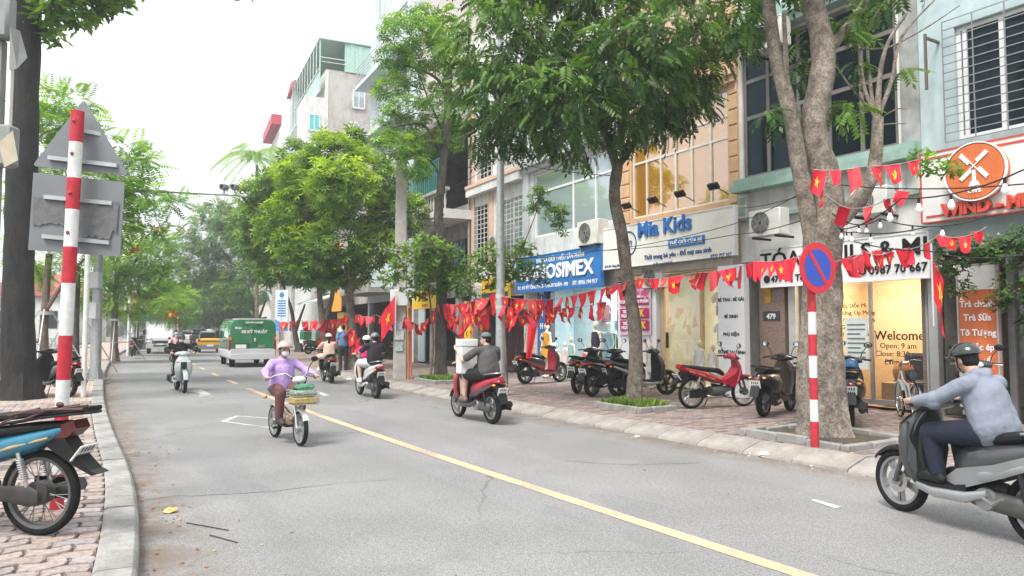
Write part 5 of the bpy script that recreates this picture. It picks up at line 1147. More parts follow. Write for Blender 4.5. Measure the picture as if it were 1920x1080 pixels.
def handlebar(root, x, z, hb, steer=0, naked=False):
    h = MB()
    if naked: h.tube([(x - .12, -hb, z + .0), (x - .06, -hb + .13, z + .01), (x, -.12, z - .02), (x + .02, 0, z - .05), (x, .12, z - .02), (x - .06, hb - .13, z + .01), (x - .12, hb, z)], .011, 8)
    else: h.tube([(x - .05, -hb, z - .01), (x - .01, -hb + .14, z + .01), (x + .02, -.1, z), (x + .02, .1, z), (x - .01, hb - .14, z + .01), (x - .05, hb, z - .01)], .012, 8)
    h.build('handlebar', CHROME if naked else BPL, root)
    for s_ in (-1, 1):
        gx = x - (.12 if naked else .05)
        MB().tube([(gx + .03, s_ * (hb - .11), z), (gx, s_ * hb, z - .01)], .017, 8).build('grip', BPL, root)
        MB().tube([(gx + .05, s_ * (hb - .12), z - .005), (gx + .07, s_ * (hb - .06), z - .01), (gx + .06, s_ * (hb + .0), z - .015)], .006, 5).build('brake_lever', ALLOY, root)
def exhaust(root, pts, r, y, mat=None):
    e = MB().tube([(a, y, b) for a, b in pts], r, 12).build('exhaust', mat or ENG, root)
    a, b = pts[-2], pts[-1]
    MB().box(min(a[0], b[0]) + .06, max(a[0], b[0]) - .06, y - r[-1] - .012, y - r[-1] + .01, min(a[1], b[1]) - .005, max(a[1], b[1]) + .035).build('heat_shield', BPL, e, smooth=0)
def fender(root, x, R, a0, a1, wd, mat, name='fender', dr=.03):
    m = MB(); pr = [(R + dr - .03, -wd / 2), (R + dr, -wd / 2.4), (R + dr + .012, 0), (R + dr, wd / 2.4), (R + dr - .03, wd / 2)]
    m.lathe(pr, 14, 'Y', (x, 0, R), False, a0, a1); return m.build(name, mat, root)
def stand(root, x=-.1, y=.12, R=0):
    MB().tube([(x, y, .27), (x - .05, y + .1, .02), (x - .09, y + .11, .0)], .010, 6).build('side_stand', DARKMETAL, root)
def sport_panels(r, bp, tp):
    """angular beak, side wings and swept tail"""
    for s_ in (-1, 1):
        MB().add([(.60, s_ * .02, .735), (.50, s_ * .16, .80), (.38, s_ * .19, .86), (.34, s_ * .22, .70), (.36, s_ * .215, .50), (.33, s_ * .16, .34), (.44, s_ * .13, .46), (.535, s_ * .13, .62), (.30, s_ * .19, .60)], [(0, 1, 7), (1, 2, 3), (1, 3, 7), (3, 4, 7), (4, 6, 7), (4, 5, 6), (3, 8, 4), (4, 8, 5)]).build('apron_wing', bp, r, smooth=25)
        MB().add([(.605, s_ * .0, .745), (.505, s_ * .155, .815), (.39, s_ * .17, .90), (.335, s_ * .10, .965), (.40, s_ * .0, .93)], [(0, 1, 4), (1, 2, 4), (2, 3, 4)]).build('beak', tp, r, smooth=20)
        MB().add([(.565, s_ * .075, .765), (.50, s_ * .145, .80), (.43, s_ * .15, .855), (.47, s_ * .09, .85)], [(0, 1, 2, 3)]).build('lamp_strip', CLRL, r, smooth=0)
        MB().add([(.10, s_ * .13, .40), (-.08, s_ * .185, .52), (-.40, s_ * .195, .60), (-.70, s_ * .165, .72), (-.98, s_ * .06, .82), (-.72, s_ * .15, .62), (-.42, s_ * .17, .49), (-.10, s_ * .165, .36)], [(0, 1, 7), (1, 2, 6, 7), (2, 3, 5, 6), (3, 4, 5)]).build('tail_panel', tp, r, smooth=25)
        MB().tube([(-.30, s_ * .19, .33), (-.42, s_ * .23, .30), (-.50, s_ * .24, .36)], .016, 6).build('passenger_peg', ALLOY, r)
def scooter(name, label, body, loc, rz, trim=None, group=None, style='modern', mirror=True, park=False, rim=None, rack=False, cat='motor scooter', sc=1.0, seatm=None, inner=None, lean=0):
    """X forward, Y to the rider's left, origin on the ground between the wheels"""
    r = thing(name, label, cat, loc, rz, group, sc); bp = PAINTS[body]; tp = PAINTS[trim] if trim else bp; inn = inner or BPL
    if lean: r.rotation_euler = (lean, 0, rz)
    R = .28 if style != 'vespa' else .255; wb = .64
    wheel(r, -wb, R, .11, 'alloy', rim, False); wheel(r, wb, R, .09, 'alloy', rim)
    MB().tube([(wb, .075, R), (wb - .1, .07, R + .28), (wb - .18, .05, .72)], [.022, .024, .028], 10).tube([(wb, -.075, R), (wb - .1, -.07, R + .28), (wb - .18, -.05, .72)], [.022, .024, .028], 10).split('fork_leg', ENG, r, 50)
    fender(r, wb, R, .6 if style == 'sport' else .25, 2.3, .12, BPL if style == 'sport' else bp, 'front_fender', .03)
    # leg shield and nose
    nose = MB().loft([(.30, .36, 0, .05, .13), (.42, .415, 0, .062, .185), (.56, .435, 0, .075, .215), (.70, .43, 0, .085, .22), (.82, .405, 0, .08, .19), (.91, .37, 0, .06, .14), (.96, .345, 0, .035, .09)], 20, 2.6, 'Z'); nose.build('front_apron', bp, r)
    MB().loft([(.33, .315, 0, .03, .155), (.55, .355, 0, .025, .195), (.72, .345, 0, .025, .195), (.86, .315, 0, .03, .15), (.95, .29, 0, .03, .09)], 16, 3, 'Z').build('inner_leg_shield', inn, r)
    if style == 'sport': sport_panels(r, bp, tp)
    if style == 'modern':
        MB().prism([(.40, .40), (.50, .55), (.525, .68), (.495, .80), (.455, .80), (.49, .68), (.46, .55), (.38, .42)], -.075, .075).build('nose_grille', BPL, r, smooth=0)
        for s_ in (-1, 1): MB().ell((.445, s_ * .135, .80), (.05, .055, .035), 10, 6).build('turn_signal', AMB if s_ < 0 else CLRL, r)
    elif style == 'vespa':
        MB().loft([(.45, .49, 0, .012, .03), (.65, .52, 0, .015, .035), (.85, .48, 0, .015, .03)], 10, 2, 'Z').build('nose_trim', tp, r)
    # handlebar cowl, headlamp
    MB().loft([(-.20, .285, 1.0, .05, .035), (-.14, .30, 1.01, .07, .055), (0, .315, 1.015, .095, .075), (.14, .30, 1.01, .07, .055), (.20, .285, 1.0, .05, .035)], 14, 2.4, 'Y').build('handlebar_cowl', bp if style != 'vespa' else bp, r)
    MB().ell((.375, 0, 1.005), (.045, .10, .055), 14, 8).build('headlamp', CLRL, r)
    MB().ell((.22, 0, 1.045), (.04, .09, .03), 12, 6).build('dashboard', BPL, r)
    handlebar(r, .27, 1.02, .33)
    if mirror: mirrors(r, .27, 1.04, .33, 1.0, BPL)
    # floor, rear body, seat
    MB().loft([(.36, 0, .345, .15, .035), (.2, 0, .33, .185, .045), (-.02, 0, .33, .185, .045), (-.14, 0, .37, .17, .07)], 14, 4).build('floorboard', BPL, r)
    for s_ in (-1, 1): MB().loft([(.34, s_ * .15, .31, .02, .03), (.15, s_ * .185, .285, .022, .04), (-.15, s_ * .185, .30, .022, .045), (-.32, s_ * .16, .36, .02, .03)], 10, 2.5).build('side_skirt', tp, r)
    if style == 'vespa':
        MB().loft([(.0, 0, .54, .10, .17), (-.12, 0, .56, .17, .20), (-.32, 0, .56, .225, .215), (-.55, 0, .58, .225, .20), (-.75, 0, .63, .17, .14), (-.88, 0, .68, .09, .08), (-.92, 0, .69, .03, .03)], 22, 2.5).build('rear_body', bp, r)
        MB().loft([(.02, 0, .79, .08, .035), (-.1, 0, .80, .125, .055), (-.35, 0, .80, .145, .05), (-.6, 0, .83, .135, .05), (-.78, 0, .82, .09, .04)], 16, 2.6).build('seat', seatm or SEATM, r)
    else:
        MB().loft([(.02, 0, .50, .09, .14), (-.10, 0, .54, .145, .19), (-.28, 0, .60, .175, .155), (-.48, 0, .66, .175, .115), (-.68, 0, .72, .15, .085), (-.86, 0, .775, .10, .055), (-.97, 0, .81, .04, .03)], 22, 2.7).build('rear_body', bp, r)
        for s_ in (-1, 1): MB().loft([(-.05, s_ * .125, .44, .02, .05), (-.3, s_ * .168, .50, .018, .05), (-.6, s_ * .155, .60, .016, .035), (-.82, s_ * .11, .69, .012, .02)], 8, 2.5).build('side_trim', tp if trim else BPL, r)
        MB().loft([(.04, 0, .70, .07, .04), (-.06, 0, .745, .12, .055), (-.28, 0, .765, .145, .05), (-.42, 0, .80, .145, .05), (-.62, 0, .84, .13, .045), (-.80, 0, .86, .085, .03)], 16, 2.8).build('seat', seatm or SEATM, r)
    MB().loft([(-.86, 0, .75, .115, .045), (-.95, 0, .755, .10, .04), (-.985, 0, .75, .06, .03)] if style != 'vespa' else [(-.86, 0, .66, .08, .05), (-.93, 0, .66, .07, .045), (-.95, 0, .66, .03, .02)], 12, 2.4).build('tail_lamp', REDL, r)
    MB().tube([(-.6, .15, .86), (-.82, .14, .885), (-.93, .07, .9), (-.95, 0, .9), (-.93, -.07, .9), (-.82, -.14, .885), (-.6, -.15, .86)], .012, 8).build('grab_rail', ALLOY if body != 'black' else BPL, r)
    # engine, exhaust, shocks, rear mudguard
    MB().loft([(-.12, .05, .30, .05, .07), (-.28, .07, .30, .07, .085), (-.5, .09, .29, .05, .08), (-.68, .095, .28, .045, .095), (-.74, .095, .28, .03, .05)], 14, 2.6).build('engine_case', ENG, r)
    MB().lathe([(.001, .15), (.085, .15), (.095, .12)], 18, 'Y', (-.28, 0, .31)).build('drive_cover', ALLOY, r)
    MB().loft([(-.08, -.06, .36, .07, .08), (-.3, -.08, .34, .07, .08), (-.42, -.08, .33, .03, .05)], 12, 2.5).build('engine_block', ENG, r)
    exhaust(r, [(-.25, .24), (-.42, .22), (-.55, .25), (-.96, .36)], [.02, .025, .055, .062], -.165, BPL)
    for s_ in (-1, 1): MB().tube([(-.62, s_ * .125, .32), (-.56, s_ * .14, .62)], .024, 8).build('shock_absorber', DARKMETAL, r)
    fender(r, -wb, R, 1.2, 2.5, .14, BPL, 'rear_fender', .03)
    MB().prism([(-.80, .70), (-.93, .70), (-1.02, .50), (-1.075, .38), (-1.045, .375), (-.97, .50), (-.84, .62)], -.075, .075).build('mudguard', BPL, r, smooth=0)
    plate(r, -1.005, .585, -.38)
    for s_ in (-1, 1): MB().ell((-.90, s_ * .12, .69), (.04, .035, .025), 8, 6).build('turn_signal', AMB, r)
    if park: stand(r)
    if rack: MB().tube([(-.75, .12, .9), (-1.1, .1, .93), (-1.1, -.1, .93), (-.75, -.12, .9)], .01, 6).build('rear_rack', CHROME, r)
    return r
def underbone(name, label, body, loc, rz, group=None, load=False, lean=0, sc=1.0, detail=True, cat='motorbike'):
    """step-through motorbike with spoked wheels"""
    r = thing(name, label, cat, loc, rz, group, sc); bp = PAINTS[body]
    if lean: r.rotation_euler = (lean, 0, rz)
    R = .30 if not load else .315; wb = .62
    rm_ = STEEL if not load else M('dull_rim', (.14, .14, .14), .5, .6); wheel(r, -wb, R, .075, 'spoke', rm_, False); wheel(r, wb, R, .065, 'spoke', rm_, False)
    MB().lathe([(.001, -.05), (.085, -.05), (.09, .05), (.001, .05)], 20, 'Y', (-wb, 0, R)).build('rear_hub', ENG, r); MB().lathe([(.001, -.05), (.07, -.05), (.075, .05), (.001, .05)], 18, 'Y', (wb, 0, R)).build('front_hub', ENG, r)
    MB().tube([(wb, .07, R), (.47, .07, .72)], .022, 8).tube([(wb, -.07, R), (.47, -.07, .72)], .022, 8).split('fork_leg', ENG, r, 50)
    fender(r, wb, R, .35, 2.7, .11, bp, 'front_fender', .03); fender(r, -wb, R, .75 if not load else 1.0, 2.5 if not load else 1.75, .12, BPL, 'rear_fender', .035)
    MB().loft([(.40, .30, 0, .05, .10), (.52, .38, 0, .05, .15), (.68, .43, 0, .05, .16), (.82, .42, 0, .055, .13), (.93, .375, 0, .045, .09)], 16, 2.6, 'Z').build('front_apron', bp, r)
    MB().prism([(.30, .40), (.42, .62), (.40, .80), (.30, .66), (.08, .56), (.06, .48)], -.13, .13).build('leg_shield', bp, r, smooth=0)
    MB().loft([(.28, 0, .60, .05, .06), (.05, 0, .52, .06, .06), (-.1, 0, .56, .09, .08), (-.35, 0, .64, .125, .10), (-.6, 0, .70, .125, .085), (-.80, 0, .775, .085, .045), (-.90, 0, .81, .05, .025)], 18, 2.6).build('side_cover', bp, r)
    for s_ in (-1, 1): MB().loft([(-.15, s_ * .095, .56, .012, .012), (-.45, s_ * .12, .655, .012, .014), (-.75, s_ * .105, .73, .010, .010)], 8, 2).build('side_stripe', M('decal_gold', (.35, .25, .12), .5), r)
    MB().loft([(.08, 0, .66, .07, .04), (-.02, 0, .72, .105, .05), (-.3, 0, .755, .12, .045), (-.55, 0, .79, .115, .042), (-.82, 0, .82, .08, .03)], 16, 2.8).build('seat', SEATM, r)
    MB().loft([(-.20, .295, .97, .04, .03), (-.1, .31, .99, .06, .05), (0, .33, 1.0, .08, .07), (.1, .31, .99, .06, .05), (.20, .295, .97, .04, .03)], 12, 2.4, 'Y').build('handlebar_cowl', bp if not load else BPL, r)
    MB().ell((.385, 0, .99), (.04, .09, .06), 12, 8).build('headlamp', CLRL, r); handlebar(r, .27, .99, .33); mirrors(r, .27, 1.0, .33)
    MB().prism([(-.72, .79), (-.92, .86), (-.95, .80), (-.88, .735), (-.76, .72)], -.075, .075).build('tail_lamp', REDL if not load else M('dull_tail_lens', (.075, .012, .012), .3, var=.4, scale=14), r, smooth=0)
    MB().prism([(-.66, .71), (-.85, .735), (-.93, .62), (-1.06, .50), (-1.12, .475), (-1.08, .46), (-.93, .53), (-.73, .65)], -.07, .07).build('mudguard', BPL, r, smooth=0)
    plate(r, -.965, .62, -.68, .19, .14)
    MB().tube([(.3, 0, .62), (.05, 0, .42), (-.15, 0, .45)], .03, 8).build('frame', DARKMETAL, r)
    MB().loft([(.12, 0, .33, .09, .09), (-.05, 0, .32, .12, .10), (-.2, 0, .33, .10, .09)], 14, 2.8).build('engine_case', ENG, r); MB().tube([(.1, 0, .34), (.28, 0, .38)], [.07, .06], 12).build('cylinder', ALLOY, r)
    MB().box(-wb - .02, -.1, .07, .1, .27, .34).build('swing_arm', DARKMETAL, r, smooth=0)
    MB().loft([(-.16, .10, .335, .012, .06), (-.4, .115, .325, .014, .055), (-.62, .12, .31, .014, .075), (-.70, .12, .30, .012, .05)], 12, 2.8).build('chain_case', M('chain_case_grey', (.035, .035, .036), .55, .3, var=.3, dirt=.4), r)
    for s_ in (-1, 1):
        sh = MB().tube([(-.60, s_ * .115, .37), (-.52, s_ * .12, .62)], .014, 8).build('shock_absorber', STEEL, r)
        c0, c1 = Vector((-.585, s_ * .115, .42)), Vector((-.535, s_ * .12, .58)); MB().tube([c0.lerp(c1, k / 60) + Vector((.026 * math.cos(k * 1.05), .026 * math.sin(k * 1.05), 0)) for k in range(61)], .0045, 5).build('spring', STEEL, sh)
    exhaust(r, [(.15, .26), (-.15, .22), (-.35, .24), (-.85, .36)], [.018, .02, .04, .048], -.14, CHROME if not load else ENG)
    for s_ in (-1, 1): MB().tube([(.0, s_ * .08, .26), (.0, s_ * .24, .25)], .014, 6).build('foot_peg', BPL, r)
    stand(r)
    if load:
        k = MB()
        for s_ in (-1, 1): k.tube([(-.25, s_ * .11, .80), (-.6, s_ * .12, .865), (-.98, s_ * .11, .91), (-1.04, s_ * .06, .915)], .011, 6)
        for x in (-.35, -.6, -.8, -.97): k.tube([(x, -.12, .84 + (-.25 - x) * .1), (x, .12, .84 + (-.25 - x) * .1)], .008, 6)
        k.tube([(-1.04, -.06, .915), (-1.06, 0, .915), (-1.04, .06, .915)], .011, 6).build('luggage_rack', DARKMETAL, r)
        for q in range(3): MB().loft([(-.1, -.08 + q * .08, .845, .04, .03), (-.5, -.08 + q * .08, .89, .045, .028), (-1.02, -.07 + q * .07, .94, .035, .018)], 10, 2.8).build('strapped_tube', M('dark_bundle', (.012, .012, .014), .6, var=.3, spec=.3), r)
        st = M('brown_rubber_strap', (.09, .035, .033), .7)
        for a, b in (((-.2, .15, .78), (-.55, -.05, .93)), ((-.4, .14, .84), (-.9, -.02, .965)), ((-.6, .15, .87), (-1.0, .02, .965)), ((-.45, .14, .89), (-1.03, .12, .945))):
            va, vb = Vector(a), Vector(b); MB().tube([va, va.lerp(vb, .33) + Vector((0, .02, .025)), va.lerp(vb, .7) + Vector((0, .02, .015)), vb], .008, 6).build('strap', st, r)
        MB().ell((-.80, .06, .97), (.035, .018, .02), 8, 6).build('strap_knot', st, r); MB().cbox(-.12, .02, .06, .16, .84, .93, .01).build('green_rag', M('green_rag', (.02, .2, .12), .8), r)
    return r
def bicycle(name, label, loc, rz, col='paleblue', group=None, basket=False):
    r = thing(name, label, 'bicycle', loc, rz, group); R = .31; wb = .52; fm = PAINTS[col]
    for x in (-wb, wb): wheel(r, x, R, .04, 'spoke', CHROME, False)
    m = MB()
    for a, b in (((.40, 0, .80), (-.05, 0, .28)), ((-.05, 0, .28), (-.18, 0, .72)), ((.36, 0, .68), (-.14, 0, .55)), ((-.05, .04, .28), (-wb, .05, R)), ((-.16, .03, .62), (-wb, .05, R)), ((.40, 0, .82), (.44, .05, .62)), ((.44, .05, .62), (wb, .05, R))): m.tube([a, b], .014, 8)
    m.build('frame', fm, r); MB().tube([(.40, 0, .8), (.36, 0, .98)], .012, 8).build('stem', CHROME, r); handlebar(r, .37, .99, .28, naked=True)
    MB().loft([(-.02, 0, .80, .03, .02), (-.12, 0, .81, .06, .03), (-.28, 0, .82, .10, .035)], 12, 2.5).build('saddle', SEATM, r); MB().tube([(-.18, 0, .7), (-.2, 0, .8)], .012, 6).build('seat_post', CHROME, r)
    MB().lathe([(.09, .03), (.085, .03), (.085, .036), (.09, .036)], 20, 'Y', (-.05, 0, .28), True).build('chain_ring', STEEL, r); MB().tube([(-.05, .06, .28), (.06, .07, .16)], .009, 6).build('crank', STEEL, r)
    fender(r, wb, R, .6, 2.6, .06, fm, 'front_fender', .02); fender(r, -wb, R, .5, 2.6, .06, fm, 'rear_fender', .02)
    MB().box(-.85, -.35, -.06, .06, .665, .68).build('rear_rack', DARKMETAL, r, smooth=0)
    return r
def ebike(name, label, loc, rz):
    """electric moped with pedals, wire basket and bench seat"""
    r = thing(name, label, 'electric bike', loc, rz); R = .25; wb = .54; tan = PAINTS['tan']
    for x in (-wb, wb): wheel(r, x, R, .065, 'alloy', STEEL, False)
    MB().tube([(wb, .055, R), (.44, .05, .56)], .018, 8).tube([(wb, -.055, R), (.44, -.05, .56)], .018, 8).split('fork_leg', CHROME, r, 50)
    MB().tube([(.44, 0, .54), (.40, 0, .92)], .02, 8).build('steering_stem', CHROME, r)
    MB().tube([(.41, 0, .62), (.25, 0, .36), (.0, 0, .28), (-.2, 0, .30), (-.32, 0, .62)], .026, 10).build('frame', tan, r)
    MB().loft([(.18, 0, .33, .07, .08), (-.05, 0, .32, .10, .11), (-.22, 0, .36, .10, .14), (-.30, 0, .40, .06, .12)], 14, 3).build('battery_box', tan, r)
    MB().loft([(-.05, 0, .66, .06, .03), (-.15, 0, .70, .10, .045), (-.35, 0, .71, .11, .04), (-.62, 0, .73, .10, .04), (-.72, 0, .73, .05, .03)], 14, 2.7).build('seat', SEATM, r)
    MB().tube([(-.3, .08, .64), (-.7, .09, .66), (-.78, 0, .67), (-.7, -.09, .66), (-.3, -.08, .64)], .012, 6).build('rear_rack', CHROME, r)
    fender(r, wb, R, .5, 2.5, .08, M('aged_white_enamel'), 'front_fender', .02); fender(r, -wb, R, .5, 2.4, .09, tan, 'rear_fender', .025)
    h = MB().tube([(.20, -.34, .95), (.27, -.28, .99), (.36, -.16, 1.02), (.40, -.05, .94), (.40, .05, .94), (.36, .16, 1.02), (.27, .28, .99), (.20, .34, .95)], .013, 8).build('handlebar', CHROME, r)
    for s_ in (-1, 1): MB().tube([(.22, s_ * .315, .965), (.13, s_ * .37, .93)], .018, 8).build('grip', BPL, r); MB().ell((-.6, s_ * .14, .62), (.04, .035, .03), 8, 6).build('turn_signal', AMB, r)
    MB().ell((.46, 0, .93), (.06, .10, .055), 14, 8).build('headlamp', M('aged_white_enamel'), r); MB().ell((.505, 0, .93), (.025, .075, .042), 14, 8).build('lamp_lens', CLRL, r)
    # basket of wire with packets inside
    b = MB(); x0, x1, y0, y1, z0, z1 = .48, .76, -.19, .19, .60, .80
    for z in np.linspace(z0, z1, 6): b.tube([(x0, y0, z), (x1, y0, z), (x1, y1, z), (x0, y1, z), (x0, y0, z)], .0045, 4, False)
    for y in np.linspace(y0, y1, 9): b.tube([(x0, y, z1), (x0, y, z0), (x1, y, z0), (x1, y, z1)], .004, 4, False)
    for x in np.linspace(x0, x1, 6): b.tube([(x, y0, z1), (x, y0, z0), (x, y1, z0), (x, y1, z1)], .004, 4, False)
    bk = b.build('basket', M('grey_wire', (.35, .34, .31), .5, .4), r)
    MB().cbox(.495, .745, -.175, .175, .612, .70, .015).build('basket_lining', M('yellow_packet', (.6, .4, .05), .6, var=.3, scale=20), bk); MB().cbox(.50, .74, -.17, .17, .71, .80, .03).build('packet', M('grey_green_packet', (.2, .28, .22), .6, var=.4, scale=16), bk)
    MB().loft([(.52, -.02, .82, .12, .03), (.62, .02, .845, .15, .04), (.72, 0, .82, .11, .025)], 12, 2.5).build('bag_top', M('green_bag', (.04, .16, .09), .6, var=.4, scale=18), bk)
    MB().tube([(.42, .12, .96), (.50, .05, .82), (.5, -.02, .70)], .016, 6).tube([(.42, -.1, .96), (.46, .03, .84), (.5, .1, .72)], .016, 6).split('black_strap', BPL, r, 40)
    MB().tube([(.02, -.12, .22), (.02, -.22, .22)], .02, 6).tube([(.02, .12, .22), (.02, .22, .22)], .02, 6).split('pedal', BPL, r, 40)
    MB().box(.1, .28, -.12, .12, .245, .27).build('foot_board', BPL, r, smooth=0)
    mirrors(r, .30, 1.0, .34, .8, both=False)
    return r
def face_to(p, q): d = Vector(q) - Vector(p); return math.atan2(d.y, d.x)
def midw(rear, front, z=0.0):
    """place from the two wheel contacts seen in the photograph"""
    a, b = G(*rear, z), G(*front, z); return (a + b) / 2, math.atan2((b - a).y, (b - a).x)

# ================================================================== PEOPLE
SKIN = M('skin', (.44, .25, .17), .55, var=.06, scale=20); SKIN2 = M('skin_light', (.52, .33, .25), .55, var=.06, scale=20)
HAIR = M('black_hair', (.006, .005, .0045), .6, var=.3, scale=60, bump=.5, spec=.25); SHOEB = M('black_shoe', (.008, .008, .008), .45, spec=.3); SHOEW = M('white_shoe', (.6, .6, .58), .6)
def cloth(name, c, var=.1): return M('cloth_' + name, c, .88, var=var, scale=9, bump=.35, bscale=26)
def capsule(mb, a, b, ra, rb, n=14):
    a, b = Vector(a), Vector(b); d = (b - a); L = d.length; d = d.normalized() if L > 1e-6 else Vector((0, 0, 1)); pts = []; rs = []
    for k in range(5): t = (PI / 2) * k / 4; pts.append(a - d * ra * math.cos(t)); rs.append(max(ra * math.sin(t), .001))
    for k in range(1, 4): pts.append(a.lerp(b, k / 4)); rs.append(ra + (rb - ra) * k / 4)
    for k in range(5): t = (PI / 2) * k / 4; pts.append(b + d * rb * math.sin(t)); rs.append(max(rb * math.cos(t), .001))
    mb.tube(pts, rs, n)
def blend(name, prims, mat, parent=None, vox=.014, smooth=3, fac=.5):
    """one continuous surface out of tapered limbs and ellipsoids"""
    mb = MB()
    for p in prims:
        if p[0] == 'c': capsule(mb, *p[1:])
        else: mb.ell(p[1], p[2], 18, 12, (Matrix.Translation(p[1]) @ p[3] @ Matrix.Translation(-Vector(p[1]))) if len(p) > 3 else None)
    o = mb.build(name, mat, parent, smooth=0)
    rm = o.modifiers.new('r', 'REMESH'); rm.mode = 'VOXEL'; rm.voxel_size = vox
    if smooth: sm = o.modifiers.new('s', 'SMOOTH'); sm.iterations = smooth; sm.factor = fac
    me = evaluated_mesh(o); o.modifiers.clear(); old = o.data; o.data = me; bpy.data.meshes.remove(old)
    me.polygons.foreach_set('use_smooth', [True] * len(me.polygons)); me.materials.clear(); me.materials.append(mat); return o
POSE = dict(pelvis=(-.24, 0, .83), chest=(-.20, 0, 1.11), neck=(-.17, 0, 1.285), head=(-.12, 0, 1.40), sh=((-.18, .175, 1.215), (-.18, -.175, 1.215)), el=((.0, .28, 1.06), (.0, -.28, 1.06)), ha=((.215, .285, 1.045), (.215, -.285, 1.045)), hip=((-.22, .09, .82), (-.22, -.09, .82)), kn=((.18, .16, .78), (.18, -.16, .78)), an=((.13, .15, .45), (.13, -.15, .45)))
def person(label, loc, rz, P=None, top=None, bottom=None, sleeve='short', legs='long', skin=SKIN, helmet=None, hair='short', mask=None, shoe=SHOEB, yaw=0, nod=0, sc=1.0, group='people riding', fat=1.0, collar=False, vox=.014, hood=False, cap=None, grip=True, longhair=False, pattern=None, fem=False, bare=False):
    J = dict(POSE); J.update(P or {}); V = {k: (Vector(v) if not isinstance(v[0], tuple) else [Vector(q) for q in v]) for k, v in J.items()}
    f = fat; shw = .9 if fem else 1.0; hd = V['head']; HR = Matrix.Rotation(yaw, 4, 'Z') @ Matrix.Rotation(nod, 4, 'Y')
    hk = .92; hp = lambda x, y, z: hd + HR @ Vector((x * hk, y * hk, z * hk))
    pr = [('c', V['pelvis'], V['chest'], .125 * f, .13 * f), ('c', V['chest'], V['neck'], .12 * f, .055), ('c', V['neck'], hp(-.01, 0, -.03), .053, .055)]
    for s_ in (-1, 1): pr.append(('c', V['chest'] + Vector((0, s_ * .05, 0)), V['pelvis'] + Vector((0, s_ * .06, .02)), .105 * f, .11 * f))
    for i in (0, 1):
        pr += [('c', V['chest'].lerp(V['neck'], .5), V['sh'][i] - Vector((0, 0, .015)), .055 * f, .046 * f), ('c', V['sh'][i] - Vector((0, 0, .012)), V['el'][i], .045 * f, .038 * f), ('c', V['el'][i], V['ha'][i], .04 * f, .027),
               ('c', V['pelvis'], V['hip'][i], .12 * f, .105 * f), ('c', V['hip'][i], V['kn'][i], .092 * f, .06 * f), ('c', V['kn'][i], V['an'][i], .06 * f, .038)]
        k, a = V['kn'][i], V['an'][i]; pr.append(('c', k.lerp(a, .25) + Vector((-.02, 0, 0)), k.lerp(a, .5) + Vector((-.012, 0, 0)), .054 * f, .048 * f))
        fw = Vector(J.get('toe', (.17, 0, -.055))); pr += [('c', a + Vector((-.02, 0, -.045)), a + fw * .75 + Vector((0, 0, -.005)), .038, .034), ('c', a + fw * .6, a + fw, .036, .026)]
        h = V['ha'][i]; sg = 1 if h.y > 0 else -1; d = (h - V['el'][i]).normalized()
        pr.append(('c', h - d * .01, h + d * .045, .03, .034))                                  # palm
        if grip:
            g = h + d * .055
            for q in range(4):                                                                 # fingers closed over the grip
                y = g.y + (q - 1.5) * .021; pr += [('c', (g.x - .008, y, g.z + .020), (g.x + .026, y, g.z + .013), .0105, .0095), ('c', (g.x + .026, y, g.z + .013), (g.x + .022 - .004 * (q == 3), y, g.z - .020), .0095, .0085)]
            pr += [('c', (g.x - .02, g.y - sg * .045, g.z + .004), (g.x + .012, g.y - sg * .052, g.z - .016), .012, .0095)]
        else:
            sd = Vector((-d.y, d.x, 0)).normalized() if abs(d.z) < .95 else Vector((0, 1, 0)); up = d.cross(sd)
            for q in range(4):
                o_ = h + d * .06 + sd * (q - 1.5) * .021; pr += [('c', o_, o_ + d * .035 + up * .006, .010, .0095), ('c', o_ + d * .035 + up * .006, o_ + d * (.058 + .008 * (q in (1, 2))) + up * .022, .0095, .008)]
            pr += [('c', h + d * .02 + sd * .03, h + d * .06 + sd * .052, .012, .009)]
    # head: skull, jaw, nose, ears, brow
    E = lambda c, r: ('e', hp(*c), tuple(q * hk for q in r), HR)
    pr += [E((-.005, 0, .03), (.098, .078, .098)), E((.025, 0, -.045), (.07, .058, .07)), E((.055, 0, -.085), (.032, .034, .024)), E((.082, 0, -.055), (.014, .022, .012)), E((-.005, .076, -.01), (.02, .012, .032)), E((-.005, -.076, -.01), (.02, .012, .032)),
           ('c', hp(.086, 0, .018), hp(.108, 0, -.022), .010, .014), E((.076, .03, .03), (.018, .026, .01)), E((.076, -.03, .03), (.018, .026, .01))]
    body = blend('person', pr, skin, None, vox); body.location = loc; body.rotation_euler = (0, 0, rz); body.scale = (sc,) * 3; tag(body, label, 'person', group)
    for s_ in (-1, 1): MB().ell(hp(.088, s_ * .03, .006), (.009, .014, .008), 8, 6, None).build('eye', M('dark_eye', (.02, .015, .012), .2), body)
    MB().ell(hp(.093, 0, -.056), (.007, .02, .004), 8, 4).build('mouth', M('lip', (.32, .12, .10), .5), body)
    # clothing
    off = .014
    c = [('c', V['pelvis'] + Vector((0, 0, .03)), V['chest'], .135 * f + off, .132 * f + off), ('c', V['chest'], V['neck'] - Vector((0, 0, .05)), .122 * f + off, .075 + off)]
    for s_ in (-1, 1): c.append(('c', V['chest'] + Vector((0, s_ * .055, 0)), V['pelvis'] + Vector((-.01, s_ * .07, .03)), .108 * f + off, .117 * f + off))
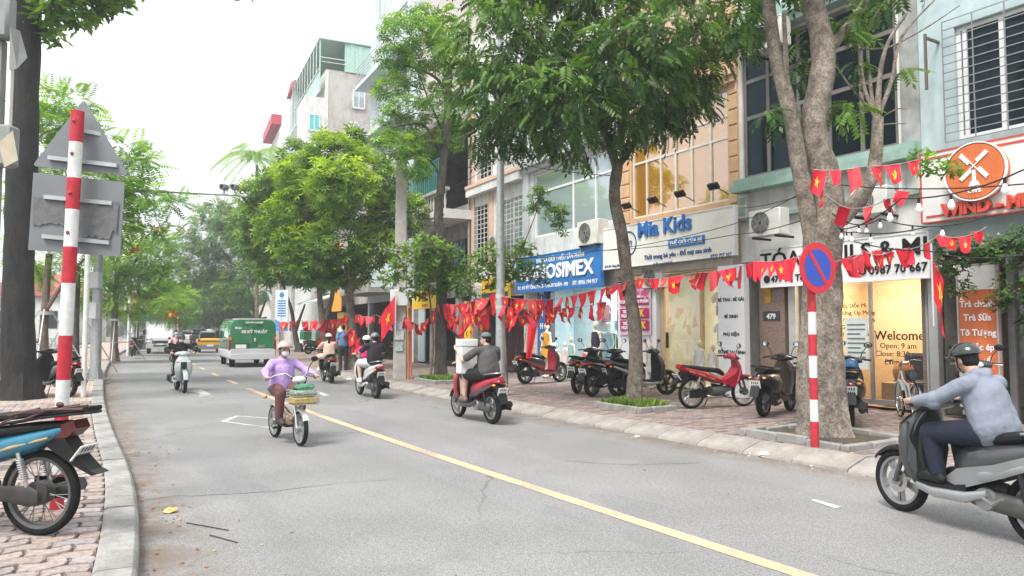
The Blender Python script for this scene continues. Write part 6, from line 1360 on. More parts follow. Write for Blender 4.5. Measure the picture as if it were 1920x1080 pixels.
    for i in (0, 1):
        e = V['el'][i] if sleeve != 'none' else V['sh'][i]; c.append(('c', V['chest'].lerp(V['neck'], .62), V['sh'][i] - Vector((0, 0, .012)), .062 * f + off, .054 * f + off))
        if sleeve == 'short': c.append(('c', V['sh'][i], V['sh'][i].lerp(e, .72), .052 * f + off, .056 * f + off))
        elif sleeve == 'long': c += [('c', V['sh'][i], e, .050 * f + off, .044 * f + off), ('c', e, e.lerp(V['ha'][i], .93), .05 * f + off, .034 + off)]
        if sleeve == 'long': c.append(('c', e, e + Vector((0, 0, -.02)), .056 * f + off, .05 * f + off))
    if sleeve == 'long':
        for i in (0, 1): c.append(('c', V['pelvis'] + Vector((0, (.07 if i == 0 else -.07), .0)), V['hip'][i].lerp(V['kn'][i], .02), .118 * f, .106 * f))
    if hood: c += [('c', V['neck'] + Vector((-.06, -.05, .0)), V['neck'] + Vector((-.06, .05, .0)), .052, .052), ('c', V['neck'] + Vector((-.085, 0, -.02)), V['neck'] + Vector((-.11, 0, -.13)), .06, .045)]
    if hood == 'up': c += [E((-.025, 0, .02), (.125, .108, .135)), ('c', hp(-.03, 0, -.02), V['neck'], .11, .10)]
    s1 = blend('shirt' if sleeve != 'long' else 'jacket', c, top, body, vox, 2)
    wr = random.Random(len(label)); n_ = len(s1.data.vertices); co = np.empty(n_ * 3); s1.data.vertices.foreach_get('co', co); co = co.reshape(-1, 3)
    nr = np.empty(n_ * 3); s1.data.vertices.foreach_get('normal', nr); nr = nr.reshape(-1, 3); ph = wr.random() * 6
    w1 = np.sin(co[:, 2] * 46 + co[:, 0] * 18 + ph + 3 * np.sin(co[:, 1] * 11)) * .002 + np.sin(co[:, 0] * 38 - co[:, 2] * 21 + co[:, 1] * 17 + ph) * .0016
    s1.data.vertices.foreach_set('co', (co + nr * w1[:, None]).ravel())
    if hood == 'up':
        pass
    c = [('c', V['pelvis'] + Vector((0, -.06, .03)), V['pelvis'] + Vector((0, .06, .03)), .118 * f, .118 * f)]
    for i in (0, 1):
        h, k, a = V['hip'][i], V['kn'][i], V['an'][i]; c.append(('c', V['pelvis'] - Vector((0, 0, .02)), h, .118 * f, .104 * f + off))
        if legs == 'long': c += [('c', h, k, .096 * f + off, .066 * f + off), ('c', k, a.lerp(k, .04), .064 * f + off, .046 + off)]
        elif legs == 'short': c.append(('c', h, h.lerp(k, .82), .098 * f + off, .085 * f + off))
        else: c.append(('c', h, h.lerp(k, .5), .10 * f + off, .095 * f + off))
    blend('trousers' if legs == 'long' else 'shorts', c, bottom, body, vox, 2)
    for i in (0, 1):
        if bare: break
        a = V['an'][i]; fw = Vector(J.get('toe', (.17, 0, -.055))); blend('shoe', [('c', a + Vector((-.035, 0, -.05)), a + fw * .8, .048, .046), ('c', a + fw * .6 + Vector((0, 0, .004)), a + fw * 1.06, .045, .034), ('c', a + Vector((-.02, 0, -.03)), a + Vector((-.02, 0, .0)), .046, .044)], shoe, body, .012, 2)
    # hair, headgear
    if hair and hood != 'up':
        hh = [E((-.02, 0, .04), (.103, .088, .102)), E((-.045, 0, -.01), (.075, .08, .08))]
        if longhair: hh += [('c', hp(-.085, 0, -.03), hp(-.14, .01, -.2), .05, .04), ('c', hp(-.14, .01, -.2), hp(-.15, .02, -.42), .04, .016)]
        blend('hair', hh, HAIR, body, .014, 2)
    if helmet:
        m = MB(); prof = [(.126 * math.sin(a), .112 * math.cos(a)) for a in np.linspace(.001, 1.62, 10)] + [(.118, -.006), (.112, -.004)]
        m.lathe([(r_, z_) for r_, z_ in prof], 24, 'Z'); m.v = [tuple(hp(x * 1.08 - .012, y * .92, z + .045)) for x, y, z in m.v]
        he = m.build('helmet', helmet[0], body, smooth=60)
        if len(helmet) > 1: 
            v = MB(); v.lathe([(.128, -.012), (.150, -.02), (.152, -.014), (.128, .006)], 12, 'Z', (0, 0, 0), True, -.9, .9); v.v = [tuple(hp(x * 1.12 - .006, y, z + .058)) for x, y, z in v.v]; v.build('visor', helmet[1], he)
        MB().tube([hp(.02, .085, .02), hp(.03, .07, -.07), hp(.045, .0, -.115), hp(.03, -.07, -.07), hp(.02, -.085, .02)], .006, 5).build('chin_strap', BPL, he)
    if cap:
        m = MB().lathe([(.105 * math.sin(a), .085 * math.cos(a)) for a in np.linspace(.001, 1.57, 8)], 20, 'Z'); m.v = [tuple(hp(x * 1.03 - .012, y * .88, z + .06)) for x, y, z in m.v]; cp = m.build('cap', cap, body, smooth=60)
        MB().loft([(.06, 0, 0, .07, .006), (.12, 0, -.006, .06, .006), (.165, 0, -.016, .03, .004)], 12, 2.2).build('cap_brim', cap, cp, mat=Matrix.Translation(hp(-.01, 0, .065)) @ HR)
    if mask:
        blend('face_mask', [E((.058, 0, -.05), (.055, .058, .055)), E((.09, 0, -.045), (.02, .03, .032))], mask, body, .012, 2)
    return body

# ================================================================== RIDERS IN TRAFFIC
def ride(make, pos, rz, riders):
    r = make(pos, rz)
    for f in riders: f(pos, rz)
    return r
SV = M('white_helmet_shell', (.68, .68, .68), .3, coat=.5); BKH = M('black_helmet_shell', (.009, .01, .011), .25, coat=.6); GRH = M('grey_green_helmet', (.010, .013, .0135), .22, coat=.7, var=.2); MASKW = M('white_face_mask', (.7, .7, .72), .8)
VIS = M('smoked_visor', (.05, .045, .04), .1, coat=.4)
# near rider in the blue hoodie on the silver scooter
fr = G(1692, 958); hd_ = math.radians(110) ; fwd = Vector((math.cos(hd_), math.sin(hd_), 0)); pos = fr - fwd * .64 * 1.0
scooter('motor_scooter', 'silver and grey scooter ridden by the man in the blue hoodie', 'greysilver', pos, hd_, 'silver', 'moving motorbikes', inner=PAINTS['darkgrey'], style='sport')
person('rider in a blue grey hoodie and black helmet leaning over the silver scooter', pos, hd_, dict(pelvis=(-.28, 0, .83), chest=(-.20, 0, 1.12), neck=(-.12, 0, 1.29), head=(-.04, 0, 1.40), el=((.04, .27, 1.07), (.04, -.27, 1.07))), cloth('blue_grey', (.18, .20, .25)), cloth('navy_trouser', (.007, .011, .028)), 'long', 'long', SKIN, (GRH, GRH), 'short', shoe=SHOEB, hood=True, nod=.18, fat=1.08, vox=.012)
# woman in lilac on the electric bike
pos, rz = midw((516, 820), (562, 836)); 
ebike('electric_bike', 'cream electric bike with a full wire basket ridden by the woman in lilac', pos, rz)
person('woman in a lilac jacket, brown trousers and white mask riding the electric bike', pos, rz, dict(pelvis=(-.25, 0, .77), chest=(-.24, 0, 1.05), neck=(-.22, 0, 1.22), head=(-.18, 0, 1.34), sh=((-.23, .165, 1.155), (-.23, -.165, 1.155)), el=((-.08, .31, 1.03), (-.08, -.31, 1.03)), ha=((.12, .36, .97), (.12, -.36, .97)), hip=((-.24, .09, .76), (-.24, -.09, .76)), kn=((.16, .17, .72), (.16, -.17, .72)), an=((.10, .16, .36), (.10, -.16, .36))), cloth('lilac', (.40, .27, .56)), cloth('maroon_brown', (.13, .05, .05)), 'long', 'long', SKIN2, (M('pink_white_helmet', (.50, .30, .30), .35, var=.35, scale=12, coat=.4), VIS), 'short', MASKW, M('dark_sandal', (.03, .022, .022), .6), fem=True, fat=.97, vox=.012)
# man in grey T-shirt with the white box, behind a driver in black on the red scooter
pos, rz = midw((914, 793), (868, 783))
scooter('motor_scooter', 'red scooter carrying the man with the white foam box', 'red', pos, rz, 'darkgrey', 'moving motorbikes', mirror=False)
person('man in a grey T-shirt and cap riding pillion, hugging a white foam box', pos, rz, dict(pelvis=(-.52, 0, .89), chest=(-.49, .01, 1.18), neck=(-.47, .02, 1.36), head=(-.44, .03, 1.475), sh=((-.47, .20, 1.29), (-.47, -.19, 1.29)), el=((-.24, .38, 1.10), (-.28, -.30, 1.08)), ha=((-.08, .40, 1.27), (-.06, .02, 1.10)), hip=((-.48, .11, .87), (-.48, -.11, .87)), kn=((-.06, .24, .84), (-.06, -.22, .84)), an=((-.05, .24, .44), (-.05, -.22, .44))), cloth('charcoal_tee', (.075, .068, .068)), cloth('black_shorts', (.009, .009, .010)), 'short', 'short', SKIN2, None, 'short', None, M('brown_sandal', (.16, .10, .08), .7), cap=M('grey_green_cap', (.10, .13, .13), .8), grip=False, yaw=.85, vox=.012, fat=1.05)
person('driver in black half hidden in front of the man with the foam box', pos, rz, dict(pelvis=(-.14, 0, .82), chest=(-.08, 0, 1.06), neck=(-.03, 0, 1.20), head=(.03, 0, 1.31), sh=((-.05, .16, 1.14), (-.05, -.16, 1.14)), el=((.08, .26, 1.10), (.08, -.26, 1.10)), hip=((-.12, .09, .84), (-.12, -.09, .84)), kn=((.22, .15, .80), (.22, -.15, .80)), an=((.18, .16, .44), (.18, -.16, .44))), cloth('black_tee', (.015, .015, .017)), cloth('black_shorts', (.009, .009, .010)), 'short', 'short', SKIN, None, 'short', fat=.9, vox=.016)
d0 = Vector((math.cos(rz), math.sin(rz), 0)); t = thing('foam_box', 'white foam box held upright by the man on the red scooter', 'box', pos + d0 * -.10 + Vector((-d0.y, d0.x, 0)) * .22 + Vector((0, 0, .86)), rz)
MB().cbox(-.10, .10, -.17, .17, 0, .48, .015).build('box_body', M('white_foam', (.66, .66, .64), .8, var=.06), t); MB().cbox(-.11, .11, -.18, .18, .48, .62, .02).build('box_lid', M('white_foam'), t)
# white scooter with two riders
pos, rz = midw((708, 748), (672, 739))
scooter('motor_scooter', 'white scooter with two riders in pink and black', 'white', pos, rz, 'white', 'moving motorbikes', mirror=False)
person('rider in a pink top and white helmet on the white scooter', pos, rz, dict(pelvis=(-.14, .0, .83), chest=(-.10, .03, 1.09), neck=(-.06, .04, 1.25), head=(-.02, .05, 1.37), sh=((-.08, .20, 1.19), (-.08, -.14, 1.19))), cloth('hot_pink', (.62, .02, .17)), cloth('white_short', (.62, .62, .64)), 'short', 'short', SKIN2, (SV,), 'short', None, SHOEW, fem=True, fat=.95, vox=.016)
person('pillion rider in a black top and white shorts on the white scooter', pos, rz, dict(pelvis=(-.48, 0, .88), chest=(-.44, -.02, 1.16), neck=(-.42, -.03, 1.33), head=(-.38, -.04, 1.44), sh=((-.43, .17, 1.26), (-.43, -.19, 1.26)), el=((-.30, .30, 1.10), (-.28, -.33, 1.12)), ha=((-.08, .24, .98), (-.08, -.26, 1.0)), hip=((-.44, .1, .86), (-.44, -.1, .86)), kn=((-.04, .24, .84), (-.04, -.24, .84)), an=((-.12, .24, .44), (-.12, -.24, .44))), cloth('black_navy', (.009, .009, .014)), cloth('white_short', (.62, .62, .64)), 'short', 'short', SKIN2, (M('black_white_helmet', (.10, .10, .11), .3, var=.9, scale=6, coat=.5),), 'short', None, SHOEW, fem=True, grip=False, vox=.016)
# woman in beige
pos, rz = midw((624, 720), (604, 713))
scooter('motor_scooter', 'black scooter ridden by the woman in beige', 'black', pos, rz, None, 'moving motorbikes', mirror=False)
person('woman in a beige outfit and white helmet with a long ponytail', pos, rz, dict(an=((.10, .26, .42), (.10, -.26, .42)), kn=((.16, .28, .80), (.16, -.28, .80))), cloth('beige', (.56, .42, .34)), cloth('beige_short', (.58, .46, .38)), 'short', 'short', SKIN2, (SV,), 'short', None, SHOEW, fem=True, longhair=True, fat=.94, vox=.018)
# rider in black coming on
fr = G(345, 737); rz = heading_at(fr, True) + .05; pos = fr - Vector((math.cos(rz), math.sin(rz), 0)) * .64
scooter('motor_scooter', 'pale silver scooter coming towards us with a rider in black', 'paleblue', pos, rz, None, 'moving motorbikes')
person('rider in a black hooded jacket, black helmet and white mask', pos, rz, dict(el=((-.02, .36, 1.12), (-.02, -.36, 1.12))), cloth('black_jacket', (.008, .008, .009)), cloth('black_trouser', (.007, .007, .0075)), 'long', 'long', SKIN2, (BKH, VIS), 'short', MASKW, M('beige_shoe', (.4, .33, .26), .7), hood=True, vox=.016, fat=1.04)
# pink rider behind
p0 = Vector((AT(330, 660, 34).x, 34, 0)); rz = heading_at(p0, True)
scooter('motor_scooter', 'dark scooter behind the rider in black', 'darkgrey', p0, rz, None, 'moving motorbikes')
person('rider in a pale pink jacket and mask behind the rider in black', p0, rz, {}, cloth('pale_pink', (.58, .36, .33)), cloth('black_trouser', (.007, .007, .0075)), 'long', 'long', SKIN2, (M('grey_helmet', (.3, .3, .32), .35), ), 'short', MASKW, vox=.02, fem=True)

# ================================================================== CARS
CGL = mirror_mat('car_glass', (.012, .015, .016), (.8, .9, .92), .10); CARBLK = M('car_black_trim', (.02, .02, .021), .5)
def car_wheels(r, xs, y, R, wd=.2):
    for x in xs:
        for s_ in (-1, 1):
            w_ = MB().lathe([(.001, 0), (R * .55, .0), (R * .6, s_ * .03)], 20, 'Y', (x, s_ * (y + .002), R)).build('wheel', ALLOY, r)
            MB().lathe([(R * .6, s_ * -wd), (R * .93, s_ * -wd), (R, s_ * -wd * .85), (R, s_ * -wd * .12), (R * .93, 0), (R * .6, 0)], 24, 'Y', (x, s_ * y, R), True).build('tyre', TYRE, w_)
def bodyshell(secs, p, name, mat, r, n=24): return MB().loft(secs, n, p).build(name, mat, r)
# green and white van, seen from behind
pos = Vector((AT(467, 690, 33.8).x, 33.8, 0)) + road_dir(arc_at((-12, 33))) * 1.4; rz = heading_at(pos)
r = thing('van', 'green and white service van driving away with white lettering', 'van', pos, rz)
VGR = paint('van_green', (.01, .155, .055)); VWH = PAINTS['white']
L0, L1, hw = -2.45, 2.55, .97
m = MB(); secs = [(L0, 0, 1.28, hw * .95, .80), (L0 + .05, 0, 1.28, hw, .83), (1.0, 0, 1.28, hw, .84), (1.5, 0, 1.18, hw * .98, .74), (2.0, 0, .93, hw * .95, .44), (2.5, 0, .82, hw * .9, .32)]
bodyshell([(x, a, b + .0, c, d) for x, a, b, c, d in secs], 6, 'body', VGR, r, 32)
MB().loft([(L0 - .06, 0, .60, hw * .97, .20), (L0, 0, .58, hw + .012, .24), (1.9, 0, .58, hw + .012, .24), (2.45, 0, .55, hw * .96, .20), (2.58, 0, .53, hw * .88, .15)], 28, 7).build('lower_body', VWH, r)
MB().loft([(L0 - .12, 0, .47, hw * .97, .11), (L0 - .02, 0, .47, hw * .99, .12)], 20, 6).build('rear_bumper', VWH, r)
MB().loft([(L0 + .02, 0, 2.09, hw * .9, .03), (L0 + .3, 0, 2.12, hw * .86, .03), (1.1, 0, 2.12, hw * .84, .03)], 16, 4).build('roof', VWH, r)
for s_ in (-1, 1):
    MB().loft([(L0 - .015, s_ * (hw - .03), 1.05, .045, .36), (L0 + .06, s_ * (hw - .01), 1.05, .04, .38)], 12, 4).build('tail_lamp', REDL, r)
    MB().box(L0 - .03, L0 - .012, s_ * (hw - .03) - .04, s_ * (hw - .03) + .04, 1.2, 1.34).build('indicator', AMB, r, smooth=0)
    MB().box(-1.9, .4, s_ * (hw + .004) - .003, s_ * (hw + .004) + .003, 1.32, 1.86).build('side_window', mirror_mat('van_side_film', (.16, .34, .24), (.85, 1, .9), .25), r, smooth=0)
    MB().box(.55, 1.25, s_ * (hw + .004) - .003, s_ * (hw + .004) + .003, 1.25, 1.84).build('cab_window', CGL, r, smooth=0)
    MB().cbox(1.3, 1.42, s_ * 1.0 if s_ > 0 else -1.18, 1.18 if s_ > 0 else -1.0, 1.25, 1.6, .02).build('mirror', CARBLK, r)
MB().loft([(1.48, 0, 1.62, hw * .86, .28), (1.85, 0, 1.32, hw * .88, .08)], 16, 5).build('windscreen', CGL, r)
MB().box(L0 - .016, L0 - .004, -.006, .006, .80, 2.02).build('door_gap', CARBLK, r, smooth=0)
MB().box(L0 - .022, L0 - .006, .12, .78, .80, 1.06).build('plate_recess', M('van_dark_green', (.006, .08, .03), .4), r, smooth=0); MB().box(L0 - .03, L0 - .022, .28, .72, .83, 1.0).build('number_plate', PLATE, r, smooth=0)
MB().box(L0 - .025, L0 - .006, -.5, -.2, .86, .98).build('badge', CHROME, r, smooth=0); MB().cbox(L0 - .04, L0 - .004, -.12, -.04, 1.12, 1.28, .01).build('door_handle', VWH, r)
for s_ in (-.28, .28): MB().box(L0 - .03, L0 - .004, s_ - .14, s_ + .14, 1.83, 1.86).build('vent', CARBLK, r, smooth=0)
lt = thing('lettering_frame', None, None); bpy.data.objects.remove(lt)
def back_text(root, s_, y, z, size, mat, x, bold=.6):
    o = text(root, s_, 0, 0, size, mat, 0, 'CENTER', bold, .003); o.data.transform(Matrix.Translation((x, y, z)) @ Matrix.Rotation(-PI / 2, 4, 'Z')); return o
back_text(r, 'XE KỸ THUẬT', -.05, 1.50, .17, SW, L0 - .012); back_text(r, 'CHUYÊN NGHIỆP', -.05, 1.93, .095, SW, L0 - .012); back_text(r, 'Mobi', .62, 1.68, .13, SW, L0 - .012)
car_wheels(r, (-1.55, 1.6), .86, .34)
# yellow taxi, seen from behind
pos = Vector((AT(391, 660, 55).x, 55, 0)); rz = heading_at(pos); r = thing('taxi', 'small yellow taxi with a white roof driving away', 'car', pos, rz)
VY = paint('taxi_yellow', (.62, .33, .01)); L0 = -1.85
bodyshell([(L0, 0, .72, .76, .22), (L0 + .1, 0, .74, .82, .30), (-.9, 0, .74, .84, .32), (.9, 0, .72, .84, .30), (1.6, 0, .66, .80, .24), (1.85, 0, .58, .70, .16)], 4, 'body', VY, r)
MB().loft([(L0 + .12, 0, 1.2, .66, .24), (L0 + .5, 0, 1.26, .68, .26), (.1, 0, 1.26, .66, .26), (.9, 0, 1.05, .66, .08)], 20, 4).build('cabin', CGL, r); MB().loft([(L0 + .2, 0, 1.49, .60, .035), (-.9, 0, 1.53, .62, .035), (.1, 0, 1.5, .58, .03)], 16, 4).build('roof', VWH, r)
MB().loft([(L0 - .06, 0, .42, .78, .15), (L0 + .1, 0, .42, .82, .17)], 16, 5).build('rear_bumper', M('grey_bumper', (.16, .16, .17), .5), r)
for s_ in (-1, 1): MB().cbox(L0 - .01, L0 + .2, s_ * .72 - .08, s_ * .72 + .08, .78, 1.0, .02).build('tail_lamp', REDL, r)
MB().box(L0 - .012, L0 + .02, -.62, .62, .80, .86).build('dark_strip', CARBLK, r, smooth=0); MB().box(L0 - .08, L0 - .05, -.22, .22, .46, .58).build('number_plate', PLATE, r, smooth=0); MB().cbox(-.8, -.6, -.2, .2, 1.56, 1.68, .02).build('roof_sign', VWH, r)
car_wheels(r, (-1.2, 1.2), .74, .29, .17)
# white truck coming on
pos = Vector((AT(300, 660, 52.5).x, 52.5, 0)); rz = heading_at(pos, True); r = thing('truck', 'small white box truck coming towards us at the left kerb', 'truck', pos, rz)
MB().loft([(-.3, 0, 1.25, .84, .78), (1.0, 0, 1.25, .85, .78), (1.35, 0, 1.05, .84, .56), (1.75, 0, .85, .80, .34), (1.85, 0, .78, .74, .24)], 24, 5).build('cab', VWH, r)
MB().add([(1.06, -.74, 1.92), (1.06, .74, 1.92), (1.56, .78, 1.22), (1.56, -.78, 1.22)], [(0, 1, 2, 3)]).build('windscreen', mirror_mat('truck_screen', (.10, .13, .14), (.9, .95, 1), .35), r, smooth=0)
MB().box(-3.6, -.36, -.95, .95, .75, 2.25).build('cargo_box', VWH, r, smooth=0); MB().box(-3.6, -.3, -.98, .98, 2.25, 2.31).build('box_roof', M('grey_bumper'), r, smooth=0)
MB().box(1.83, 1.90, -.5, .5, .74, .90).build('grille', CARBLK, r, smooth=0); MB().loft([(1.6, 0, .50, .84, .14), (1.92, 0, .50, .80, .12)], 16, 5).build('front_bumper', VWH, r); MB().box(1.91, 1.94, -.42, .42, .52, .60).build('air_intake', CARBLK, r, smooth=0); MB().box(1.93, 1.955, -.2, .2, .61, .71).build('number_plate', PLATE, r, smooth=0)
for s_ in (-1, 1): MB().ell((1.78, s_ * .66, .82), (.10, .14, .09), 12, 8).build('headlamp', CLRL, r); MB().ell((1.74, s_ * .80, .80), (.08, .06, .07), 10, 6).build('turn_signal', AMB, r); MB().cbox(1.1, 1.16, s_ * .9 if s_ > 0 else -1.08, 1.08 if s_ > 0 else -.9, 1.3, 1.65, .02).build('mirror', CARBLK, r)
car_wheels(r, (1.05, -2.5), .80, .34)
# dark car and white car further away
for (u, y, lb, c, hgt, onc) in ((372, 78, 'dark car ahead of the taxi with red tail lamps', 'black', 1.62, False), (352, 88, 'white car beyond the dark car', 'white', 1.5, False)):
    pos = Vector((AT(u, 640, y).x, y, 0)); rz = heading_at(pos, onc); r = thing('car', lb, 'car', pos, rz, 0, 1.0); b = PAINTS[c]
    bodyshell([(-2.1, 0, .72, .78, .22), (-2, 0, .76, .86, .32), (1.2, 0, .74, .88, .32), (2.1, 0, .6, .72, .16)], 4, 'body', b, r); MB().loft([(-1.95, 0, 1.2, .66, .22), (-1.5, 0, hgt - .28, .7, .28), (.3, 0, hgt - .28, .68, .26), (1.1, 0, 1.05, .66, .06)], 18, 4).build('cabin', CGL, r)
    MB().loft([(-1.7, 0, hgt, .62, .03), (.2, 0, hgt, .6, .03)], 12, 4).build('roof', b, r)
    for s_ in (-1, 1): MB().cbox(-2.12, -1.9, s_ * .76 - .12, s_ * .76 + .12, .8, 1.1, .02).build('tail_lamp', REDL, r)
    MB().box(-2.13, -2.1, -.25, .25, .6, .72).build('number_plate', PLATE, r, smooth=0); car_wheels(r, (-1.35, 1.35), .78, .33)

# ================================================================== PARKED BIKES
def pk(rear, front): return midw(rear, front, PAV)
def parked_at(u, v, deg, back=.64):
    """rear wheel contact at a pixel, heading in degrees"""
    a = math.radians(deg); p = G(u, v, PAV); return p + Vector((math.cos(a), math.sin(a), 0)) * back, a
# blue step-through loaded with straps, front left
pos, rz = parked_at(74, 1004, 172, .62); underbone('motorbike', 'blue step-through motorbike with strapped bundles on its rack at the left edge', 'blue', pos, rz, load=True)
# row before the shops
pos, rz = parked_at(985, 720, 38); scooter('motor_scooter', 'red and black scooter with a white helmet on its mirror by the blue pillar', 'black', pos, rz, 'red', 'parked motorbikes', park=True, mirror=True, inner=PAINTS['red'])
hq = MB().lathe([(.125 * math.sin(a), .11 * math.cos(a)) for a in np.linspace(.001, 1.6, 10)], 20, 'Z').build('helmet', SV, None); hq.location = pos + Vector((math.cos(rz) * .30 + .1, math.sin(rz) * .30, 1.04)); tag(hq, 'white helmet resting on the red and black scooter', 'helmet')
pos, rz = parked_at(1082, 738, 62); scooter('motor_scooter', 'black scooter parked first of the three under the mannequins', 'black', pos, rz, None, 'parked motorbikes', park=True)
pos, rz = parked_at(1110, 744, 48); scooter('motor_scooter', 'black scooter parked in the middle of the three under the mannequins', 'black', pos, rz, 'darkgrey', 'parked motorbikes', park=True)
pos, rz = parked_at(1160, 744, 22); scooter('motor_scooter', 'black and silver scooter parked behind the broad tree trunk', 'black', pos, rz, 'silver', 'parked motorbikes', park=True, rim=BPL)
pos, rz = pk((1303, 766), (1388, 762)); underbone('motorbike', 'red step-through motorbike with spoked wheels before the glass door', 'red', pos, rz, 'parked motorbikes', lean=.05)
pos, rz = parked_at(1432, 782, 50); scooter('motor_scooter', 'dark rounded scooter parked between the red motorbike and the pale tree', 'black', pos, rz, None, 'parked motorbikes', style='vespa', park=True, inner=PAINTS['brown'])
pos, rz = parked_at(1512, 770, 40); scooter('motor_scooter', 'black scooter almost hidden behind the pale tree', 'black', pos, rz, 'red', 'parked motorbikes', park=True)
pos, rz = parked_at(1596, 800, 66); scooter('motor_scooter', 'brown scooter with a blue helmet parked right of the pale tree', 'black', pos, rz, 'brown', 'parked motorbikes', style='vespa', park=True, inner=PAINTS['brown'])
hq = MB().lathe([(.125 * math.sin(a), .12 * math.cos(a)) for a in np.linspace(.001, 1.7, 10)], 20, 'Z').build('helmet', M('blue_helmet_shell', (.01, .11, .27), .3, coat=.5), None); hq.location = pos + Vector((math.cos(rz) * .12 + .02, math.sin(rz) * .12, .92)); tag(hq, 'blue helmet hanging on the brown scooter', 'helmet')
bp_, rz = G(1722, 795, PAV), math.radians(20); bicycle('bicycle', 'old pale bicycle leaning in front of the salon door', bp_ + Vector((.1, .5, 0)), math.radians(75))
pos, rz = parked_at(1842, 800, 235); scooter('motor_scooter', 'dark scooter parked in front of the orange menu sign', 'darkgrey', pos, rz, 'white', 'parked motorbikes', park=True)
# further along
for i, (u, v, dg, c, lb) in enumerate(((742, 672, 60, 'black', 'black motorbike parked behind the concrete pole'), (640, 668, 20, 'black', 'black motorbike parked by the yellow pillar sign'), (694, 668, 50, 'darkgrey', 'dark motorbike parked in the shade of the concrete canopy'))):
    pos, rz = parked_at(u, v, dg); underbone('motorbike', lb, c, pos, rz, 'parked motorbikes')
for i, (u, v, lb) in enumerate(((610, 672, 'delivery scooter with a large green box beside the forked tree'), (578, 664, 'delivery scooter with a green box beyond the forked tree'))):
    pos, rz = parked_at(u, v, 40); r = scooter('motor_scooter', lb, 'green', pos, rz, None, 'parked motorbikes', park=True)
    MB().cbox(-1.1, -.55, -.28, .28, .9, 1.4, .03).build('delivery_box', M('delivery_green', (.01, .17, .07), .6, var=.1), r); MB().cbox(-1.08, -.57, -.26, .26, 1.41, 1.5, .03).build('blue_cover', M('blue_tarp', (.02, .07, .3), .6), r)
# left side
for i, (u, v, dg, lb, c) in enumerate(((100, 742, 150, 'dark motorbike parked behind the massive trunk', 'black'), (250, 668, 110, 'first motorbike of the row by the lake railing', 'black'), (256, 661, 110, 'second motorbike of the row by the lake railing', 'darkgrey'), (262, 656, 110, 'third motorbike of the row by the lake railing', 'black'))):
    p0 = G(u, v, PAV); a = math.radians(dg); scooter('motor_scooter', lb, c, p0, a, None, 'parked motorbikes', park=True)
# people on the far pavement
STAND = dict(pelvis=(0, 0, .93), chest=(0, 0, 1.25), neck=(.01, 0, 1.45), head=(.03, 0, 1.59), sh=((0, .19, 1.39), (0, -.19, 1.39)), el=((-.02, .25, 1.13), (-.02, -.25, 1.13)), ha=((.08, .22, .93), (.08, -.22, .93)), hip=((0, .09, .90), (0, -.09, .90)), kn=((.02, .1, .50), (.02, -.1, .50)), an=((-.02, .1, .09), (-.02, -.1, .09)))
p0 = G(643, 694, PAV); person('man in a blue shirt with his back turned behind the woman in lilac', p0, heading_at(p0), STAND, cloth('mid_blue', (.10, .19, .36)), cloth('dark_trouser', (.02, .02, .025)), 'short', 'long', SKIN, None, vox=.02, group='people on the pavement')
p0 = G(622, 676, PAV); person('person in a red top standing beyond the blue shirted man', p0, heading_at(p0) + PI, STAND, cloth('dull_red', (.4, .04, .05)), cloth('dark_trouser', (.02, .02, .025)), 'short', 'long', SKIN, None, vox=.02, group='people on the pavement')

# ================================================================== STREET FURNITURE
GALV = M('galvanised_steel', (.40, .42, .43), .45, .5, var=.12, scale=10); WPAINT = M('white_post_paint', (.60, .60, .59), .7, var=.1, scale=14, dirt=.35); RPAINT = M('red_post_paint', (.42, .014, .03), .65, var=.22, scale=16, dirt=.22, bump=.2)
PLBACK = M('sign_back_grey', (.175, .187, .20), .6, .2, var=.08, scale=4, dirt=.18)
def banded(root, r, z_edges, cols):
    for a, b, c in zip(z_edges[:-1], z_edges[1:], cols): MB().lathe([(r, a), (r, b)], 20, 'Z').build('band', c, root)
    MB().lathe([(.001, z_edges[-1] + .012), (r * .7, z_edges[-1] + .01), (r * 1.02, z_edges[-1])], 20, 'Z').build('pole_cap', cols[-1], root)
def hz(v, y): return AT(960, v, y).z
# road sign seen from the back, left
b = G(106, 955, PAV); t = thing('road_sign', 'red and white banded pole carrying the grey backs of two road signs', 'road sign', (b.x, b.y, PAV)); y0 = b.y
ed = [hz(v, y0) - PAV for v in (955, 888, 825, 770, 712, 629, 531, 463, 393, 334, 267, 209)]
t.rotation_euler = (0, .02, 0); banded(t, .054, ed, [RPAINT if k % 2 == 0 else WPAINT for k in range(11)])
def loc(u, v, y): return AT(u, v, y) - Vector((b.x, b.y, PAV))
def plate_mesh(pts, th=.012):
    n = (pts[1] - pts[0]).cross(pts[2] - pts[0]).normalized() * th; k = len(pts)
    return MB().add([p for p in pts] + [p + n for p in pts], [list(range(k)), [k + i for i in range(k)]] + [(i, (i + 1) % k, k + (i + 1) % k, k + i) for i in range(k)])
tri = []
cs = [Vector((142, 186, y0 + .13)), Vector((230, 328, y0 + .2)), Vector((47, 313, y0 + .06))]
for i in range(3):                                              # rounded corners
    p, a, c = cs[i], cs[i - 1], cs[(i + 1) % 3]
    for w1, w2 in ((.07, 0), (.03, .005), (.005, .03), (0, .07)): q = p + (a - p) * w1 + (c - p) * w2; tri.append(loc(q.x, q.y, q.z))
plate_mesh(tri).build('triangular_plate', PLBACK, t, smooth=0)
rc = [loc(50, 325, y0 + .06), loc(222, 340, y0 + .2), loc(216, 480, y0 + .2), loc(43, 470, y0 + .06)]
plate_mesh(rc).build('rectangular_plate', PLBACK, t, smooth=0)
rnd = random.Random(3); ph = []
for k in range(26):
    q = k / 25; ph.append((52 + 160 * q, 372 + 9 * q + rnd.uniform(-5, 4)))
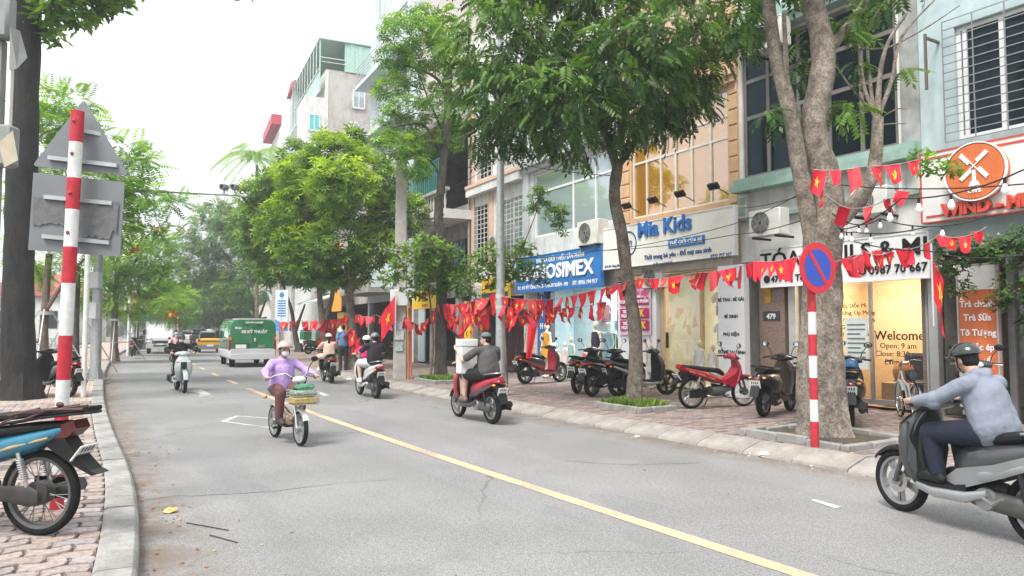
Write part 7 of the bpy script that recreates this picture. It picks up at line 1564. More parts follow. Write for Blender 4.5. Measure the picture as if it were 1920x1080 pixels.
for k in range(26):
    q = 1 - k / 25; ph.append((50 + 158 * q, 418 + 12 * q + rnd.uniform(-7, 8) + (14 if .55 < q < .95 else 0)))
MB().add([loc(u, v, y0 + .052 + .14 * (u - 47) / 180) for u, v in ph], [list(range(len(ph)))]).build('peeled_patch', M('old_adhesive', (.13, .13, .135), .85, var=.18, scale=22, bump=.15), t, smooth=0)
for (u0, v0, u1, v1) in ((118, 236, 175, 247), (76, 292, 206, 305), (70, 366, 198, 376), (68, 440, 194, 450)):
    a, c = loc(u0, v0, y0 + .05), loc(u1, v1, y0 + .155); m = MB(); d = (c - a).normalized()
    m.add([a, c, c + Vector((0, 0, -.035)), a + Vector((0, 0, -.035)), a + Vector((0, .03, 0)), c + Vector((0, .03, 0)), c + Vector((0, .03, -.035)), a + Vector((0, .03, -.035))], [(0, 1, 2, 3), (0, 1, 5, 4), (3, 2, 6, 7), (0, 3, 7, 4), (1, 2, 6, 5)]).build('bracket', GALV, t, smooth=0)
for v in (229, 290, 363, 437): q = loc(140 - (v - 229) * .045, v, y0); MB().ell((q.x * .05, -.057, q.z), (.016, .012, .016), 8, 6).build('bolt', M('rusty_bolt', (.2, .08, .05), .8), t)
# grey cabinet and lamp housing cut by the left edge
yc = 8.0; p0 = AT(-30, 700, yc); t = thing('signal_cabinet', 'weathered grey metal cabinet with lamp housings at the very left edge', 'cabinet', (p0.x, yc, PAV)); L = lambda u, v, y=yc: AT(u - 6, v, y) - Vector((p0.x, yc, PAV))
CAB = M('weathered_cabinet_grey', (.22, .23, .22), .6, var=.15, dirt=.3)
a, c = L(-70, 740), L(6, 70); MB().cbox(a.x, c.x, .02, .14, 0, c.z, .015).build('column', CAB, t)
a, c = L(-80, 72), L(27, 8); MB().cbox(a.x, c.x, -.05, .12, a.z, c.z + .1, .03).build('upper_housing', CAB, t)
a, c = L(27, 132), L(46, 50); MB().add([(a.x - .02, .0, a.z), (c.x - .03, .0, a.z + .02), (c.x, .12, c.z - .3), (a.x, .12, c.z), (a.x - .02, -.02, c.z)], [(0, 1, 4), (1, 2, 3, 4), (0, 3, 4)]).build('visor', CAB, t, smooth=0)
a, c = L(10, 236), L(22, 100); MB().box(a.x, c.x, .05, .1, a.z, c.z).build('white_notice', WPAINT, t, smooth=0)
a, c = L(-40, 312), L(32, 236); MB().cbox(a.x, c.x, -.08, .12, a.z, c.z, .02).build('lower_housing', CAB, t)
q = [L(3, 268, 7.88), L(30, 244, 7.88), L(40, 300, 7.9), L(14, 314, 7.88)]; MB().add(q, [(0, 1, 2, 3)]).build('lamp_lens', M('dull_amber_lens', (.42, .36, .27), .4), t, smooth=0)
# posts on the left pavement
b = G(156, 745, PAV); t = thing('white_post', 'thin white post between the banded pole and the camera post', 'post', (b.x, b.y, PAV)); MB().lathe([(.055, 0), (.055, hz(440, b.y))], 12, 'Z').build('shaft', WPAINT, t); MB().lathe([(.09, 0), (.09, .02)], 12, 'Z').build('base_flange', GALV, t)
b = G(178, 712, PAV); t = thing('camera_post', 'galvanised post with two white boxes and a long arm of traffic cameras over the road', 'traffic camera', (b.x, b.y, PAV)); H_ = hz(356, b.y) - PAV
MB().lathe([(.19, 0), (.16, .25), (.15, 1.5), (.10, H_ + .25)], 16, 'Z').build('shaft', GALV, t); MB().cbox(-.32, .32, -.32, .32, 0, .03, .005).build('base_plate', GALV, t)
for k in range(4): a = k * PI / 2 + PI / 4; MB().prism([(.16, .03), (.3, .03), (.16, .35)], -.008, .008).build('gusset', GALV, t, smooth=0, mat=Matrix.Rotation(a, 4, 'Z'))
for v, sx in ((526, .02), (583, -.02)): z = hz(v, b.y) - PAV; bx = MB().cbox(-.20 + sx, .18 + sx, -.35, -.12, z - .24, z + .24, .01).build('control_box', M('box_white', (.58, .60, .61), .5, var=.05), t); MB().box(-.12 + sx, -.08 + sx, -.36, -.351, z - .02, z + .03).build('lock', BLACK, bx, smooth=0)
e = AT(458, 367, b.y + 1.0) - Vector((b.x, b.y, PAV)); MB().tube([(0, 0, H_), (e.x * .5, e.y * .5, H_ + .03), (e.x, e.y, e.z)], [.07, .05, .035], 10).build('arm', GALV, t)
for u in (420, 440):
    q = AT(u, 362, b.y + .9) - Vector((b.x, b.y, PAV)); c_ = MB().tube([(q.x, q.y, q.z), (q.x, q.y, q.z + .12)], .03, 8).build('camera_mount', GALV, t); MB().cbox(q.x - .10, q.x + .10, q.y - .2, q.y + .15, q.z + .1, q.z + .28, .03).build('camera_body', M('camera_shell', (.25, .26, .27), .4), c_); MB().lathe([(.001, 0), (.06, 0)], 12, 'Y', (q.x, q.y - .205, q.z + .19)).build('camera_lens', BLACK, c_)
b = G(240, 668, PAV); t = thing('lamp_post', 'white lamp post with a crossbar beyond the flame tree', 'lamp post', (b.x, b.y, PAV)); z = hz(549, b.y); MB().lathe([(.09, 0), (.07, z)], 10, 'Z').build('shaft', WPAINT, t); MB().box(-.5, .5, -.06, .06, z - .08, z).build('crossbar', WPAINT, t, smooth=0); MB().cbox(-.3, -.1, -.12, .12, 2.6, 3.1, .02).build('meter_box', WPAINT, t)
# tree braces: tied steel legs with a ring of rails
for (u, v, lb, s_) in ((80, 716, 'steel tripod brace round the banded young tree', 1.15), (140, 700, 'steel tripod brace behind the white post', 1.15), (214, 676, 'steel tripod brace round the feathery tree with pale trunk', 1.2), (256, 664, 'steel tripod brace near the parked row by the lake', 1.2)):
    b = G(u, v, PAV); t = thing('tree_brace', lb, 'tree support', (b.x, b.y, PAV), .4, 'tree braces')
    for k in range(4):
        a = k * PI / 2; c, q = math.cos(a), math.sin(a); MB().tube([(c * 1.15 * s_, q * 1.15 * s_, 0), (c * .14, q * .14, 2.1)], .024, 6).build('strut', GALV, t)
        c2, q2 = math.cos(a + PI / 2), math.sin(a + PI / 2); MB().tube([(c * .68 * s_, q * .68 * s_, .9), (c2 * .68 * s_, q2 * .68 * s_, .9)], .018, 6).build('rail', GALV, t)
b = G(138, 702, PAV); t = Tree('street_tree', 'dark slim trunk behind the white post', (b.x, b.y, PAV), bark=BARK3); t.limbs([([(141, 702, 0), (143, 600, 0), (146, 500, 0)], 9, 7)]); t.crown([(150, 480, 46, 30), (110, 500, 40, 30), (180, 460, 40, 26)], LF_FEA, 'feather', .6, 1.2, tipn=.7, hollow=.3, seed=77)
# lake railing, lake, far bank
RAILM = M('pale_blue_rail_paint', (.50, .55, .57), .6, var=.1)
rl = thing('lake_railing', 'low pale railing between the left pavement and the lake', 'railing', (0, 0, 0))
a = arc_at(G(60, 720)); a_end = a + 60; pts = []; k = 0
while a < a_end:
    p, q = road_pt(a, -9.7, 0), road_pt(a + 2.0, -9.7, 0)
    MB().cbox(-.06, .06, -.06, .06, 0, .95, .01, mat=Matrix.Translation(p)).build('post', RAILM, rl)
    for z in (.25, .5, .72, .9): MB().tube([p + Vector((0, 0, z)), q + Vector((0, 0, z))], .02 if z < .9 else .032, 6).build('rail', RAILM, rl)
    a += 2.0
WAT = bpy.data.materials.new('lake_water'); WAT.use_nodes = True; wn, wl_ = WAT.node_tree.nodes, WAT.node_tree.links; wb_ = wn['Principled BSDF']; wb_.inputs['Base Color'].default_value = (.10, .13, .11, 1); wb_.inputs['Roughness'].default_value = .12
tc_ = wn.new('ShaderNodeTexCoord'); wz = wn.new('ShaderNodeTexNoise'); wz.inputs['Scale'].default_value = 1.2; wz.inputs['Detail'].default_value = 4; wl_.new(tc_.outputs['Object'], wz.inputs[0]); wbp = wn.new('ShaderNodeBump'); wbp.inputs['Strength'].default_value = .15; wl_.new(wz.outputs[0], wbp.inputs['Height']); wl_.new(wbp.outputs[0], wb_.inputs['Normal'])
A_ = [road_pt(q, -10.2, -.03) for q in np.arange(ARC0, 150, 4)]; B_ = [Vector((-95, p.y + 12, -.03)) for p in A_]
raw_mesh('lake_water', np.array([v for p in zip(A_, B_) for v in p]), np.array([(2 * i, 2 * i + 2, 2 * i + 3, 2 * i + 1) for i in range(len(A_) - 1)]), WAT)['kind'] = 'structure'
fw = thing('far_wood', 'band of trees on the far bank of the lake', 'trees', (-80, 70, 0)); fw['kind'] = 'stuff'
cl = [(Vector((-50 - 48 * q + random.uniform(-4, 4), 38 + 62 * q * .9 + random.uniform(-5, 5) + (1 - q) * 18, random.uniform(2.5, 6.5))), 5, 5, random.uniform(3.0, 4.6)) for q in np.linspace(0, 1, 26)] + [(Vector((x, 190 + random.uniform(-12, 12), random.uniform(3, 8))), 8, 6, 5) for x in np.linspace(-150, -55, 16)]
crown(fw, cl, LF_FAR, 'coarse', 1.5, 1.4, droop=.1, tipn=.6, hollow=.5, seed=60, name='foliage')
hb = Bld.__new__(Bld)
t = thing('lakeside_house', 'low white house with a red roof across the lake', 'building', (-56, 86, 0)); MB().box(-5, 5, 0, 8, 0, 5.5).build('wall', WHW, t, smooth=0); MB().prism([(-5.6, 5.5), (5.6, 5.5), (0, 8.5)], -.5, 8.5).build('roof', M('dusty_red_roof', (.42, .10, .09), .8, var=.15), t, smooth=0)
for x in (-3, 0, 3): MB().box(x - .7, x + .7, -.05, .0, 1.8, 3.8).build('window', DARKGL, t, smooth=0)
# boards at the far left kerb
b = Vector((AT(266, 640, 60).x, 60, PAV)); t = thing('information_board', 'red and blue information board on white legs at the far left kerb', 'board', b, -.1)
MB().box(-1.1, 1.1, 0, .1, 2.0, 4.3).build('panel', M('board_red', (.45, .04, .08), .5), t, smooth=0); MB().box(-1.1, 1.1, -.01, .0, 2.0, 2.7).build('blue_band', SBLUE2, t, smooth=0); MB().lathe([(.001, 0), (.35, 0)], 18, 'Y', (0, -.015, 3.2)).build('emblem_disc', SW, t); MB().box(-1.25, 1.25, -.1, .2, 4.3, 4.55).build('cap', CONC, t, smooth=0)
for x in (-.9, .9): MB().box(x - .06, x + .06, .0, .1, 0, 2).build('leg', WPAINT, t, smooth=0)
b = Vector((AT(254, 640, 57).x, 57, PAV)); t = thing('utility_box', 'grey utility box under the red and blue board', 'cabinet', b, -.1); MB().cbox(-.5, .5, 0, .6, 0, 1.3, .02).build('housing', CAB, t); MB().box(-.45, .0, -.012, -.001, .1, 1.2).build('door', GALV, t, smooth=0)
for u, v, lb in ((282, 590, 'red hanging banner beside the red and blue board'), (320, 598, 'red hanging banner over the white truck')):
    q = AT(u, v, 61); t = thing('hanging_banner', lb, 'banner', (q.x, q.y, q.z - 1.0), -.1); MB().box(-.55, .55, 0, .03, 0, 2.0).build('cloth', M('banner_red', (.55, .02, .015), .7, var=.1), t, smooth=0); MB().lathe([(.001, 0), (.2, 0)], 10, 'Y', (0, -.01, 1.3)).build('star_disc', SYEL, t); MB().lathe([(.04, -q.z + 1.0 + PAV), (.04, 2.2)], 8, 'Z', (.6, .05, 0)).build('pole', WPAINT, t)

# no-parking sign
b = G(1528, 838, PAV); y0 = b.y; t = thing('no_parking_sign', 'round blue no-parking sign with red rim on a red and white pole', 'road sign', (b.x, b.y, PAV))
ed = [hz(v, y0) - PAV for v in (838, 790, 749, 708, 667, 627, 585, 520)]; banded(t, .052, ed, [RPAINT if k % 2 == 0 else WPAINT for k in range(7)])
nd = -road_dir(arc_at(b)); ang = math.atan2(nd.y, nd.x) + PI / 2 - .07; dz = hz(503, y0) - PAV; Mx = Matrix.Translation((nd.x * .07 + .03, nd.y * .07, dz)) @ Matrix.Rotation(ang, 4, 'Z')
SGR = M('sign_face_red', (.52, .012, .03), .4, var=.04); SGB = M('sign_face_blue', (.012, .06, .40), .4, var=.04); Rd = .335
dk = MB().lathe([(.001, 0), (Rd, 0), (Rd, .012), (.001, .012)], 40, 'Y').build('disc', SGR, t, mat=Mx); MB().lathe([(.001, -.003), (Rd * .73, -.003)], 40, 'Y').build('blue_field', SGB, dk, mat=Mx)
MB().box(-Rd * .76, Rd * .76, -.007, -.004, -.028, .028, mat=Matrix.Rotation(.93, 4, 'Y')).build('red_slash', SGR, dk, mat=Mx, smooth=0)
# lamp post, concrete poles
b = G(938, 742, PAV); t = thing('lamp_post', 'tall grey steel lamp post before the blue sign', 'lamp post', (b.x, b.y, PAV)); MB().lathe([(.17, 0), (.17, .05), (.115, .1), (.10, 3), (.07, 8.5)], 16, 'Z').build('shaft', GALV, t); MB().tube([(0, 0, 8.4), (-.5, -.7, 9.0), (-1.2, -1.6, 9.2)], .045, 8).build('arm', GALV, t); MB().cbox(-1.6, -1.1, -2.1, -1.5, 9.15, 9.27, .03).build('lamp_head', GALV, t)
for z in (2.0, 2.25): MB().lathe([(.112, z), (.112, z + .09)], 14, 'Z').build('tape', M('grey_tape', (.5, .5, .5), .6), t)
b = G(750, 710, PAV); t = thing('utility_pole', 'concrete utility pole with pasted notices and an orange conduit', 'utility pole', (b.x, b.y, PAV)); PC = M('pole_concrete', (.40, .375, .35), .9, var=.15, scale=5, bump=.3, dirt=.4)
MB().box(-.20, .20, -.16, .16, 0, 7.6, taper=.25).build('shaft', PC, t, smooth=0)
MB().cbox(-.28, .28, -.3, -.17, 2.25, 2.75, .02).build('meter_box', M('box_white'), t); MB().tube([(.28, -.1, 0), (.28, -.1, 2.2)], .035, 8).tube([(.36, -.08, 0), (.34, -.1, 2.3)], .025, 8).split('conduit', M('orange_conduit', (.55, .16, .07), .6), t, 40)
for z, w_, mt in ((1.35, .26, 'paper_white'), (1.0, .22, 'paper_grey'), (1.65, .2, 'paper_blue')): MB().box(-w_ / 2 - .02, w_ / 2, -.205, -.2, z - .14, z + .14).build('notice', M(mt, {'paper_white': (.62, .62, .62), 'paper_grey': (.4, .42, .43), 'paper_blue': (.45, .52, .6)}[mt], .8, var=.25, scale=18), t, smooth=0)
b = Vector((AT(517, 650, 44).x, 44, PAV)); t = thing('utility_pole', 'concrete pole beside the hanging blue and white banner', 'utility pole', b); MB().box(-.26, .26, -.2, .2, 0, 8.5, taper=.25).build('shaft', PC, t, smooth=0)
q = AT(528, 582, 42); t = thing('hanging_banner', 'blue and white printed banner on the pole beside the green van', 'banner', (q.x, q.y, q.z - 1.15), -.25)
MB().box(-.40, .40, 0, .03, .0, 2.3).build('cloth', M('banner_pale_blue', (.60, .68, .74), .6, var=.05), t, smooth=0); MB().add([(-.4, -.004, 0), (.4, -.004, 0), (.4, -.004, .3), (-.4, -.004, .65)], [(0, 1, 2, 3)]).build('blue_corner', M('banner_blue', (.04, .28, .62), .6), t, smooth=0); MB().lathe([(.001, 0), (.15, 0)], 16, 'Y', (0, -.005, 2.02)).build('round_emblem', SBLUE2, t)
for k in range(7): MB().box(-.26, .26, -.006, -.003, 1.65 - k * .14, 1.72 - k * .14).build('printed_line', SBLUE2, t, smooth=0)
MB().tube([(0, .03, -q.z + 1.15 + PAV), (0, .03, 2.4)], .04, 8).build('pole', GALV, t)

# planters
GRS = leaf_mat('planter_grass', (.05, .12, .02), (.26, .38, .06)); STN = M('planter_stone', (.24, .235, .22), .9, var=.2, scale=6, bump=.4)
def planter(u, v, hx, hy, label, grass=True, seed=1, broken=False):
    b = G(u, v, PAV); t = thing('tree_planter', label, 'planter', (b.x, b.y, PAV), heading_at(b) - PI / 2, 'planters'); R_ = random.Random(seed)
    for (x0, x1, y0, y1) in ((-hx, hx, -hy, -hy + .12), (-hx, hx, hy - .12, hy), (-hx, -hx + .12, -hy + .125, hy - .125), (hx - .12, hx, -hy + .125, hy - .125)):
        nx = 3 if x1 - x0 > .5 else 1; ny = 1 if nx == 3 else 3
        for i in range(nx):
            for j in range(ny):
                a0, a1 = x0 + (x1 - x0) * i / nx, x0 + (x1 - x0) * (i + 1) / nx; c0, c1 = y0 + (y1 - y0) * j / ny, y0 + (y1 - y0) * (j + 1) / ny
                mt = Matrix.Rotation(R_.uniform(-.06, .06) * (1 if broken else .2), 4, 'Z') @ Matrix.Translation((0, 0, R_.uniform(-.03, .01) if broken else 0)); MB().cbox(a0 + .006, a1 - .006, c0 + .002, c1 - .002, -.02, .10, .014, mat=mt).build('edging_stone', STN, t)
    MB().box(-hx + .12, hx - .12, -hy + .12, hy - .12, .0, .03).build('soil', M('dark_soil', (.07, .055, .04), .95, var=.4, scale=14, bump=1), t, smooth=0)
    if grass:
        Rn = np.random.default_rng(seed); n = 2600; P = np.stack([Rn.uniform(-hx + .12, hx - .12, n), Rn.uniform(-hy + .12, hy - .12, n), np.full(n, .02)], 1); hgt = Rn.uniform(.06, .20, n); a = Rn.uniform(0, 2 * PI, n); ln = Rn.uniform(.02, .13, n); d = np.stack([np.cos(a), np.sin(a)], 1); w_ = .009
        V = np.zeros((n, 4, 3)); V[:, 0] = P; V[:, 0, :2] -= d[:, ::-1] * np.array((1, -1)) * w_; V[:, 1] = P; V[:, 1, :2] += d[:, ::-1] * np.array((1, -1)) * w_
        V[:, 3] = P + np.concatenate([d * ln[:, None] * .4 - d[:, ::-1] * np.array((1, -1)) * w_, hgt[:, None] * .7], 1); V[:, 2] = P + np.concatenate([d * ln[:, None], hgt[:, None]], 1)
        o = raw_mesh('ground_cover', V.reshape(-1, 3), np.arange(4 * n).reshape(-1, 4), GRS, t, np.stack([Rn.random(n), Rn.uniform(.7, 1.3, n), np.zeros(n)], 1)); o['kind'] = 'stuff'
    return t
planter(1190, 766, .46, .70, 'stone edged planter of spiky green grass under the broad tree', True, 2)
planter(828, 716, .55, .8, 'stone edged planter with low greenery under the slim tree', True, 3)
planter(1548, 822, .75, .9, 'broken stone edging round the foot of the pale thick tree', False, 4, True)

# ================================================================== SHOP DISPLAYS
MQ = M('mannequin_cream', (.60, .52, .42), .45); 
def mannequin(B, label, x, y, h, dress, child=False, hemw=.2):
    t = B.sub('mannequin', label, 'mannequin', x, y, 0.02, 'shop mannequins'); k = h / 1.7
    P = lambda *a: Vector(a) * k
    pr = [('c', P(0, 0, .92), P(0, 0, 1.28), .105 * k, .11 * k), ('c', P(0, 0, 1.3), P(0, 0, 1.46), .07 * k, .045 * k), ('e', P(0, 0, 1.58), (.075 * k, .09 * k, .115 * k))]
    for s_ in (-1, 1): pr += [('c', P(s_ * .09, 0, .92), P(s_ * .085, .0, .50), .08 * k, .05 * k), ('c', P(s_ * .085, 0, .5), P(s_ * .08, 0, .06), .052 * k, .034 * k), ('c', P(s_ * .08, 0, .04), P(s_ * .08, -.13, .03), .034 * k, .026 * k), ('c', P(0, 0, 1.36), P(s_ * .17, 0, 1.36), .06 * k, .05 * k), ('c', P(s_ * .17, 0, 1.36), P(s_ * .25, 0, 1.08), .042 * k, .034 * k), ('c', P(s_ * .25, 0, 1.08), P(s_ * .24, -.08, .84), .034 * k, .022 * k), ('c', P(s_ * .24, -.08, .84), P(s_ * .235, -.1, .76), .024 * k, .014 * k)]
    blend('figure', pr, MQ, t, .016)
    MB().loft([(1.40 * k, 0, 0, .15 * k, .09 * k), (1.2 * k, 0, 0, .15 * k, .12 * k), (1.0 * k, 0, 0, .14 * k, .12 * k), (.8 * k, 0, 0, (.14 + hemw * .4) * k, .14 * k), (.62 * k, 0, 0, (.14 + hemw * .65) * k, .16 * k)], 24, 2.2, 'Z').build('dress', dress, t)
    MB().lathe([(.001, 0), (.16 * k, 0), (.16 * k, .02)], 18, 'Z').build('stand_plate', STEEL, t)
mannequin(han, 'mannequin in a mustard yellow dress beside the blue pillar', 1.95, -.35, 1.72, cloth('mustard', (.55, .26, .01)))
mannequin(han, 'mannequin in a navy dress at the right of the shop window', 4.55, -.3, 1.75, cloth('navy_dress', (.014, .018, .035)), hemw=.1)
mannequin(han, 'mannequin in a light blue outfit behind the navy dress', 4.25, .35, 1.72, cloth('sky_dress', (.22, .45, .56)), hemw=.08)
for k, (x, h, c, lb) in enumerate(((2.35, .95, (.6, .3, .03), 'small child mannequin in orange'), (2.62, .92, (.6, .42, .3), 'small child mannequin in cream'), (2.98, 1.12, (.62, .45, .48), 'child mannequin in pink and white'), (3.35, 1.28, (.25, .42, .42), 'child mannequin in a grey green top'), (4.05, 1.0, (.55, .12, .16), 'child mannequin in red by the window'))):
    mannequin(han, lb, x, -.35, h, cloth('child_%d' % k, c))
mannequin(mia, 'white dressed small mannequin left of the glass door', 1.73, -.4, 1.15, cloth('white_dress', (.62, .62, .6)))
mannequin(mia, 'small mannequin in a white dress right of the glass door', 3.35, -.3, 1.25, cloth('white_dress', (.62, .62, .6)))
mannequin(mia, 'second small white dressed mannequin by the upright panel', 3.75, -.28, 1.15, cloth('white_dress', (.62, .62, .6)))
def hung_shirt(B, label, x, y, z, s_, mat):
    t = B.sub('hanging_shirt', label, 'clothes', x, y, z, 'clothes on the shop wall'); MB().prism([(-.2 * s_, 0), (.2 * s_, 0), (.2 * s_, .42 * s_), (.33 * s_, .36 * s_), (.37 * s_, .5 * s_), (.17 * s_, .66 * s_), (.07 * s_, .63 * s_), (-.07 * s_, .63 * s_), (-.17 * s_, .66 * s_), (-.37 * s_, .5 * s_), (-.33 * s_, .36 * s_), (-.2 * s_, .42 * s_)], -.02, .02).build('garment', mat, t, smooth=0); MB().tube([(-.16 * s_, 0, .64 * s_), (0, 0, .72 * s_), (.16 * s_, 0, .64 * s_)], .006, 5).build('hanger', DARKMETAL, t)
for k, (x, z, s_, c, lb) in enumerate(((2.3, 1.75, .9, (.10, .03, .035), 'dark red T-shirt hung on the shop wall'), (2.75, 1.8, .7, (.3, .27, .23), 'beige T-shirt hung on the shop wall'), (3.25, 1.75, .8, (.02, .16, .5), 'bright blue print hung on the shop wall'), (3.8, 1.75, .55, (.5, .08, .08), 'red top hung on the shop wall'), (4.3, 2.0, .7, (.03, .03, .04), 'black top hung on the shop wall'), (2.0, 1.8, .6, (.2, .09, .06), 'brown top hung on the shop wall'))): hung_shirt(han, lb, x, 1.7, z, s_, cloth('hung_%d' % k, c))
for k, (x, z, s_, c, lb) in enumerate(((3.45, 1.85, .9, (.45, .42, .42), 'checked top hung in the children\'s shop window'), (3.45, 1.15, .8, (.6, .58, .5), 'white shirt hung in the children\'s shop window'))): hung_shirt(mia, lb, x, .35, z, s_, cloth('mhung_%d' % k, c))
t = han.sub('clothes_rack', 'steel rack of clothes inside the clothes shop', 'rack', 3.4, .8, .05); MB().tube([(-.6, 0, 0), (-.6, 0, 1.4), (.6, 0, 1.4), (.6, 0, 0)], .015, 6).build('rail', CHROME, t)
for k in range(9): MB().loft([(.5, -.5 + k * .125, 0, .03, .16), (1.0, -.5 + k * .125, 0, .035, .17), (1.36, -.5 + k * .125, 0, .02, .12)], 8, 2.5, 'Z').build('garment', cloth('rack_%d' % (k % 4), ((.05, .1, .06), (.3, .3, .3), (.08, .08, .1), (.35, .3, .22))[k % 4]), t)

# ================================================================== FLAGS
FLAGR = M('flag_red', (.60, .010, .030), .75, var=.08, scale=6); FLAGP = M('flag_red_faded', (.64, .05, .07), .75, var=.1); STARY = M('flag_yellow', (.80, .52, .03), .7)
def star_poly(r, n=5, k=.4): return [(r * (1 if i % 2 == 0 else k) * math.sin(PI * i / n), r * (1 if i % 2 == 0 else k) * math.cos(PI * i / n)) for i in range(2 * n)]
FLAG_ME = []; EMB_ME = []
def flag_variant(seed, w_=.25, h_=.30, drop=True):
    R_ = random.Random(seed); a1, a2, p1 = R_.uniform(.03, .075), R_.uniform(-.14, .14), R_.uniform(0, 6); sk = R_.uniform(-.7, .7); nar = R_.uniform(.35, 1.0)
    def f(u, v): q = 1 + (nar - 1) * v; return Vector(((u - .5) * w_ * q + sk * v * w_ * .5, a1 * math.sin(u * 5 + p1 + v * 2) * (0.25 + v) + a2 * v, -v * h_ * (1 + .18 * math.sin(u * 4 + p1))))
    m = MB(); n, k = 6, 5; vs = [f(i / n, j / k) for j in range(k + 1) for i in range(n + 1)]; m.add(vs, [(j * (n + 1) + i, j * (n + 1) + i + 1, (j + 1) * (n + 1) + i + 1, (j + 1) * (n + 1) + i) for j in range(k) for i in range(n)])
    e = MB(); 
    if R_.random() < .62: polys = [star_poly(.26)]
    else:
        arc = [(.26 * math.cos(t_), .26 * math.sin(t_)) for t_ in np.linspace(-2.4, 1.2, 12)]; inn = [(.19 * math.cos(t_) - .02, .19 * math.sin(t_) + .02) for t_ in np.linspace(1.2, -2.4, 12)]; polys = [arc + inn, [(-.22, .08), (-.14, .16), (.16, -.2), (.1, -.24)]]
    for pl in polys:
        for sd in (-1, 1):
            vs = []
            for (x, z) in pl:
                u_, v_ = .5 + x * .75, .5 - z * 1.0; p = f(u_, v_); vs.append(p + Vector((0, sd * .006, 0)))
            c = sum(vs, Vector()) / len(vs); k = len(vs); e.add([c] + vs, [(0, i + 1, (i + 1) % k + 1) for i in range(k)])
    fo = m.build('flag', FLAGR, None, smooth=60); eo = e.build('emblem', STARY, None, smooth=0); FLAG_ME.append(fo.data); EMB_ME.append(eo.data); bpy.data.objects.remove(fo); bpy.data.objects.remove(eo)
for k in range(12): flag_variant(100 + k)
FLAGP_ME = [m.copy() for m in FLAG_ME[:5]]
for m in FLAGP_ME: m.materials[0] = FLAGP
CORD = M('bunting_cord', (.3, .28, .26), .8)
def bunting(label, pts, n, size=1.0, sag=.15, seed=0, both=True, spin=1.25, base=None):
    """cord through world points with flags hanging from it"""
    R_ = random.Random(seed); P = [Vector(p) for p in pts]; o0 = P[0]; t = thing('flag_bunting', label, 'bunting', o0, 0, 'strings of red flags'); C = []
    for i in range(len(P) - 1):
        for j in range(8): q = j / 8; p = P[i].lerp(P[i + 1], q); p.z -= sag * 4 * q * (1 - q); C.append(p - o0)
    C.append(P[-1] - o0); MB().tube(C, .006, 4, False).build('cord', CORD, t); d = math.atan2((P[-1] - P[0]).y, (P[-1] - P[0]).x)
    for k in range(n):
        q = (k + .5 + R_.uniform(-.25, .25)) / n * (len(C) - 1); i = min(int(q), len(C) - 2); p = C[i].lerp(C[i + 1], q - i); v = R_.randrange(12)
        pale = R_.random() < .3; me = FLAGP_ME[v % 5] if pale else FLAG_ME[v]; f = bpy.data.objects.new('flag', me); COL.objects.link(f); f.parent = t; f.location = p; s_ = size * R_.uniform(.55, .88); f.scale = (s_, s_, s_ * R_.uniform(.95, 1.3)); f.rotation_euler = (R_.uniform(-.35, .35), R_.uniform(-.25, .25), d + R_.uniform(-spin, spin))
        if R_.random() < .42: continue
        e = bpy.data.objects.new('emblem', EMB_ME[(v % 5) if pale else v]); COL.objects.link(e); e.parent = f
    return t
zt1, zt2, zlp, zt3, zup, zt4 = T1.b.y, T2.b.y, G(938, 742, PAV).y, G(826, 713, PAV).y, G(750, 710, PAV).y, G(663, 693, PAV).y
bunting('string of red flags from the pale tree to the broad tree', [AT(1505, 478, zt1 - .2), AT(1420, 490, zt1 + 1.0), AT(1300, 512, zt1 + 2.6), AT(1195, 522, zt2 - .2)], 21, 1.05, .04, 1)
bunting('string of red flags from the broad tree to the lamp post', [AT(1180, 525, zt2 - .2), AT(1110, 545, zt2 + 1.0), AT(1020, 562, zlp - .9), AT(942, 556, zlp - .1)], 19, 1.15, .03, 2)
bunting('lower crowded string of red flags left of the broad tree', [AT(1136, 565, zt2 + .6), AT(1060, 578, zt2 + 1.6), AT(990, 580, zlp - .4), AT(940, 572, zlp - .15)], 13, 1.1, .03, 3)
bunting('lowest crowded string of red flags before the roller shutter', [AT(1060, 585, zt2 + 1.8), AT(985, 592, zlp - .4), AT(945, 590, zlp - .15)], 6, 1.1, .02, 4)
bunting('upper string of red flags between the lamp post and the slim tree', [AT(935, 548, zlp), AT(880, 565, zlp + 2.4), AT(832, 570, zt3 - .2)], 11, 1.35, .05, 5)
bunting('middle string of red flags between the lamp post and the slim tree', [AT(935, 565, zlp), AT(885, 585, zlp + 2.4), AT(838, 590, zt3 - .2)], 10, 1.35, .05, 6)
bunting('lowest string of red flags by the twisted tree', [AT(915, 590, zlp + .8), AT(880, 608, zlp + 2.6), AT(845, 600, zt3 - .2)], 6, 1.35, .05, 7)
bunting('string of red flags between the slim tree and the concrete pole', [AT(822, 570, zt3 - .2), AT(790, 610, zt3 + .3), AT(756, 592, zup - .3)], 11, 1.3, .05, 8)
bunting('string of red flags between the concrete pole and the bushy tree', [AT(746, 592, zup - .3), AT(705, 590, zup + 2), AT(668, 588, zt4 - .3)], 8, 1.4, .1, 9)
bunting('string of red flags fading away along the far trees', [AT(655, 590, zt4 - .3), AT(610, 598, zt4 + 3), AT(560, 600, zt4 + 8), AT(500, 602, zt4 + 18)], 20, 1.7, .1, 10)
bunting('bunch of red flags tied down the bushy tree trunk', [AT(656, 612, zt4 - .5), AT(672, 650, zt4 - .5)], 8, 1.6, .0, 11, spin=3)
bunting('bunch of red flags on the forked tree trunk', [AT(600, 630, 33), AT(606, 655, 33)], 4, 1.6, .0, 12, spin=3)
bunting('high string of pointed red flags from the pale tree to the cafe sign', [AT(1525, 318, zt1 - .5), AT(1620, 312, zt1 - .9), AT(1735, 296, zt1 - 1.6)], 6, 1.0, .03, 13)
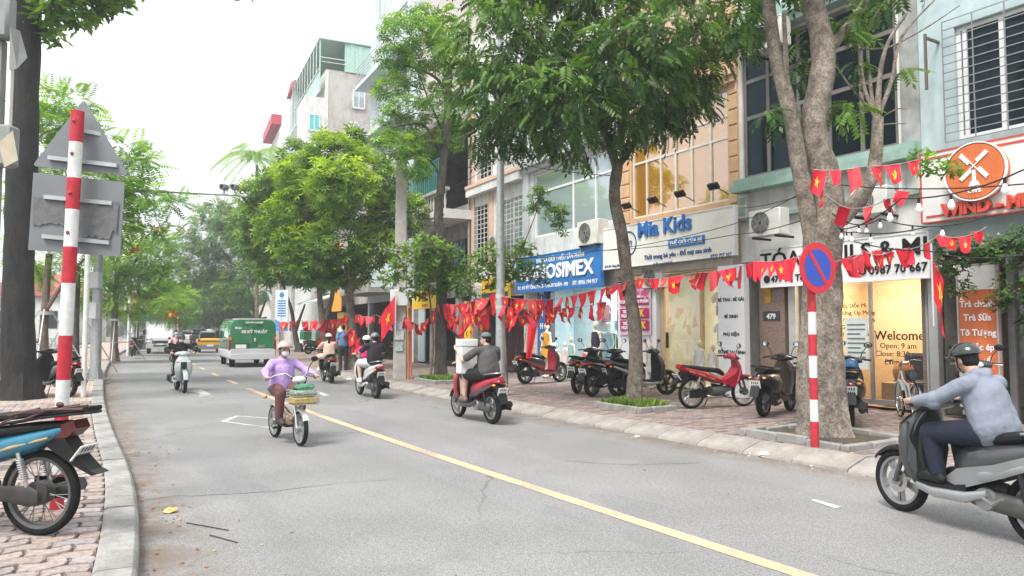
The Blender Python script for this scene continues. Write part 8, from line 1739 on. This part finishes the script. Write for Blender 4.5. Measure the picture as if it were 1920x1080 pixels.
bunting('string of red flags drooping from the pale tree fork', [AT(1530, 345, zt1 - .5), AT(1590, 390, zt1 - .7), AT(1665, 372, zt1 - .9), AT(1700, 350, zt1 - 1.0)], 5, .9, .05, 14)
bunting('string of red flags across the nail salon sign', [AT(1570, 480, zt1 - .4), AT(1620, 470, zt1 - .2), AT(1680, 465, zt1 - .5), AT(1760, 440, zt1 - .9), AT(1850, 425, zt1 - 1.3)], 14, .8, .08, 15)
bunting('short string of red flags right of the no-parking sign', [AT(1555, 490, zt1 - .4), AT(1600, 478, zt1 - .2), AT(1650, 466, zt1)], 5, .9, .03, 16)
def big_flag(label, base, hgt, w_, h_, droop, pole=True, rz=0, lean=0):
    t = thing('national_flag', label, 'flag', base, rz, 'red flags on poles')
    def f(u, v): return Vector((u * w_ * (1 - droop * .7), .10 * math.sin(u * 7 + v * 2) * u, hgt - v * h_ - droop * u * h_ * 1.1))
    n, k = 10, 6; MB().add([f(i / n, j / k) for j in range(k + 1) for i in range(n + 1)], [(j * (n + 1) + i, j * (n + 1) + i + 1, (j + 1) * (n + 1) + i + 1, (j + 1) * (n + 1) + i) for j in range(k) for i in range(n)]).build('cloth', FLAGR, t, smooth=70)
    e = MB()
    for sd in (-1, 1):
        vs = [f(.5 + x * .6, .5 - z * .9) + Vector((0, sd * .008, 0)) for x, z in star_poly(.3)]; c = sum(vs, Vector()) / 10; e.add([c] + vs, [(0, i + 1, (i + 1) % 10 + 1) for i in range(10)])
    e.build('star', STARY, t, smooth=0)
    if pole: MB().tube([(0, 0, hgt - h_ - .5), (0, 0, hgt + .1)], .016, 6).build('pole', WPAINT, t)
q = AT(742, 552, zup - .4); big_flag('red flag with yellow star leaning from the concrete pole', (q.x, q.y, q.z - 1.0), 1.0, -.95, .8, .75)
q = AT(1746, 468, 12.2); big_flag('limp red flag hanging by the granite pillar of the salon', (q.x, q.y, q.z - 1.0), 1.0, .5, .75, .85)
t = thing('red_drape', 'long red cloth hanging before the roller shutter', 'banner', AT(1010, 672, zlp + 3.4), 0); m = MB(); n = 8
m.add([Vector(((.0 - .10 * (j / n)) + (.34 - .2 * j / n) * i / 4 - .25, .04 * math.sin(i * 1.7 + j * .4), 1.55 * (1 - j / n))) for j in range(n + 1) for i in range(5)], [(j * 5 + i, j * 5 + i + 1, (j + 1) * 5 + i + 1, (j + 1) * 5 + i) for j in range(n) for i in range(4)]).build('cloth', FLAGR, t, smooth=70)

# bulbs on sagging cables
BULB = M('bulb_opal', (.78, .78, .76), .3, var=.02, coat=.5); CABLE = M('black_cable', (.015, .015, .016), .6)
def bulbs(label, pts, at, sag, size=1.0):
    P = [Vector(p) for p in pts]; o0 = P[0]; t = thing('light_string', label, 'light string', o0, 0, 'strings of light bulbs'); C = []
    for i in range(len(P) - 1):
        for j in range(10): q = j / 10; p = P[i].lerp(P[i + 1], q); p.z -= sag * 4 * q * (1 - q); C.append(p - o0)
    C.append(P[-1] - o0); MB().tube(C, .009, 5, False).build('cable', CABLE, t)
    for q in at:
        x = q * (len(C) - 1); i = min(int(x), len(C) - 2); p = C[i].lerp(C[i + 1], x - i); h = MB().tube([p, p - Vector((0, 0, .07 * size))], .018 * size, 8).build('lamp_holder', BLACK, t)
        MB().lathe([(.001, -.20 * size), (.022 * size, -.195 * size), (.042 * size, -.165 * size), (.044 * size, -.14 * size), (.026 * size, -.095 * size), (.02 * size, -.07 * size)], 12, 'Z', p).build('bulb', BULB, h)
bulbs('long cable of white bulbs from the pale tree to the right edge', [AT(1575, 430, zt1 - .4), AT(1690, 372, zt1 - 2.4), AT(1920, 318, zt1 - 3.6)], (.42, .58, .72, .93), .08, .85)
bulbs('lower cable of bulbs before the nail salon sign', [AT(1560, 400, zt1 - .4), AT(1650, 410, zt1 - .8), AT(1850, 405, zt1 - 1.6)], (.14, .28, .36, .5, .66, .8), .12, .7)
bulbs('cable of bulbs sagging low beside the no-parking sign', [AT(1568, 420, zt1 - .4), AT(1600, 435, zt1 - .6), AT(1740, 425, zt1 - 1.2)], (.15, .3, .45, .62), .05, .7)
# overhead cables
for k, (pa, lb) in enumerate((([AT(1395, 390, 15), AT(1560, 345, zt1), AT(1920, 345, 8)], 'black cable crossing behind the pale tree'), ([AT(1130, 470, 18), AT(1376, 420, 15), AT(1555, 330, zt1)], 'thin cable running over the cream sign'), ([AT(940, 484, zlp), AT(1120, 470, 18), AT(1376, 440, 15.2), AT(1540, 400, zt1)], 'second thin cable crossing the cream sign'), ([AT(756, 400, zup), AT(938, 300, zlp), AT(1160, 330, zt2)], 'cable from the concrete pole to the lamp post'), ([AT(1560, 440, zt1), AT(1740, 470, 9.5), AT(1920, 478, 8)], 'loose cable below the windmill sign'))):
    o0 = pa[0]; C = []
    for i in range(len(pa) - 1):
        for j in range(8): q = j / 8; p = pa[i].lerp(pa[i + 1], q); p.z -= .25 * q * (1 - q); C.append(p - o0)
    C.append(pa[-1] - o0); o = MB().tube(C, .008, 4, False).build('overhead_cable', CABLE); o.location = o0; tag(o, lb, 'cable', 'overhead cables')
# vine over the cafe front
q = AT(1850, 470, 12.2); t = thing('hanging_vine', 'leafy flowering vine hanging over the cafe front', 'plant', (q.x, q.y, 2.6)); t2 = Tree.__new__(Tree); t2.b = Vector((q.x, 12.2, 2.6)); t2.root = t; t2.th = 1
t2.root.location = t2.b
t2.crown([(1790, 490, 38, 30, .0), (1830, 460, 40, 24, -.2), (1880, 470, 45, 28, -.4), (1920, 450, 40, 30, -.5), (1800, 540, 26, 24, 0), (1900, 540, 36, 36, -.4), (1870, 570, 22, 24, -.3), (1770, 460, 24, 16, .1), (1935, 600, 30, 44, -.4)], LF_DEEP, 'single', .11, .55, droop=.5, tipn=.5, hollow=.3, seed=81)
t2.crown([(1780, 500, 34, 26, -.2), (1840, 450, 30, 16, -.4), (1900, 560, 30, 26, -.5), (1800, 555, 16, 14, -.2)], leaf_mat('pale_blossom', (.42, .34, .28), (.6, .5, .42)), 'single', .06, .05, hollow=.3, seed=82, name='blossom')
# litter, petals, fallen leaves
Rn = np.random.default_rng(9); V = []; T = []
def litter(p, s_, col, curl=.3):
    a = Rn.uniform(0, 2 * PI); d = np.array((math.cos(a), math.sin(a), 0)); n_ = np.array((-d[1], d[0], 0)); p = np.array(p); V.extend([p - d * s_, p + n_ * s_ * .5 + (0, 0, s_ * curl), p + d * s_ + (0, 0, s_ * curl * .6), p - n_ * s_ * .5]); T.append(col)
for k in range(420):
    a = A_NEAR + 1.5 + Rn.random() ** 1.6 * 32; o = -HW + abs(Rn.normal()) * .28 + .02; litter(road_pt(a, o, .006), Rn.uniform(.008, .028), [(.30, .14, .06), (.16, .09, .05), (.45, .33, .08), (.4, .02, .02)][int(Rn.choice(4, p=[.4, .35, .15, .1]))])
for k in range(120):
    a = A_NEAR + 1.5 + Rn.random() * 22; o = -HW - .3 - Rn.random() * 3.2; litter(road_pt(a, o, PAV + .004), Rn.uniform(.012, .04), [(.5, .02, .02), (.5, .38, .08), (.2, .12, .06)][int(Rn.choice(3, p=[.45, .3, .25]))])
for k in range(260):
    a = A_NEAR + 3 + Rn.random() * 34; o = HW - abs(Rn.normal()) * .25; litter(road_pt(a, o, .006), Rn.uniform(.01, .035), [(.5, .38, .08), (.2, .12, .06), (.6, .58, .5)][int(Rn.choice(3, p=[.4, .45, .15]))])
for k in range(160):
    a = A_NEAR + 3 + Rn.random() * 30; o = HW + .5 + Rn.random() * 4.5; litter(road_pt(a, o, PAV + .006), Rn.uniform(.012, .04), [(.5, .34, .05), (.22, .13, .07)][int(Rn.choice(2))])
for k in range(60):
    a = A_NEAR + 2 + Rn.random() * 25; litter(road_pt(a, Rn.uniform(-HW, HW), .006), Rn.uniform(.008, .025), [(.1, .08, .06), (.4, .3, .1)][int(Rn.choice(2))])
o = raw_mesh('leaf_litter', np.array(V), np.arange(len(V)).reshape(-1, 4), M('fallen_leaves', (1, 1, 1), .8, tint=True), None, np.array(T)); tag(o, 'fallen leaves and red petals scattered along the kerbs', 'leaves', kind='stuff')
for k, (u, v, s_, lb) in enumerate(((1432, 857, .09, 'crumpled pale wrapper in the right gutter'), (1412, 853, .05, 'small white scrap in the right gutter'), (1195, 821, .05, 'white scrap on the road near the right kerb'), (320, 961, .06, 'crumpled yellow leaf on the road by the left kerb'), (655, 713, .10, 'white plastic bag on the pavement by the slim tree'))):
    b = G(u, v, .0 if k != 4 else PAV); m = MB(); R_ = random.Random(k); m.ell((0, 0, s_ * .3), (s_, s_ * .8, s_ * .35), 8, 5); m.v = [(x + R_.uniform(-.2, .2) * s_, y + R_.uniform(-.2, .2) * s_, max(0, z + R_.uniform(-.15, .15) * s_)) for x, y, z in m.v]; o = m.build('litter', M('litter_%d' % k, (.55, .58, .52) if k != 3 else (.5, .38, .15), .7), None, smooth=0); o.location = b + Vector((0, 0, .003)); tag(o, lb, 'litter', 'litter')
for k, (pts, lb) in enumerate((([(350, 980), (385, 986), (428, 994)], 'dry twig lying on the road near the left kerb'), ([(393, 1003), (420, 1010), (445, 1017)], 'second dry twig lying on the road near the left kerb'))):
    P = [G(u, v, .008) for u, v in pts]; o = MB().tube([p - P[0] for p in P], .005, 5).build('twig', BARK3); o.location = P[0]; tag(o, lb, 'twig', 'twigs')

# haze: even, thin, damp city air over the whole place
hm = bpy.data.materials.new('city_haze'); hm.use_nodes = True; hn = hm.node_tree.nodes; hn.remove(hn['Principled BSDF']); pv = hn.new('ShaderNodeVolumePrincipled')
pv.inputs['Color'].default_value = (.93, .96, .98, 1); pv.inputs['Density'].default_value = .0018; pv.inputs['Anisotropy'].default_value = .2; hm.node_tree.links.new(pv.outputs[0], hn['Material Output'].inputs['Volume'])
hz_ = MB().box(-1300, 1300, -450, 2300, -1.1, 34).build('haze', hm, smooth=0); tag(hz_, 'thin damp haze over the street', 'haze', kind='stuff'); hz_.display_type = 'WIRE'
S.cycles.volume_bounces = 0; S.cycles.volume_step_rate = 8; S.cycles.volume_max_steps = 64
bpy.data.scenes.remove(_TMP)
